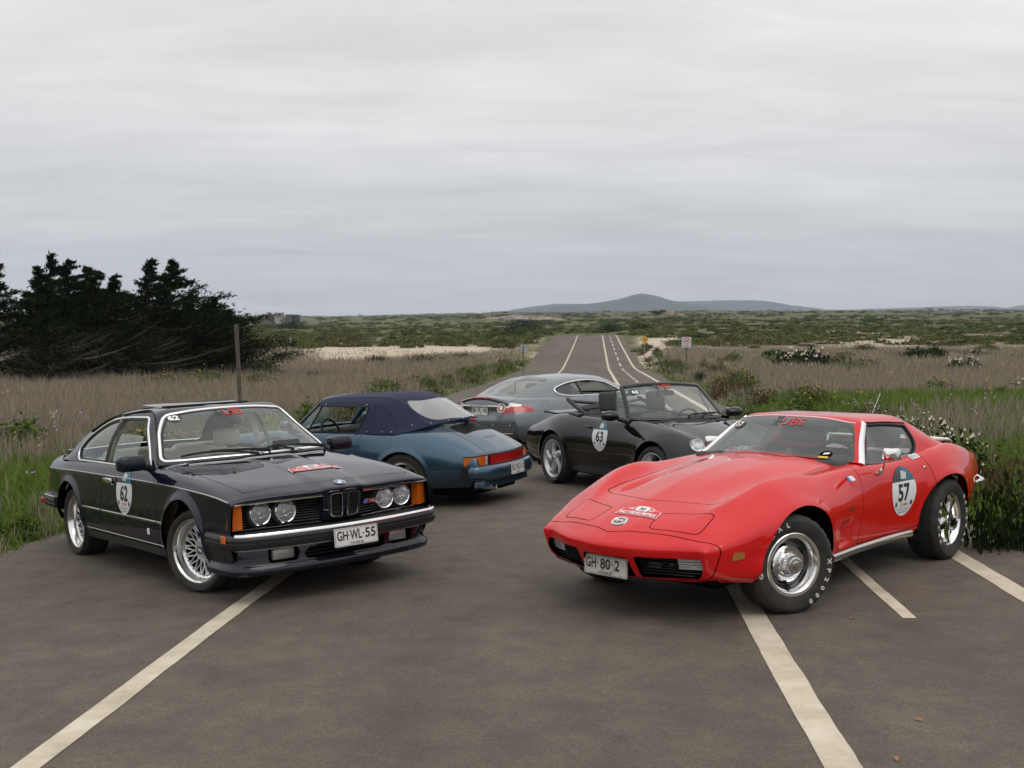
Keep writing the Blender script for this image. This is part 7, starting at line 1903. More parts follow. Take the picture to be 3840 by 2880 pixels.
 steering_wheel(root, .08, .34, .80, .19, .4)
 MB().rbox((.0, .0, 1.155), (.04, .22, .055), .02, 2).obj('rear_view_mirror', 'matte_black', root)
 return root
blue = build_blue()
# ================================================================== silver grey fastback
def build_silver():
 root = thing('fastback_car', 'silver grey fastback coupe seen from its tail with red and clear rear lamps', 'car', pose_mat('silver'))
 P = paint('silver_paint', (.15, .165, .185), metal=.8, rough=.34, dust=.12)
 r0 = [(-1.98, .72, .335), (-1.376, .80, .27), (0, .80, .26), (1.376, .80, .26), (2.0, .70, .28)]
 r1 = [(-2.10, .745, .44), (-1.8, .85, .42), (-1.376, .90, .40), (0, .865, .375), (1.376, .88, .38), (2.12, .70, .40)]
 r2 = [(-2.13, .74, .62), (-1.8, .875, .62), (-1.376, .935, .62), (-.4, .905, .585), (.5, .90, .58), (1.376, .92, .60), (1.9, .83, .56), (2.18, .66, .52)]
 r3 = [(-2.10, .70, .805), (-1.93, .79, .808), (-1.6, .875, .82), (-1.3, .905, .825), (-.7, .905, .80), (.3, .90, .78), (1.2, .885, .785), (1.7, .80, .72), (2.12, .58, .62)]
 r4 = [(-2.09, .57, .95), (-1.9, .67, .965), (-1.6, .765, .985), (-1.2, .805, .988), (-.5, .81, .985), (.3, .795, .972), (.9, .76, .94), (1.4, .69, .875), (1.8, .6, .77), (2.13, .45, .64)]
 r5 = [(-2.125, .40, 1.002), (-1.95, .44, 1.02), (-1.7, .50, 1.02), (-1.2, .58, 1.01), (-.5, .64, .995), (.6, .64, .985), (1.2, .5, .93), (1.8, .42, .79), (2.17, .34, .645)]
 r6 = [(-2.145, .2, 1.030), (-1.95, .22, 1.040), (-1.7, .25, 1.045), (-1.2, .3, 1.03), (.7, .3, 1.0), (1.2, .25, .95), (1.8, .21, .81), (2.19, .18, .65)]
 r7 = [(-2.15, 0, 1.040), (-1.95, 0, 1.05), (-1.7, 0, 1.052), (-1.2, 0, 1.04), (.7, 0, 1.0), (1.2, 0, .96), (1.8, 0, .82), (2.2, 0, .65)]
 post = [[(2.0, .66, .28), (2.14, .62, .40), (2.2, .58, .48), (2.17, .52, .54), (2.18, .42, .55), (2.22, .32, .55), (2.24, .17, .55), (2.25, 0, .55)], [(1.95, .6, .24), (2.05, .55, .26), (2.08, .5, .28), (2.1, .46, .29), (2.12, .38, .29), (2.15, .3, .29), (2.17, .15, .29), (2.18, 0, .29)]]
 pre = [[(-1.90, .60, .32), (-1.96, .62, .33), (-2.0, .62, .34), (-2.03, .60, .345), (-2.06, .52, .345), (-2.09, .40, .345), (-2.11, .2, .345), (-2.115, 0, .345)],
           [(-1.96, .70, .33), (-2.06, .725, .41), (-2.11, .715, .47), (-2.14, .68, .49), (-2.17, .57, .49), (-2.20, .40, .49), (-2.22, .2, .49), (-2.225, 0, .49)],
           [(-1.98, .72, .334), (-2.095, .742, .438), (-2.132, .735, .60), (-2.15, .69, .665), (-2.185, .57, .67), (-2.215, .40, .67), (-2.235, .2, .67), (-2.24, 0, .67)],
           [(-1.98, .72, .335), (-2.10, .744, .44), (-2.132, .738, .615), (-2.13, .698, .76), (-2.155, .575, .81), (-2.19, .40, .82), (-2.212, .2, .825), (-2.217, 0, .828)],
           [(-1.98, .72, .335), (-2.10, .745, .44), (-2.131, .74, .62), (-2.112, .70, .795), (-2.125, .573, .905), (-2.158, .40, .935), (-2.18, .2, .95), (-2.186, 0, .955)]]
 body = loft([r0, r1, r2, r3, r4, r5, r6, r7], (), pre, post, nu=200, m=10, smooth=1.2)
 # plate recess in the boot lid
 rp = rpoly([(-.40, .70), (.40, .70), (.44, .885), (-.44, .885)], .04)
 d = sdf_poly(body.V[:, [1, 2]], rp); k = np.clip(-d / .03, 0, 1) * (body.V[:, 0] < -2.0); body.V[:, 0] += k * .03
 flare(body, -1.376, .35, .375, .012, .05); flare(body, 1.376, .35, .375, .010, .05)
 renorm(body); S = Surf(body)
 gh = [[(-.95, .795, .978), (.2, .805, .975)], [(-.95, .75, 1.085), (.2, .745, 1.075)], [(-.95, .665, 1.205), (-.5, .652, 1.262), (.2, .605, 1.213)], [(-1.0, .51, 1.275), (-.5, .50, 1.317), (.25, .47, 1.272)], [(-1.05, 0, 1.33), (-.45, 0, 1.352), (.33, 0, 1.322)]]
 gpre = [[(-1.72, .66, .985), (-1.75, .60, 1.0), (-1.78, .52, 1.012), (-1.82, .38, 1.03), (-1.88, 0, 1.052)], [(-1.32, .785, .985), (-1.34, .73, 1.045), (-1.36, .635, 1.125), (-1.40, .485, 1.175), (-1.46, 0, 1.225)]]
 gpost = [[(.55, .805, .97), (.56, .765, 1.02), (.58, .695, 1.08), (.66, .56, 1.115), (.8, 0, 1.15)], [(.85, .795, .955), (.86, .79, .962), (.87, .785, .968), (1.0, .6, .975), (1.2, 0, .985)]]
 top = loft(gh, (), gpre, gpost, nu=120, m=12, smooth=1.2); GS = Surf(top)
 ws = rpoly([(-.74, .985), (-.57, 1.20), (0, 1.30), (.57, 1.20), (.74, .985), (0, .998)], [.04, .08, .3, .08, .04, .3])
 rw = rpoly([(-1.80, -.37), (-1.77, 0), (-1.80, .37), (-1.50, .50), (-1.16, .575), (-1.02, .54), (-.98, .25), (-.97, 0), (-.98, -.25), (-1.02, -.54), (-1.16, -.575), (-1.50, -.50)], [.03, .2, .03, .1, .04, .05, .2, .2, .2, .05, .04, .1])
 dlo = rpoly([(.50, 1.025), (.19, 1.192), (-.20, 1.248), (-.50, 1.254), (-.85, 1.225), (-1.12, 1.160), (-1.20, 1.115), (-1.16, 1.055), (-.95, 1.015), (-.5, 1.000), (-.1, .998)], [.02, .1, .2, .2, .2, .08, .05, .05, .1, .2, .2])
 d = np.where(top.V[:, 0] > .30 - .1 * np.abs(top.V[:, 1]), sdf_poly(top.V[:, [1, 2]], ws), .12); gws, shell = split(top, d)
 d = np.where(shell.V[:, 0] < -.8, sdf_poly(shell.V[:, [0, 1]], rw), .12); grw, shell = split(shell, d)
 d = np.where(np.abs(shell.V[:, 1]) > .5, sdf_poly(shell.V[:, [0, 2]], dlo), .12); gsd, shell = split(shell, d)
 to_obj('roof', flange(shell, .02), P, root)
 to_obj('windscreen', gws, 'clear_glass', root)
 rwo = to_obj('rear_window', grw, 'clear_glass', root)
 inner = sdf_poly(grw.V[:, [0, 1]], (rw - [-1.4, 0]) * [.93, .84] + [-1.4, 0]); bandm = split(grw, inner)[1]; to_obj('window_border', offset(bandm, -.002), 'badge_black', rwo)
 for s in (1, -1):
  h_ = split(gsd, -gsd.V[:, 1] * s)[0]; q, dw = split(h_, h_.V[:, 0] + .56 - (h_.V[:, 2] - 1.0) * -.35)
  to_obj('quarter_window', offset(q, -.01), 'side_glass', root)
  dw = split(dw, dw.V[:, 2] - 1.03)[0]
  to_obj('door_window', offset(dw, -.012), 'side_glass', root)
  trim('window_pillar', [GS.side(-.56 - (z - 1.0) * .35, z, s) for z in np.linspace(1.0, 1.25, 8)], 'matte_black', root, w=.035, h=.004)
  pts = [GS.side(x, z, s) for x, z in densify(dlo, .03)]; trim('window_surround', pts, 'chrome', root, w=.022, h=.008, closed=True)
  inn = [GS.side(x, z, s) for x, z in densify((dlo - dlo.mean(0)) * [.97, .88] + dlo.mean(0), .03)]; trim('window_seal', [(p - n * .006, n) for p, n in inn], 'black_rubber', root, w=.018, h=.005, closed=True)
 b = cut_wheels(body, [(1.376, .35, .385, .375), (-1.376, .35, .385, .372)])
 cabin = rpoly([(.9, .55), (.6, .70), (-1.1, .68), (-1.5, .45), (-1.5, -.45), (-1.1, -.68), (.6, -.70), (.9, -.55)], .06)
 d = np.where(b.V[:, 2] > .90, sdf_poly(b.V[:, [0, 1]], cabin), .12); b = split(b, d)[1]
 # boot lid: cut through the tail from behind, and its top edge
 lid = rpoly([(-.34, .655), (.34, .655), (.52, .78), (.56, .99), (.40, 1.2), (-.40, 1.2), (-.56, .99), (-.52, .78)], [.06, .06, .08, .03, 0, 0, .03, .08])
 lm, b = panel(b, lid, [1, 2], lambda m: m.V[:, 0] < -1.86, .007)
 door = rpoly([(.70, .99), (.72, .7), (.66, .40), (.55, .34), (-.45, .34), (-.60, .5), (-.66, .75), (-.58, .99)], [0, .1, .08, .05, .1, .1, .1, 0])
 for s in (1, -1):
  dd, b = panel(b, door, [0, 2], lambda m: m.V[:, 1] * s > .6); do = to_obj('door', flange(dd, .02), P, root)
  p, n = S.side(-.42, .86, s); MB().rbox(p + n * .012, (.20, .02, .03), .01, 2).obj('handle', P, do)
  mo = MB().rbox((.52, s * .98, 1.03), (.11, .20, .12), .045, 3).obj('mirror', P, do); MB().tube([(.54, s * .90, .98), (.55, s * .82, .95)], .025, 8).obj('mirror_foot', 'matte_black', mo)
 bo = to_obj('body', flange(b, .02), P, root)
 lo = to_obj('boot_lid', flange(lm, .02), P, root)
 # spoiler lip, chrome bar, lamps
 sp = [(S.front(y, z, -1)[0] + np.array([-.004, 0, .0]), np.array([-.6, .25 * y, .8])) for y, z in [(y, 1.012 - .10 * (abs(y) / .56) ** 2.2) for y in np.linspace(-.56, .56, 31)]]
 trim('tail_spoiler', sp, 'badge_black', lo, prof=[(-.018, -.01), (.030, -.01), (.036, .016), (.0, .022), (-.018, .006)])
 bl = [(p + n * .004, n) for p, n in sp if abs(p[1]) < .21]; trim('brake_light', [(p + np.array([-.016, 0, .016]), n) for p, n in bl], 'red_lens', lo, w=.024, h=.008)
 cb = [S.front(y, .898, -1) for y in np.linspace(-.42, .42, 21)]; cbo = trim('chrome_bar', cb, 'dull_chrome', lo, w=.042, h=.022)
 ff = lambda u, v, l_: (lambda q, n: q + n * l_)(*S.front(-u, v, -1))
 lay([text_uv('JAGUAR', 0, .899, .42, .016, .02)], lambda u, v: ff(u, v, .026), 'bar_lettering', 'print_grey', cbo)
 lay([text_uv('R', .40, .745, .045, .03)], lambda u, v: ff(u, v, .005), 'lid_badge', 'badge_black', lo)
 lay([(np.array([(.355, .732), (.363, .732), (.375, .76), (.367, .76)]), [(0, 1, 2, 3)])], lambda u, v: ff(u, v, .005), 'lid_badge', 'print_green', lo)
 lay([text_uv('XK', -.42, .755, .06, .028)], lambda u, v: ff(u, v, .005), 'lid_badge', 'dull_chrome', lo)
 number_plate(lo, [('BR', -.115, .088), ('FL', .0, .08), ('43', .118, .088)], S.front(0, .815, -1)[0] + np.array([-.012, 0, 0]), (0, -1, 0), (.04, 0, 1))
 MB().lathe([(0, -.012), (.018, -.012), (.022, 0)], 18, 'x', S.front(-.235, .82, -1)[0]).obj('lid_lock', 'chrome', lo)
 for s in (1, -1):
  # lamp outline on the tail corner, cut from the body surface by angle round the tail
  pl = np.array([(.375, .80), (.40, .925), (.50, .955), (.60, .945), (.705, .915), (.79, .865), (.842, .815), (.70, .805), (.55, .795), (.44, .79)])
  lamp = body; d = sdf_poly(np.stack([lamp.V[:, 1] * s, lamp.V[:, 2]], 1), rpoly(pl, .02)); d = np.where((lamp.V[:, 0] < -1.75) & (lamp.V[:, 1] * s > 0), d, .12)
  lm_ = split(lamp, d)[0]; lob = to_obj('rear_light', offset(lm_, .004), 'red_lens', root)
  up_ = split(lm_, .873 + .02 * (np.abs(lm_.V[:, 1]) > .6) - lm_.V[:, 2])[0]; up_ = split(up_, .50 - np.abs(up_.V[:, 1]))[0]; up_ = split(up_, np.abs(up_.V[:, 1]) - .70)[0]
  to_obj('lamp_clear', offset(up_, .006), 'clear_lens_backing', lob)
  c, n = S.front(s * .455, .872, -1); n = n / np.linalg.norm(n); a1 = np.cross((0, 0, 1), n); a1 /= np.linalg.norm(a1); a2 = np.cross(n, a1)
  ringf = lambda r0_, r1_, h, mt, nm: MB().add([c + n * h + a1 * r * math.cos(t) + a2 * r * math.sin(t) for r in (r0_, r1_) for t in np.linspace(0, 2 * math.pi, 36, endpoint=False)], [(i, (i + 1) % 36, 36 + (i + 1) % 36, 36 + i) for i in range(36)]).obj(nm, mt, lob, angle=80)
  ringf(.050, .078, .012, 'clear_lens_backing', 'lamp_ring'); ringf(.052, .062, .016, 'red_lens', 'lamp_ring'); ringf(0.001, .036, .016, 'clear_lens_backing', 'reverse_lamp'); ringf(.036, .052, .013, 'red_lens', 'lamp_ring')
  # seams, fuel flap, arch, parking sensors
  trim('bumper_seam', [S.side(x, z, s) for x, z in [(-1.90, .812), (-1.75, .812), (-1.60, .806), (-1.48, .785), (-1.42, .755)]], 'badge_black', root, w=.007, h=.0012)
  if s < 0:
   e = ell(-1.575, .893, .062, .068, 30); trim('fuel_flap', [S.side(x, z, s) for x, z in e], 'badge_black', root, w=.006, h=.0012, closed=True)
  for y, z in ((.30, .60), (.62, .60)): p_, n_ = S.front(s * y, z, -1); MB().lathe([(0, -.004), (.012, -.003), (.014, .002)], 12, 'x', p_).obj('parking_sensor', 'dull_chrome', root)
 trim('bumper_lower', [S.front(y, .47, -1) for y in np.linspace(-.66, .66, 25)], 'dull_chrome', root, w=.016, h=.006)
 MB().rbox((-2.0, 0, .33), (.2, 1.0, .10), .03, 2).obj('diffuser', 'matte_black', root)
 underbody(root, -2.0, 2.0, .70, .2, .36, [(1.376, .83, .38, .34), (-1.376, .84, .38, .36)])
 for s in (1, -1):
  wheel_spoke5(root, 1.376, s * .88, .345, .25, .25, s, spin=.3, twist=0)
  wheel_spoke5(root, -1.376, s * .90, .345, .25, .275, s, spin=.1, twist=0)
 tub(root, -1.2, .8, .70, .35, .92, 'charcoal_cloth')
 for s in (1, -1): seat(root, -.40, s * .37, .50, .50, 1.0, 'charcoal_cloth', True, .18, .27, .22)
 MB().rbox((-1.0, 0, .80), (.3, 1.1, .34), .06, 2).obj('rear_seat', 'charcoal_cloth', root)
 MB().rbox((-1.5, 0, .99), (.5, .9, .03), .01, 1).obj('parcel_shelf', 'charcoal_cloth', root)
 MB().rbox((.66, 0, .90), (.45, 1.4, .14), .05, 3).obj('dashboard', 'charcoal_cloth', root)
 steering_wheel(root, .36, .37, .92, .18)
 MB().rbox((.42, .0, 1.20), (.04, .22, .06), .02, 2).obj('rear_view_mirror', 'badge_black', root)
 return root
silver = build_silver()
# ================================================================== vegetation
def vmat(name, cols, rough=.8, trans=.25, hue_noise=True):
 """leaf material: colour per plant from a point attribute 'tint' between two plant colours, some light through the blade"""
 m = bpy.data.materials.new(name); m.use_nodes = True; N, L = m.node_tree.nodes, m.node_tree.links; N.clear()
 o = N.new('ShaderNodeOutputMaterial'); at = N.new('ShaderNodeAttribute'); at.attribute_name = 'tint'
 r = N.new('ShaderNodeValToRGB'); els = r.color_ramp.elements
 while len(els) < len(cols): els.new(.5)
 for i, c in enumerate(cols): els[i].position = i / (len(cols) - 1); els[i].color = (*c, 1)
 L.new(at.outputs['Fac'], r.inputs[0])
 d = N.new('ShaderNodeBsdfDiffuse'); t = N.new('ShaderNodeBsdfTranslucent'); mx = N.new('ShaderNodeMixShader'); mx.inputs[0].default_value = trans
 L.new(r.outputs[0], d.inputs[0]); L.new(r.outputs[0], t.inputs[0]); L.new(d.outputs[0], mx.inputs[1]); L.new(t.outputs[0], mx.inputs[2]); L.new(mx.outputs[0], o.inputs[0])
 MATS[name] = m; return m
# tint ramps: 0 - .5 dry to straw, .5 - 1 green
vmat('grass_blades', [(.19, .155, .12), (.27, .228, .18), (.38, .325, .24), (.15, .18, .05), (.09, .155, .026), (.15, .225, .045)], trans=.3)
vmat('leaf_green', [(.025, .048, .008), (.06, .105, .02), (.12, .17, .04)])
vmat('leaf_dark', [(.008, .014, .004), (.02, .034, .009), (.045, .06, .018)])
vmat('leaf_grey', [(.06, .09, .035), (.11, .15, .065), (.17, .2, .10)])
vmat('leaf_brown', [(.05, .028, .018), (.10, .062, .04), (.16, .11, .075)])
vmat('leaf_olive', [(.035, .045, .012), (.075, .085, .025), (.13, .13, .045)])
vmat('cypress_leaf', [(.0045, .008, .002), (.011, .018, .004), (.030, .040, .008)], trans=.12)
mat('bark', (.05, .04, .032), .9); add_noise_color(MATS['bark'], (.02, .016, .013), (.085, .068, .055), 12, 5)
mat('dead_twig', (.055, .042, .032), .9)
mat('flower_white', (.62, .56, .45), .7); mat('flower_yellow', (.62, .42, .03), .7); mat('flower_purple', (.42, .28, .5), .7)
def tri_obj(name, V, F, mats, tint=None, midx=None, smooth=False):
 me = fast_mesh(name, V, F, smooth)
 for m in (mats if isinstance(mats, (list, tuple)) else [mats]): me.materials.append(MATS[m])
 if tint is not None:
  a = me.attributes.new('tint', 'FLOAT', 'POINT'); a.data.foreach_set('value', np.asarray(tint, np.float32))
 if midx is not None: me.polygons.foreach_set('material_index', np.asarray(midx, np.int32))
 return me
def blades(P, h, w, lean, az, tint, seg=2):
 """grass blades as bent triangles: P roots (n,3), h, w, lean, az arrays; returns V, F, tint"""
 n = len(P); dx, dy = np.cos(az), np.sin(az); fa = rng.uniform(0, 2 * np.pi, n); wx, wy = np.cos(fa), np.sin(fa)
 base1 = P + np.stack([wx * w, wy * w, 0 * w], 1); base2 = P - np.stack([wx * w, wy * w, 0 * w], 1)
 midp = P + np.stack([dx * lean * h * .35, dy * lean * h * .35, h * .6], 1)
 m1 = midp + np.stack([wx * w, wy * w, 0 * w], 1) * .75; m2 = midp - np.stack([wx * w, wy * w, 0 * w], 1) * .75
 tip = P + np.stack([dx * lean * h, dy * lean * h, h], 1)
 V = np.stack([base1, base2, m1, m2, tip], 1).reshape(-1, 3); i = np.arange(n) * 5
 F = np.concatenate([np.stack([i, i + 1, i + 3], 1), np.stack([i, i + 3, i + 2], 1), np.stack([i + 2, i + 3, i + 4], 1)])
 return V, F, np.repeat(tint, 5)
def off_road(x, y, m=.15):
 s = road_s(x, y); return np.maximum(S_LEFT - s, s - S_RIGHT) > m
def wedge(n, d0, d1, p0=-520, p1=4360, power=1.0):
 """random ground points across the view, denser near"""
 u = rng.uniform(0, 1, n); d = (d0 ** power + (d1 ** power - d0 ** power) * u) ** (1 / power) if power else d0 * (d1 / d0) ** u
 px = rng.uniform(p0, p1, n); return (px - 1920) / FPX * d, d, px
def build_grass():
 Vs, Fs, Ts, n0 = [], [], [], 0
 def put(V, F, T):
  nonlocal n0
  Vs.append(V); Fs.append(F + n0); Ts.append(T); n0 += len(V)
 # clumps of blades
 for cnt, d0, d1, nb in ((15000, 8.5, 30, 11), (17000, 24, 60, 8), (13000, 50, 105, 6), (9000, 95, 230, 5)):
  x, d, px = wedge(cnt, d0, d1, power=0 if d1 < 100 else .6)
  ok = off_road(x, d, .12) & (rng.uniform(0, 1, cnt) > sand_mask(x, d) * .93)
  bare = fbm(x * .9, d * .6, 3, 61); ok &= (bare > .36) | (d > 30) | (rng.uniform(0, 1, cnt) < .25)
  x, d, px = x[ok], d[ok], px[ok]; g = green_mask(x, d); n = len(x)
  tall = .75 + .5 * fbm(x * .3, d * .3, 2, 71)
  isg = rng.uniform(0, 1, n) < g
  s = road_s(x, d); e = np.maximum(S_LEFT - s, s - S_RIGHT)
  hh = np.where(isg, rng.uniform(.10, .34, n), rng.uniform(.26, .58, n)) * tall * np.clip(.35 + e / 2.5, .35, 1) * np.where(d > 95, .75, 1)
  z = terrain_z(x, d)
  k = nb; rep = lambda a: np.repeat(a, k)
  sp_ = np.clip(.05 + d * .004, .05, .6)
  bx = rep(x) + rng.normal(0, 1, n * k) * rep(sp_); by = rep(d) + rng.normal(0, 1, n * k) * rep(sp_)
  okb = off_road(bx, by, .03)
  P = np.stack([bx, by, rep(z) - .02], 1)
  h = rep(hh) * rng.uniform(.55, 1.2, n * k); w = np.clip(.0032 + rep(d) * .00030, .004, .05) * np.where(rep(isg), 1.5, .8)
  tint = np.where(rep(isg), rng.uniform(.58, 1.0, n * k), np.clip(rng.normal(.2, .12, n * k), 0, .45))
  V, F, T = blades(P[okb], h[okb], w[okb], rng.uniform(.1, .7, okb.sum()) * np.where(rep(isg)[okb], 1.2, .6), rng.uniform(0, 2 * np.pi, okb.sum()), tint[okb])
  put(V, F, T)
 me = tri_obj('field_grass', np.concatenate(Vs), np.concatenate(Fs), 'grass_blades', np.concatenate(Ts))
 o = bpy.data.objects.new('field_grass', me); link(o); o['kind'] = 'stuff'
build_grass()
def leaf_cloud(n, size, shape, lumps=5, seed=0, flat=.7, spike=0.0):
 """leaf faces through a lumpy crown of half-axes shape; returns V, F, tint, centres"""
 g = np.random.default_rng(seed)
 c = g.normal(0, 1, (lumps, 3)); c /= np.linalg.norm(c, axis=1, keepdims=True); c *= np.array([.55, .55, .35]); c[:, 2] = np.abs(c[:, 2]) * .9; rad = g.uniform(.35, .62, lumps)
 w = rad ** 2 / (rad ** 2).sum(); which = g.choice(lumps, n, p=w)
 u = g.normal(0, 1, (n, 3)); u /= np.linalg.norm(u, axis=1, keepdims=True); r = g.uniform(.25, 1, n) ** .45 * (1 + .22 * g.normal(0, 1, n) * spike)
 q = c[which] + u * (rad[which] * r)[:, None]; q[:, 2] = np.abs(q[:, 2])
 P = q * np.asarray(shape); nrm = u * .6 + g.normal(0, .55, (n, 3)) + [0, 0, .3]; nrm /= np.linalg.norm(nrm, axis=1, keepdims=True)
 a = np.cross(nrm, g.normal(0, 1, (n, 3))); a /= np.linalg.norm(a, axis=1, keepdims=True); b = np.cross(nrm, a)
 s = size * g.uniform(.6, 1.4, n)[:, None]
 V = np.stack([P - a * s * .45, P + b * s * .55, P + a * s * .45 * .9, P - b * s * 1.25], 1).reshape(-1, 3)
 i = np.arange(n) * 4; F = np.concatenate([np.stack([i, i + 1, i + 2], 1), np.stack([i, i + 2, i + 3], 1)])
 t = np.clip(.5 + g.normal(0, .28, n) + .3 * (g.uniform(0, 1, lumps)[which] - .5), 0, 1)
 return V, F, np.repeat(t, 4), P, u
SHRUB = {}
def shrub_mesh(kind, var):
 """shrub prototypes about one metre across, base at the origin"""
 key = (kind, var)
 if key in SHRUB: return SHRUB[key]
 sd = hash(kind) % 1000 if False else sum(map(ord, kind)) + var * 31; g = np.random.default_rng(sd)
 cfg = {'green': ('leaf_green', 900, .042, (.55, .55, .62), 6), 'dark': ('leaf_dark', 1000, .036, (.62, .62, .42), 7), 'grey': ('leaf_grey', 1100, .036, (.58, .58, .50), 7), 'brown': ('leaf_brown', 700, .030, (.50, .50, .55), 5),
           'olive': ('leaf_olive', 900, .040, (.58, .58, .48), 6), 'mat': ('leaf_dark', 1100, .05, (.75, .75, .26), 8), 'flowering': ('leaf_dark', 1500, .034, (.60, .60, .60), 8)}[kind]
 V, F, T, P, u = leaf_cloud(cfg[1], cfg[2], cfg[3], cfg[4], sd, spike=1.0)
 mi = np.zeros(len(F), int); mats = [cfg[0], 'dead_twig']
 # twigs
 mb = MB()
 for k in range(9):
  e = P[g.integers(len(P))]; mb.tube([(0, 0, 0), e * [.4, .4, .6], e], .006, 3, False, rad=[.014, .009, .004])
 tv = np.array(mb.V); tf = np.array([(f[0], f[1], f[2]) for f in mb.F] + [(f[0], f[2], f[3]) for f in mb.F if len(f) == 4])
 F = np.concatenate([F, tf + len(V)]); mi = np.concatenate([mi, np.ones(len(tf), int)]); T = np.concatenate([T, np.zeros(len(tv))]); V = np.concatenate([V, tv])
 fl = {'mat': ('flower_white', 70, .03), 'flowering': ('flower_white', 60, .022), 'green': ('flower_yellow', 12, .016), 'olive': ('flower_yellow', 18, .018)}.get(kind)
 if fl and var % 2 == 0:
  top = np.argsort(-(P[:, 2] + .3 * np.hypot(P[:, 0], P[:, 1]) + g.normal(0, .12, len(P))))[:fl[1]]; c = P[top] + [0, 0, .02]; k = len(c)
  a = g.uniform(0, 6.28, k); s = fl[2] * g.uniform(.6, 1.3, k)
  fv = []
  for j in range(3):
   an = a + j * 2.094; fv.append(c + np.stack([np.cos(an) * s, np.sin(an) * s, .4 * s * np.sin(an * 3)], 1))
  fv.append(c + np.stack([0 * s, 0 * s, s], 1))
  fv = np.stack(fv, 1).reshape(-1, 3); i = np.arange(k) * 4 + len(V)
  ff = np.concatenate([np.stack([i, i + 1, i + 3], 1), np.stack([i + 1, i + 2, i + 3], 1), np.stack([i + 2, i, i + 3], 1)])
  F = np.concatenate([F, ff]); mi = np.concatenate([mi, np.full(len(ff), 2)]); T = np.concatenate([T, np.zeros(len(fv))]); V = np.concatenate([V, fv]); mats.append(fl[0])
 SHRUB[key] = tri_obj('shrub', V, F, mats, T, mi); return SHRUB[key]
def at(px, row, d=None):
 """ground point seen at a photograph pixel (walks out along the sight line)"""
 dd = np.geomspace(7, 900, 1200); x = (px - 1920) / FPX * dd; z = CAM_H - (row - HOR) / FPX * dd
 hit = terrain_z(x, dd) >= z; i = int(hit.argmax()) if hit.any() else -1
 return x[i], dd[i], z[i]
def shrub(px, row, wpx, hpx, kind, label, cat='shrub', group='shrubs scattered over the field', var=None, name=None, d=None):
 """plant whose foot is seen at (px, row), wpx x hpx photograph pixels in size"""
 x, y, z = at(px, row)
 if d: y = d; x = (px - 1920) / FPX * d
 z = float(terrain_z(np.array([x]), np.array([y]))[0])
 k = y / FPX; w, h = wpx * k, hpx * k
 me = shrub_mesh(kind, random.randrange(3) if var is None else var)
 o = bpy.data.objects.new(name or (kind + '_shrub' if kind not in ('mat',) else 'spreading_shrub'), me); link(o)
 base = {'green': (1.1, .62), 'dark': (1.2, .45), 'grey': (1.15, .53), 'brown': (1.0, .58), 'olive': (1.15, .5), 'mat': (1.5, .30), 'flowering': (1.2, .62)}[kind]
 o.location = (x, y, z - .03); o.scale = (w / base[0], w / base[0] * random.uniform(.8, 1.2), h / base[1]); o.rotation_euler = (0, 0, random.uniform(0, 6.28))
 tag(o, label, cat, group); return o
ORD = ['nearest'] + [a for a in 'second third fourth fifth sixth seventh eighth ninth tenth eleventh twelfth thirteenth fourteenth fifteenth sixteenth seventeenth eighteenth nineteenth twentieth'.split()] + ['twenty-' + a for a in 'first second third fourth fifth sixth seventh eighth ninth'.split()] + ['thirtieth'] + ['thirty-' + a for a in 'first second third fourth fifth sixth seventh eighth ninth'.split()] + ['fortieth'] + ['forty-' + a for a in 'first second third fourth fifth'.split()]
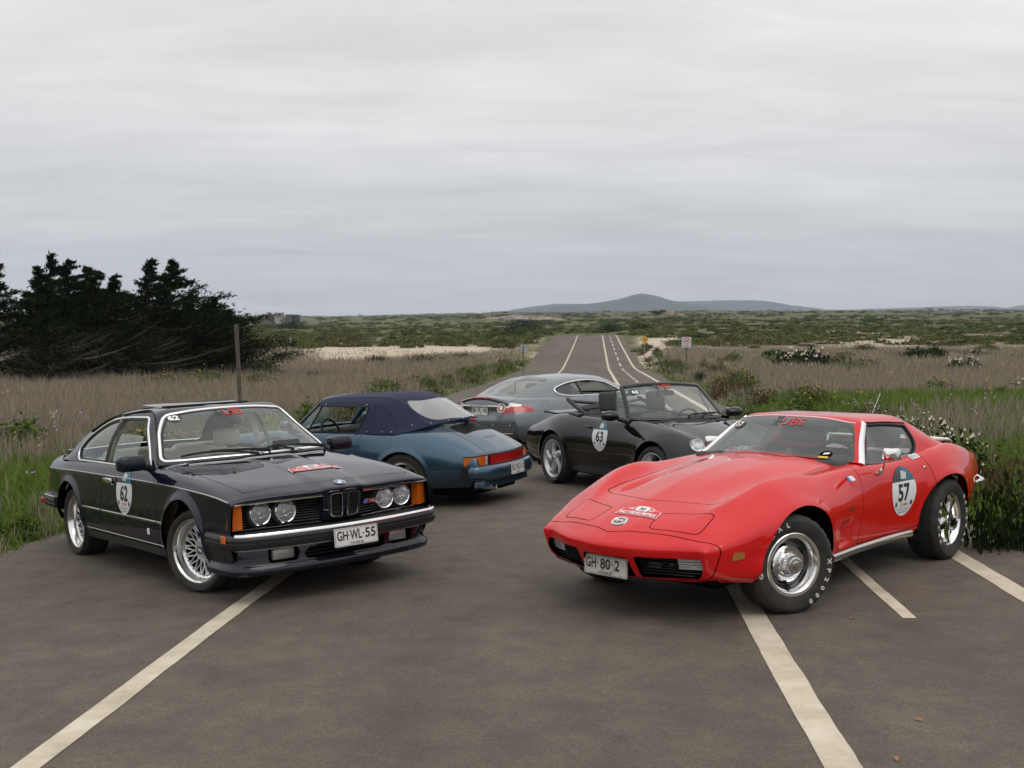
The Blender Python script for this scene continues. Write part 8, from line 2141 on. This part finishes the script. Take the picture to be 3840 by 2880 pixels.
def build_shrubs():
 LR = 'shrubs along the left edge of the road'; RR = 'shrubs along the right edge of the road'; FF = 'shrubs scattered over the field'
 # single, tell-apart shrubs
 S_ = shrub
 S_(60, 1700, 330, 190, 'green', 'bright green leafy bush at the left border behind the dark navy coupe', group=None)
 S_(1985, 1308, 190, 60, 'dark', 'large rounded dark bush on the slope just left of the road crest', group=None, d=300)
 S_(2410, 1268, 110, 50, 'dark', 'dark bush above the road crest, right of the paved edge', group=None, d=240)
 S_(2300, 1262, 110, 46, 'dark', 'low dark bush standing straight beyond the road crest', group=None, d=235)
 S_(2215, 1260, 44, 34, 'brown', 'small squat brown bush standing beyond the road crest', group=None, d=205)
 S_(3560, 1835, 420, 330, 'flowering', 'dark shrub with cream flower heads right behind the red sports car', group=None, var=0, name='flowering_shrub')
 S_(3420, 1690, 230, 150, 'flowering', 'dark white-flowered shrub rising behind the rear window of the red sports car', group=None, var=2, name='flowering_shrub')
 S_(3770, 2070, 330, 420, 'dark', 'dense dark bush at the right border, beside the yellow road line', group=None, var=1)
 S_(3800, 1900, 300, 300, 'brown', 'twiggy brown bush behind the dark bush at the right border', group=None)
 S_(2950, 1600, 420, 110, 'grey', 'soft grey-green spreading bush beyond the roof of the red sports car', group=None)
 S_(2780, 1590, 170, 150, 'grey', 'upright grey-green bush beside the mirror of the black convertible', group=None)
 S_(2830, 1525, 230, 130, 'brown', 'reddish brown shrub with green tips right of the convertible windscreen', group=None)
 S_(2720, 1500, 150, 150, 'brown', 'dull brown bush at the verge above the black convertible', group=None)
 S_(3030, 1375, 330, 85, 'mat', 'broad dark mat of white-flowered shrub right of the speed sign', group=None, var=0, name='spreading_shrub')
 S_(3480, 1345, 190, 70, 'mat', 'dark domed shrub standing alone in the dry grass at right', group=None, var=1, name='spreading_shrub')
 S_(3620, 1390, 180, 62, 'mat', 'low dark shrub right of and below the domed one', group=None, var=2, name='spreading_shrub')
 S_(2890, 1345, 120, 50, 'mat', 'small dark shrub left of the broad flowering mat', group=None, var=1, name='spreading_shrub')
 S_(1590, 1362, 150, 48, 'dark', 'dark rounded shrub at the lower edge of the sand patch', group=None)
 S_(1180, 1420, 110, 42, 'dark', 'small dark shrub in the dry grass below the sand patch', group=None)
 S_(1060, 1290, 140, 60, 'brown', 'grey-brown leafless shrub on the slope above the sand at left', group=None)
 S_(950, 1310, 130, 70, 'brown', 'dull brown shrub next to the last cypress', group=None)
 S_(1090, 1235, 120, 50, 'dark', 'dark green bush on the rise under the far houses', group=None, d=330)
 S_(1330, 1290, 110, 44, 'brown', 'brown shrub with a yellow flowered patch beside it above the sand', group=None)
 S_(900, 1215, 90, 60, 'dark', 'round dark bush on the hill crest beside the last cypress', group=None, d=260)
 S_(3260, 1228, 70, 44, 'green', 'upright green bush on the far right plain', group=None, d=330)
 S_(1475, 1480, 110, 75, 'dark', 'dark tussock at the verge above the silver fastback tail', group=None)
 S_(60, 2030, 260, 150, 'green', 'green weeds at the left border beside the coupe rear bumper', 'weeds', group=None)
 # roadside rows
 for i, d in enumerate(np.linspace(19, 92, 34)):
  x = S_LEFT - .7 - random.uniform(0, 1.3) + K_ROAD * d; px = 1920 + FPX * x / d; k = ['green', 'olive', 'grey', 'green', 'brown', 'olive'][i % 6]
  w = random.uniform(.8, 1.5); h = random.uniform(.45, .85)
  lab = {'green': 'leafy green shrub', 'olive': 'olive shrub with yellow flowers', 'grey': 'grey-green shrub', 'brown': 'reddish brown shrub'}[k]
  o = S_(px, 1500, 100, 100, k, ORD[i] + ' plant up the left road edge, ' + lab, group=LR, d=d); o.scale = (w, w, h / .5)
 for i, d in enumerate(np.linspace(20, 125, 44)):
  x = S_RIGHT + .8 + random.uniform(0, 1.8) + K_ROAD * d; px = 1920 + FPX * x / d; k = ['olive', 'brown', 'green', 'olive', 'grey', 'brown', 'dark'][i % 7]
  w = random.uniform(.8, 1.7); h = random.uniform(.5, .95)
  lab = {'green': 'leafy green shrub', 'olive': 'olive shrub with yellow flowers', 'grey': 'grey-green shrub', 'brown': 'reddish brown shrub', 'dark': 'dark shrub'}[k]
  o = S_(px, 1500, 100, 100, k, ORD[i] + ' plant up the right road edge, ' + lab, group=RR, d=d); o.scale = (w, w, h / .5)
 # scattered over the fields
 labs = {'dark': 'dark green shrub among many on the open field', 'olive': 'olive green shrub among many on the open field', 'brown': 'dull brown shrub among many on the open field', 'green': 'fresh green shrub among many on the open field', 'grey': 'grey-green shrub among many on the open field', 'mat': 'low dark spreading shrub among many on the open field'}
 n = 0
 while n < 190:
  d = math.exp(random.uniform(math.log(26), math.log(330))); px = random.uniform(500 if d < 90 else -100, 4000); x = (px - 1920) / FPX * d
  if not off_road(np.array([x]), np.array([d]), 3.5)[0] and d < 190: continue
  if sand_mask(np.array([x]), np.array([d]))[0] > .5: continue
  if d < 75 and random.random() < .72: continue
  k = random.choice(['dark', 'dark', 'olive', 'olive', 'brown', 'green', 'grey', 'mat'] if d > 55 else ['green', 'olive', 'grey', 'mat', 'green'])
  o = S_(px, 1500, 100, 100, k, labs[k], group=FF + ': ' + k, d=d); w = random.uniform(.7, 1.6) * (1 + min(d, 300) / 170); o.scale = (w * random.uniform(.9, 1.5), w, w * random.uniform(.55, .95)); n += 1
build_shrubs()
def build_scrub():
 """far scrub that reads as one mass, and small wild flowers nobody could count"""
 Vs, Fs, Ts, n0 = [], [], [], 0
 for cnt, d0, d1 in ((5200, 120, 420), (5200, 380, 1500), (3000, 1300, 3600)):
  x, d, px = wedge(cnt, d0, d1, power=0)
  ok = (rng.uniform(0, 1, cnt) > sand_mask(x, d) * .9) & (off_road(x, d, 2.5) | (d > 200)); x, d = x[ok], d[ok]
  z = terrain_z(x, d)
  for i in range(len(x)):
   s = random.uniform(.5, 1.3) * (1 + d[i] / 420.)
   v, f, t, _, _ = CL[i % len(CL)]
   Vs.append(v * [s * 1.5, s * 1.2, s * .62] + [x[i], d[i], z[i] - .05]); Fs.append(f + n0); n0 += len(v); Ts.append(np.clip(t * .6 + random.uniform(-.15, .5), 0, 1))
 me = tri_obj('far_scrub', np.concatenate(Vs), np.concatenate(Fs), 'leaf_olive', np.concatenate(Ts))
 o = bpy.data.objects.new('far_scrub', me); link(o); o['kind'] = 'stuff'
CL = [leaf_cloud(26, .34, (.6, .6, .6), 3, 500 + i) for i in range(12)]
build_scrub()
def build_flowers():
 for nm, m, cnt, areas in (('purple_wild_flowers', 'flower_purple', 150, ((11, 26, -100, 1500), (11, 26, 2900, 4000))), ('yellow_wild_flowers', 'flower_yellow', 110, ((12, 60, -100, 4000),))):
  V, F = [], []
  for a in areas:
   n = cnt // len(areas); x, d, px = wedge(n, a[0], a[1], a[2], a[3], 0)
   cl = fbm(x * .5, d * .5, 2, 91 + len(nm)); ok = off_road(x, d, .8) & (cl > .5); x, d = x[ok], d[ok]; z = terrain_z(x, d)
   for i in range(len(x)):
    c = np.array([x[i], d[i], z[i] + random.uniform(.3, .62)])
    for _ in range(3):
     q = c + np.array([random.gauss(0, .05), random.gauss(0, .05), random.gauss(0, .05)]); s = .012 + d[i] * .0004; k = len(V)
     V += [q + [s, 0, 0], q + [-s * .5, s * .8, 0], q + [-s * .5, -s * .8, 0], q + [0, 0, s * 1.2]]; F += [(k, k + 1, k + 3), (k + 1, k + 2, k + 3), (k + 2, k, k + 3)]
  me = tri_obj(nm, np.array(V), np.array(F), m); o = bpy.data.objects.new(nm, me); link(o); o['kind'] = 'stuff'
build_flowers()
# ---- wind-bent cypresses
def cypress(px, row, d, top, wid, label, seed, leader=1, dead=0.0, lean=.1, name='cypress_tree', low=.06):
 g = random.Random(seed); gn = np.random.default_rng(seed)
 x = (px - 1920) / FPX * d; z = float(terrain_z(np.array([x]), np.array([d]))[0]); H = (row - top) / FPX * d; Wd = wid / FPX * d
 root = thing(name, label, 'tree', Matrix.Translation((x, d, z - .05)), 'cypresses at the left edge of the field')
 tk = MB(); leaders = []
 for k in range(leader):
  off = (k - (leader - 1) / 2) * Wd * .16; hh = H * (1 - .12 * k * g.random())
  pts = [(0, 0, 0), (off * .5 + .05, 0, hh * .3), (off + lean * hh * .3, g.uniform(-.1, .1), hh * .65), (off + lean * hh * .7, 0, hh)]
  pts = opencurve(pts, 6); leaders.append((pts, hh)); tk.tube(pts, .1, 7, True, rad=np.linspace(.16 * H / 5.5, .02, len(pts)))
 Vs, Fs, Ts, n0 = [], [], [], 0
 br = MB(); db = MB()
 nbr = int(84 * leader ** .75)
 for b in range(nbr):
  pts, hh = leaders[b % leader]; t = low + (1 - low) * (b / nbr) ** .85; p = pts[min(len(pts) - 1, int(t * (len(pts) - 1)))].copy(); p[2] = t * hh
  prof = ((1 - t) ** .5 if t < .45 else .74 * ((1 - t) / .55) ** 1.35) * (.55 + .45 * min(1, t / .18)); L_ = Wd * .56 * prof * g.choice([.45, .6, .8, 1.0, 1.35]) + .10
  a = g.uniform(0, 2 * math.pi); c, s = math.cos(a), math.sin(a); L_ *= 1 + .45 * c
  tip = p + np.array([c * L_ + lean * L_ * .6, s * L_, L_ * g.uniform(.05, .34)]); mid = p + (tip - p) * .5 + np.array([0, 0, -.06 * L_])
  pl = opencurve([p, mid, tip], 5)
  isdead = g.random() < dead and t < .55
  (db if isdead else br).tube(pl, .02, 4, False, rad=np.linspace(.03 + .012 * L_, .006, len(pl)))
  if isdead:
   for q in pl[3::2]:
    for _ in range(3): e = q + np.array([g.gauss(0, .18), g.gauss(0, .18), -abs(g.gauss(.25, .15))]); db.tube([q, (q + e) / 2, e], .006, 3, False)
   continue
  n = int(36 + 120 * L_)
  tt = gn.uniform(.22, 1.04, n); q = np.array([pl[min(len(pl) - 1, int(v * (len(pl) - 1)))] for v in np.clip(tt, 0, 1)])
  spread = (.05 + .13 * L_ * (1 - np.abs(tt - .5)))[:, None]
  q = q + gn.normal(0, 1, (n, 3)) * spread * [1, 1, .30] + np.array([c, s, .25]) * (np.maximum(tt - 1, 0) * 2)[:, None]
  dirv = np.array([c * .8 + lean, s * .8, .45]) + gn.normal(0, .45, (n, 3)); dirv /= np.linalg.norm(dirv, axis=1, keepdims=True)
  sd = np.cross(dirv, gn.normal(0, 1, (n, 3))); sd /= np.linalg.norm(sd, axis=1, keepdims=True); ln = gn.uniform(.09, .22, n)[:, None] * (H / 5.5); w = ln * .24
  V = np.stack([q - sd * w, q + sd * w, q + dirv * ln], 1).reshape(-1, 3); i = np.arange(n) * 3 + n0
  Vs.append(V); Fs.append(np.stack([i, i + 1, i + 2], 1)); n0 += 3 * n
  up = np.clip((q[:, 2] - p[2]) / (.3 * L_ + .1), -1, 1); Ts.append(np.repeat(np.clip(.4 + gn.normal(0, .25, n), 0, 1), 3))
 for pts, hh in leaders:
  n = 70; tt = gn.uniform(.62, 1.0, n); q = np.array([pts[int(v * (len(pts) - 1))] for v in tt]); q[:, 2] = tt * hh
  q = q + gn.normal(0, 1, (n, 3)) * np.array([1, 1, .6]) * ((1.04 - tt) * .35 * Wd * .5 + .03)[:, None]
  dv_ = np.array([.1 + lean, 0, .9]) + gn.normal(0, .4, (n, 3)); dv_ /= np.linalg.norm(dv_, axis=1, keepdims=True); sd = np.cross(dv_, gn.normal(0, 1, (n, 3))); sd /= np.linalg.norm(sd, axis=1, keepdims=True); ln = gn.uniform(.12, .28, n)[:, None]
  Vs.append(np.stack([q - sd * ln * .2, q + sd * ln * .2, q + dv_ * ln], 1).reshape(-1, 3)); i = np.arange(n) * 3 + n0; Fs.append(np.stack([i, i + 1, i + 2], 1)); n0 += 3 * n; Ts.append(np.repeat(np.clip(.4 + gn.normal(0, .25, n), 0, 1), 3))
 tk.obj('trunk', 'bark', root); br.obj('branches', 'bark', root)
 if db.V: db.obj('dead_branches', 'dead_twig', root)
 me = tri_obj('crown', np.concatenate(Vs), np.concatenate(Fs), 'cypress_leaf', np.concatenate(Ts)); o = bpy.data.objects.new('crown', me); link(o, root)
def build_cypresses():
 T = [(-40, 1425, 47, 925, 330, 'dark cypress cut off by the left border', 1, 1, .1, .05), (110, 1420, 50, 1000, 330, 'thin-topped cypress with a bare leaning tip, second from the left border', 1, 1, .25, .16),
         (250, 1418, 52, 958, 420, 'broad tall cypress with several tips and brown dead branches', 3, 3, .30, .06), (345, 1415, 50, 1010, 420, 'cypress leaning out to the right over the gap between the tall trees', 1, 2, .12, .22),
         (430, 1412, 54, 1090, 340, 'low dense cypress filling the gap in front of the tall pair', 1, 2, .2, .08), (545, 1410, 52, 968, 380, 'tall spire-topped cypress, left one of the pair', 1, 1, .05, .08),
         (622, 1408, 54, 974, 420, 'tall spire-topped cypress with layered boughs, right one of the pair', 1, 1, .05, .10), (700, 1405, 53, 1085, 380, 'wind-swept cypress with long flat boughs pointing right', 2, 2, .05, .25),
         (790, 1400, 54, 1105, 250, 'small pointed cypress next to last in the row', 1, 1, .0, .10), (855, 1398, 55, 1160, 190, 'shortest cypress at the right end of the row, behind the wooden post', 1, 1, .0, .06),
         (160, 1425, 45, 1180, 380, 'squat dark cypress low at the front of the grove at left', 4, 2, .35, .05), (480, 1416, 49, 1200, 360, 'squat brownish cypress low in the middle of the grove', 5, 2, .4, .1)]
 for i, (px, row, d, top, wid, lab, sd, ld, dead, lean) in enumerate(T): cypress(px, row, d, top, wid, lab, 100 + i * 7 + sd, ld, dead, lean, low=.03)
build_cypresses()
# ================================================================== posts, signs, houses, rocks
def ground_at(px, d):
 x = (px - 1920) / FPX * d; return x, d, float(terrain_z(np.array([x]), np.array([d]))[0])
mat('weathered_wood', (.16, .13, .10), .9); add_noise_color(MATS['weathered_wood'], (.04, .033, .026), (.14, .115, .09), 7, 6, .65, .3, .7, 'Object', (6, 6, 1))
mat('galvanised', (.30, .32, .34), .45, .6); mat('sign_back', (.32, .36, .40), .55); mat('sign_green_post', (.02, .05, .04), .6)
mat('sign_yellow', (.60, .36, .025), .5); mat('sign_white', (.62, .63, .64), .5)
def build_posts():
 # leaning wooden post behind the coupe
 x, y, z = ground_at(893, 27.0); H = (1500 - 1225) / FPX * 27 + .55
 t = thing('wooden_post', 'weathered grey wooden post leaning slightly behind the dark navy coupe', 'post', Matrix.Translation((x + .06, y, z - .3)) @ Matrix.Rotation(R(-2.2), 4, 'Y'))
 mb = MB(); k = 10; zs = np.linspace(0, H + .3, 14); g = random.Random(5)
 V = []
 for i, zz in enumerate(zs):
  for j in range(k): a = 2 * math.pi * j / k; r = .048 * (1 + .10 * math.sin(j * 2.2 + i * .6) + .05 * g.random()); V.append((r * math.cos(a), r * math.sin(a), zz))
 mb.add(V, [(i * k + j, i * k + (j + 1) % k, (i + 1) * k + (j + 1) % k, (i + 1) * k + j) for i in range(13) for j in range(k)] + [tuple(13 * k + j for j in range(k))]).obj('timber', 'weathered_wood', t)
 # speed sign
 d = 68.0; x, y, z = ground_at(2574, d); s = d / FPX; t = thing('speed_sign', 'white speed limit sign reading 20 VELOCIDAD MAXIMA on a dark post', 'road sign', Matrix.Translation((x, y, z)))
 zc = (CAM_H - (1284 - HOR) * s) - z; w, h = 37 * s, 43 * s
 MB().tube([(0, .03, -.2), (0, .03, zc + h * .45)], .03, 8).obj('pole', 'sign_green_post', t)
 pn = MB().prism(rpoly([(-w / 2, -h / 2), (w / 2, -h / 2), (w / 2, h / 2), (-w / 2, h / 2)], .03), -.008, .008, lambda u, v, q: (u, -q, zc + v)).obj('sign_panel', 'sign_white', t)
 f = lambda u, v: (u, -.012, zc + v)
 o = rpoly([(-w / 2, -h / 2), (w / 2, -h / 2), (w / 2, h / 2), (-w / 2, h / 2)], .03); i_ = o * [.93, .94]; k = len(o)
 lay([(np.concatenate([o, i_]), [(j, (j + 1) % k, k + (j + 1) % k, k + j) for j in range(k)])], f, 'sign_border', 'sign_green_post', pn)
 R1, R2 = w * .35, w * .27; c = np.array([0, h * .13]); a, b = ell(c[0], c[1], R1, R1, 36), ell(c[0], c[1], R2, R2, 36)
 lay([(np.concatenate([a, b]), [(j, (j + 1) % 36, 36 + (j + 1) % 36, 36 + j) for j in range(36)])], f, 'red_ring', 'print_red', pn)
 lay([text_uv('20', 0, c[1], w * .36, h * .22, .03), text_uv('VELOCIDAD', 0, -h * .285, w * .74, h * .075, .03), text_uv('MAXIMA', 0, -h * .405, w * .56, h * .075, .03)], f, 'lettering', 'print_black', pn)
 # yellow curve sign
 d = 84.0; x, y, z = ground_at(2417, d); s = d / FPX; t = thing('warning_sign', 'yellow diamond warning sign with a black left-bending arrow', 'road sign', Matrix.Translation((x, y, z)))
 zc = (CAM_H - (1273.5 - HOR) * s) - z; r = 16 * s
 MB().tube([(0, .03, -.2), (0, .03, zc)], .035, 8).obj('pole', 'galvanised', t)
 pn = MB().prism(rpoly([(0, -r), (r, 0), (0, r), (-r, 0)], .05), -.008, .008, lambda u, v, q: (u, -q, zc + v)).obj('sign_panel', 'sign_yellow', t)
 ar = np.array([(.38, -.60), (.56, -.60), (.56, -.05), (.46, .22), (.16, .36), (.10, .20), (.32, .10), (.38, -.08)]) * r * .62 + [-.06 * r, -.05 * r]
 hd = np.array([(.22, .58), (.06, .02), (-.42, .50)]) * r * .62 + [-.06 * r, -.05 * r]
 lay([(ar, [(0, 1, 2, 7), (2, 3, 6, 7), (3, 4, 5, 6)]), (hd, [(0, 1, 2)])], lambda u, v: (u, -.012, zc + v), 'arrow', 'print_black', pn)
 # backs of signs at left
 d = 74.0; x, y, z = ground_at(1962, d); s = d / FPX; t = thing('road_sign', 'grey back of a rectangular sign on a thin dark post left of the road', 'road sign', Matrix.Translation((x, y, z)))
 zc = (CAM_H - (1306 - HOR) * s) - z
 MB().box((0, .0, zc), (21 * s, .012, 26 * s)).obj('sign_panel', 'sign_back', t); MB().tube([(0, -.03, -.2), (0, -.03, zc + 9 * s)], .028, 6).obj('pole', 'sign_green_post', t)
 d = 150.0; x, y, z = ground_at(1089, d); s = d / FPX; t = thing('road_sign', 'small pale double sign far off in the field at left', 'road sign', Matrix.Translation((x, y, z)))
 z1 = (CAM_H - (1270 - HOR) * s) - z
 MB().lathe([(0, -.02), (5.5 * s, -.02), (5.5 * s, .02), (0, .02)], 16, 'y', (0, 0, z1)).obj('sign_disc', 'sign_back', t); MB().box((0, 0, z1 - 16 * s), (10 * s, .03, 14 * s)).obj('sign_panel', 'sign_white', t); MB().tube([(0, .04, -.2), (0, .04, z1)], .05, 6).obj('pole', 'galvanised', t)
 d = 100.0; x, y, z = ground_at(1002, d); s = d / FPX; t = thing('marker_post', 'thin dark marker stake in the field at left', 'post', Matrix.Translation((x, y, z))); MB().tube([(0, 0, 0), (0, 0, 20 * s)], .05, 6).obj('stake', 'sign_green_post', t)
 # far utility poles
 for px, d, top, lab in ((1201, 420, 1188, 'short utility pole on the skyline left of the far blue hills'), (930, 520, 1173, 'utility pole on the hill with the far houses'), (3481, 1100, 1157, 'left one of two thin poles on the right skyline'), (3524, 1100, 1158, 'right one of two thin poles on the right skyline')):
  x, y, z = ground_at(px, d); h = CAM_H - (top - HOR) * d / FPX - z; t = thing('utility_pole', lab, 'pole', Matrix.Translation((x, y, z))); MB().tube([(0, 0, -.5), (0, 0, max(h, 3))], .0006 * d, 5).obj('pole', 'weathered_wood', t); MB().box((0, 0, max(h, 3) * .92), (.0055 * d, .0009 * d, .0009 * d)).obj('cross_arm', 'weathered_wood', t)
build_posts()
mat('house_wall_brown', (.12, .095, .08), .9); mat('house_wall_pale', (.32, .32, .31), .9); mat('house_dark', (.04, .045, .05), .7); mat('window_pane', (.05, .07, .09), .2); mat('roof_grey', (.17, .17, .18), .8)
mat('rock', (.25, .2, .16), .95); add_noise_color(MATS['rock'], (.12, .10, .085), (.36, .30, .25), .8, 8, .7)
def build_houses():
 d = 520.0; s = d / FPX
 for px, w, hh, wl, lab in ((1010, 36, 14, 'house_wall_brown', 'low brown flat-roofed house, leftmost on the far hill'), (1049, 26, 20, 'house_wall_pale', 'tall pale house with a dark glazed front on the far hill'), (1094, 32, 12, 'house_wall_brown', 'long low brown house right of the pale one on the far hill'), (1113, 22, 10, 'house_dark', 'small dark house at the right end of the far houses')):
  x, y, z = ground_at(px, d); z = CAM_H - (1190 - HOR) * s; t = thing('house', lab, 'house', Matrix.Translation((x, y, z)), None); W_, H_ = w * s, hh * s * .75
  MB().box((0, 0, H_ / 2 - 1.5), (W_, 6, H_ + 3)).obj('wall', wl, t); MB().box((0, 0, H_ + .12), (W_ * 1.08, 6.6, .3)).obj('roof', 'roof_grey', t)
  for k in (-1, 1):
   wn_ = MB().box((k * W_ * .24, -3.03, H_ * .55), (W_ * .34, .12, H_ * .5)).obj('window', 'house_dark', t); MB().box((k * W_ * .24, -3.11, H_ * .55), (W_ * .28, .04, H_ * .4)).obj('pane', 'window_pane', wn_)
 d = 900.; s = d / FPX; x, y, z = ground_at(3622, d); t = thing('house', 'lone dark brown hut far off on the right plain', 'house', Matrix.Translation((x, y, CAM_H - (1178 - HOR) * s))); MB().box((0, 0, 3.5 * s), (28 * s, 6, 9 * s)).obj('wall', 'house_wall_brown', t); MB().box((0, 0, 8.6 * s), (34 * s, 7, 1.6 * s)).obj('roof', 'house_dark', t)
build_houses()
def rock(px, d, wpx, hpx, base, label, seed, name='rock'):
 g = np.random.default_rng(seed); s = d / FPX; n = 26; k = 14; V = []
 for i in range(k):
  la = math.pi * .5 * i / (k - 1)
  for j in range(n):
   a = 2 * math.pi * j / n; q = 1 + .35 * (float(fbm(np.array(math.cos(a) * 2 + seed), np.array(math.sin(a) * 2 + la * 3), 4, seed)) - .5) * 2
   V.append((wpx * s * .5 * math.cos(la) * math.cos(a) * q, wpx * s * .35 * math.cos(la) * math.sin(a) * q, hpx * s * math.sin(la) * q - .3))
 x, y, z = ground_at(px, d); z = CAM_H - (base - HOR) * s
 o = MB().add(V, [(i * n + j, i * n + (j + 1) % n, (i + 1) * n + (j + 1) % n, (i + 1) * n + j) for i in range(k - 1) for j in range(n)]).obj(name, 'rock', None, angle=20)
 o.location = (x, y, z); tag(o, label, 'rock'); return o
rock(2497, 420, 62, 24, 1182, 'pale rock outcrop on the skyline right of the blue peak', 3)
rock(2545, 420, 40, 12, 1183, 'lower pale rock at the right foot of the skyline outcrop', 5)
for i, (px, w, h, b, lab) in enumerate(((1850, 90, 12, 1200, 'leftmost slab of the long rocky ridge left of the road'), (1940, 150, 18, 1199, 'highest slab of the long rocky ridge left of the road'), (2050, 150, 14, 1200, 'right slab of the long rocky ridge left of the road'))): rock(px, 430, w, h, b, lab, 20 + i)
rock(560, 50, 90, 26, 1412, 'grey boulder under the boughs of the cypresses', 31)
for px, w, h, b, lab in ((2462, 44, 22, 1178, 'dark wind-bent bush on top of the skyline rocks'), (2484, 26, 14, 1170, 'small dark bush right of the wind-bent one on the skyline rocks')):
 d = 415; s = d / FPX; o = bpy.data.objects.new('dark_shrub', shrub_mesh('dark', 1)); link(o); x = (px - 1920) * s; o.location = (x, d, CAM_H - (b - HOR) * s); o.scale = (w * s / 1.2, w * s / 1.2, h * s / .45); tag(o, lab, 'shrub')
mat('dry_leaf', (.30, .12, .04), .7)
for px, row, lab in ((3177, 2321, 'orange dry leaf on the asphalt by the front wheel of the red sports car'), (3392, 2705, 'orange dry leaf on the asphalt right of the long white line'), (3300, 2853, 'orange dry leaf on the white line at the bottom edge')):
 a = (row - 1440) / FPX; ang = math.atan(a) + R(3.61717); d = CAM_H / math.tan(ang)
 for _ in range(6): zz = float(road_z(np.array([(px - 1920) / FPX * d]), np.array([d]))[0]); d = (CAM_H - zz) / math.tan(ang)
 x = (px - 1920) / FPX * math.hypot(d, CAM_H)
 o = MB().add([(-.028, 0, .004), (0, .012, .012), (.03, .002, .005), (.004, -.012, .010)], [(0, 1, 3), (1, 2, 3)]).obj('dry_leaf', 'dry_leaf'); o.location = (x, d, zz + .004); o.rotation_euler = (0, 0, px); tag(o, lab, 'leaf')
# ================================================================== air
def build_haze():
 me = bpy.data.meshes.new('haze'); x, y0, y1, z0, z1 = 6300, -6300, 6300, -140, 330
 V = [(-x, y0, z0), (x, y0, z0), (x, y1, z0), (-x, y1, z0), (-x, y0, z1), (x, y0, z1), (x, y1, z1), (-x, y1, z1)]
 me.from_pydata(V, [], [(0, 3, 2, 1), (4, 5, 6, 7), (0, 1, 5, 4), (1, 2, 6, 5), (2, 3, 7, 6), (3, 0, 4, 7)])
 m = bpy.data.materials.new('haze_air'); m.use_nodes = True; N, L = m.node_tree.nodes, m.node_tree.links; N.clear()
 o = N.new('ShaderNodeOutputMaterial'); v = N.new('ShaderNodeVolumePrincipled'); v.inputs['Color'].default_value = (.72, .83, 1, 1); v.inputs['Density'].default_value = .00015; v.inputs['Anisotropy'].default_value = 0
 L.new(v.outputs[0], o.inputs['Volume']); me.materials.append(m)
 ob = bpy.data.objects.new('haze', me); link(ob); ob['kind'] = 'stuff'
build_haze()
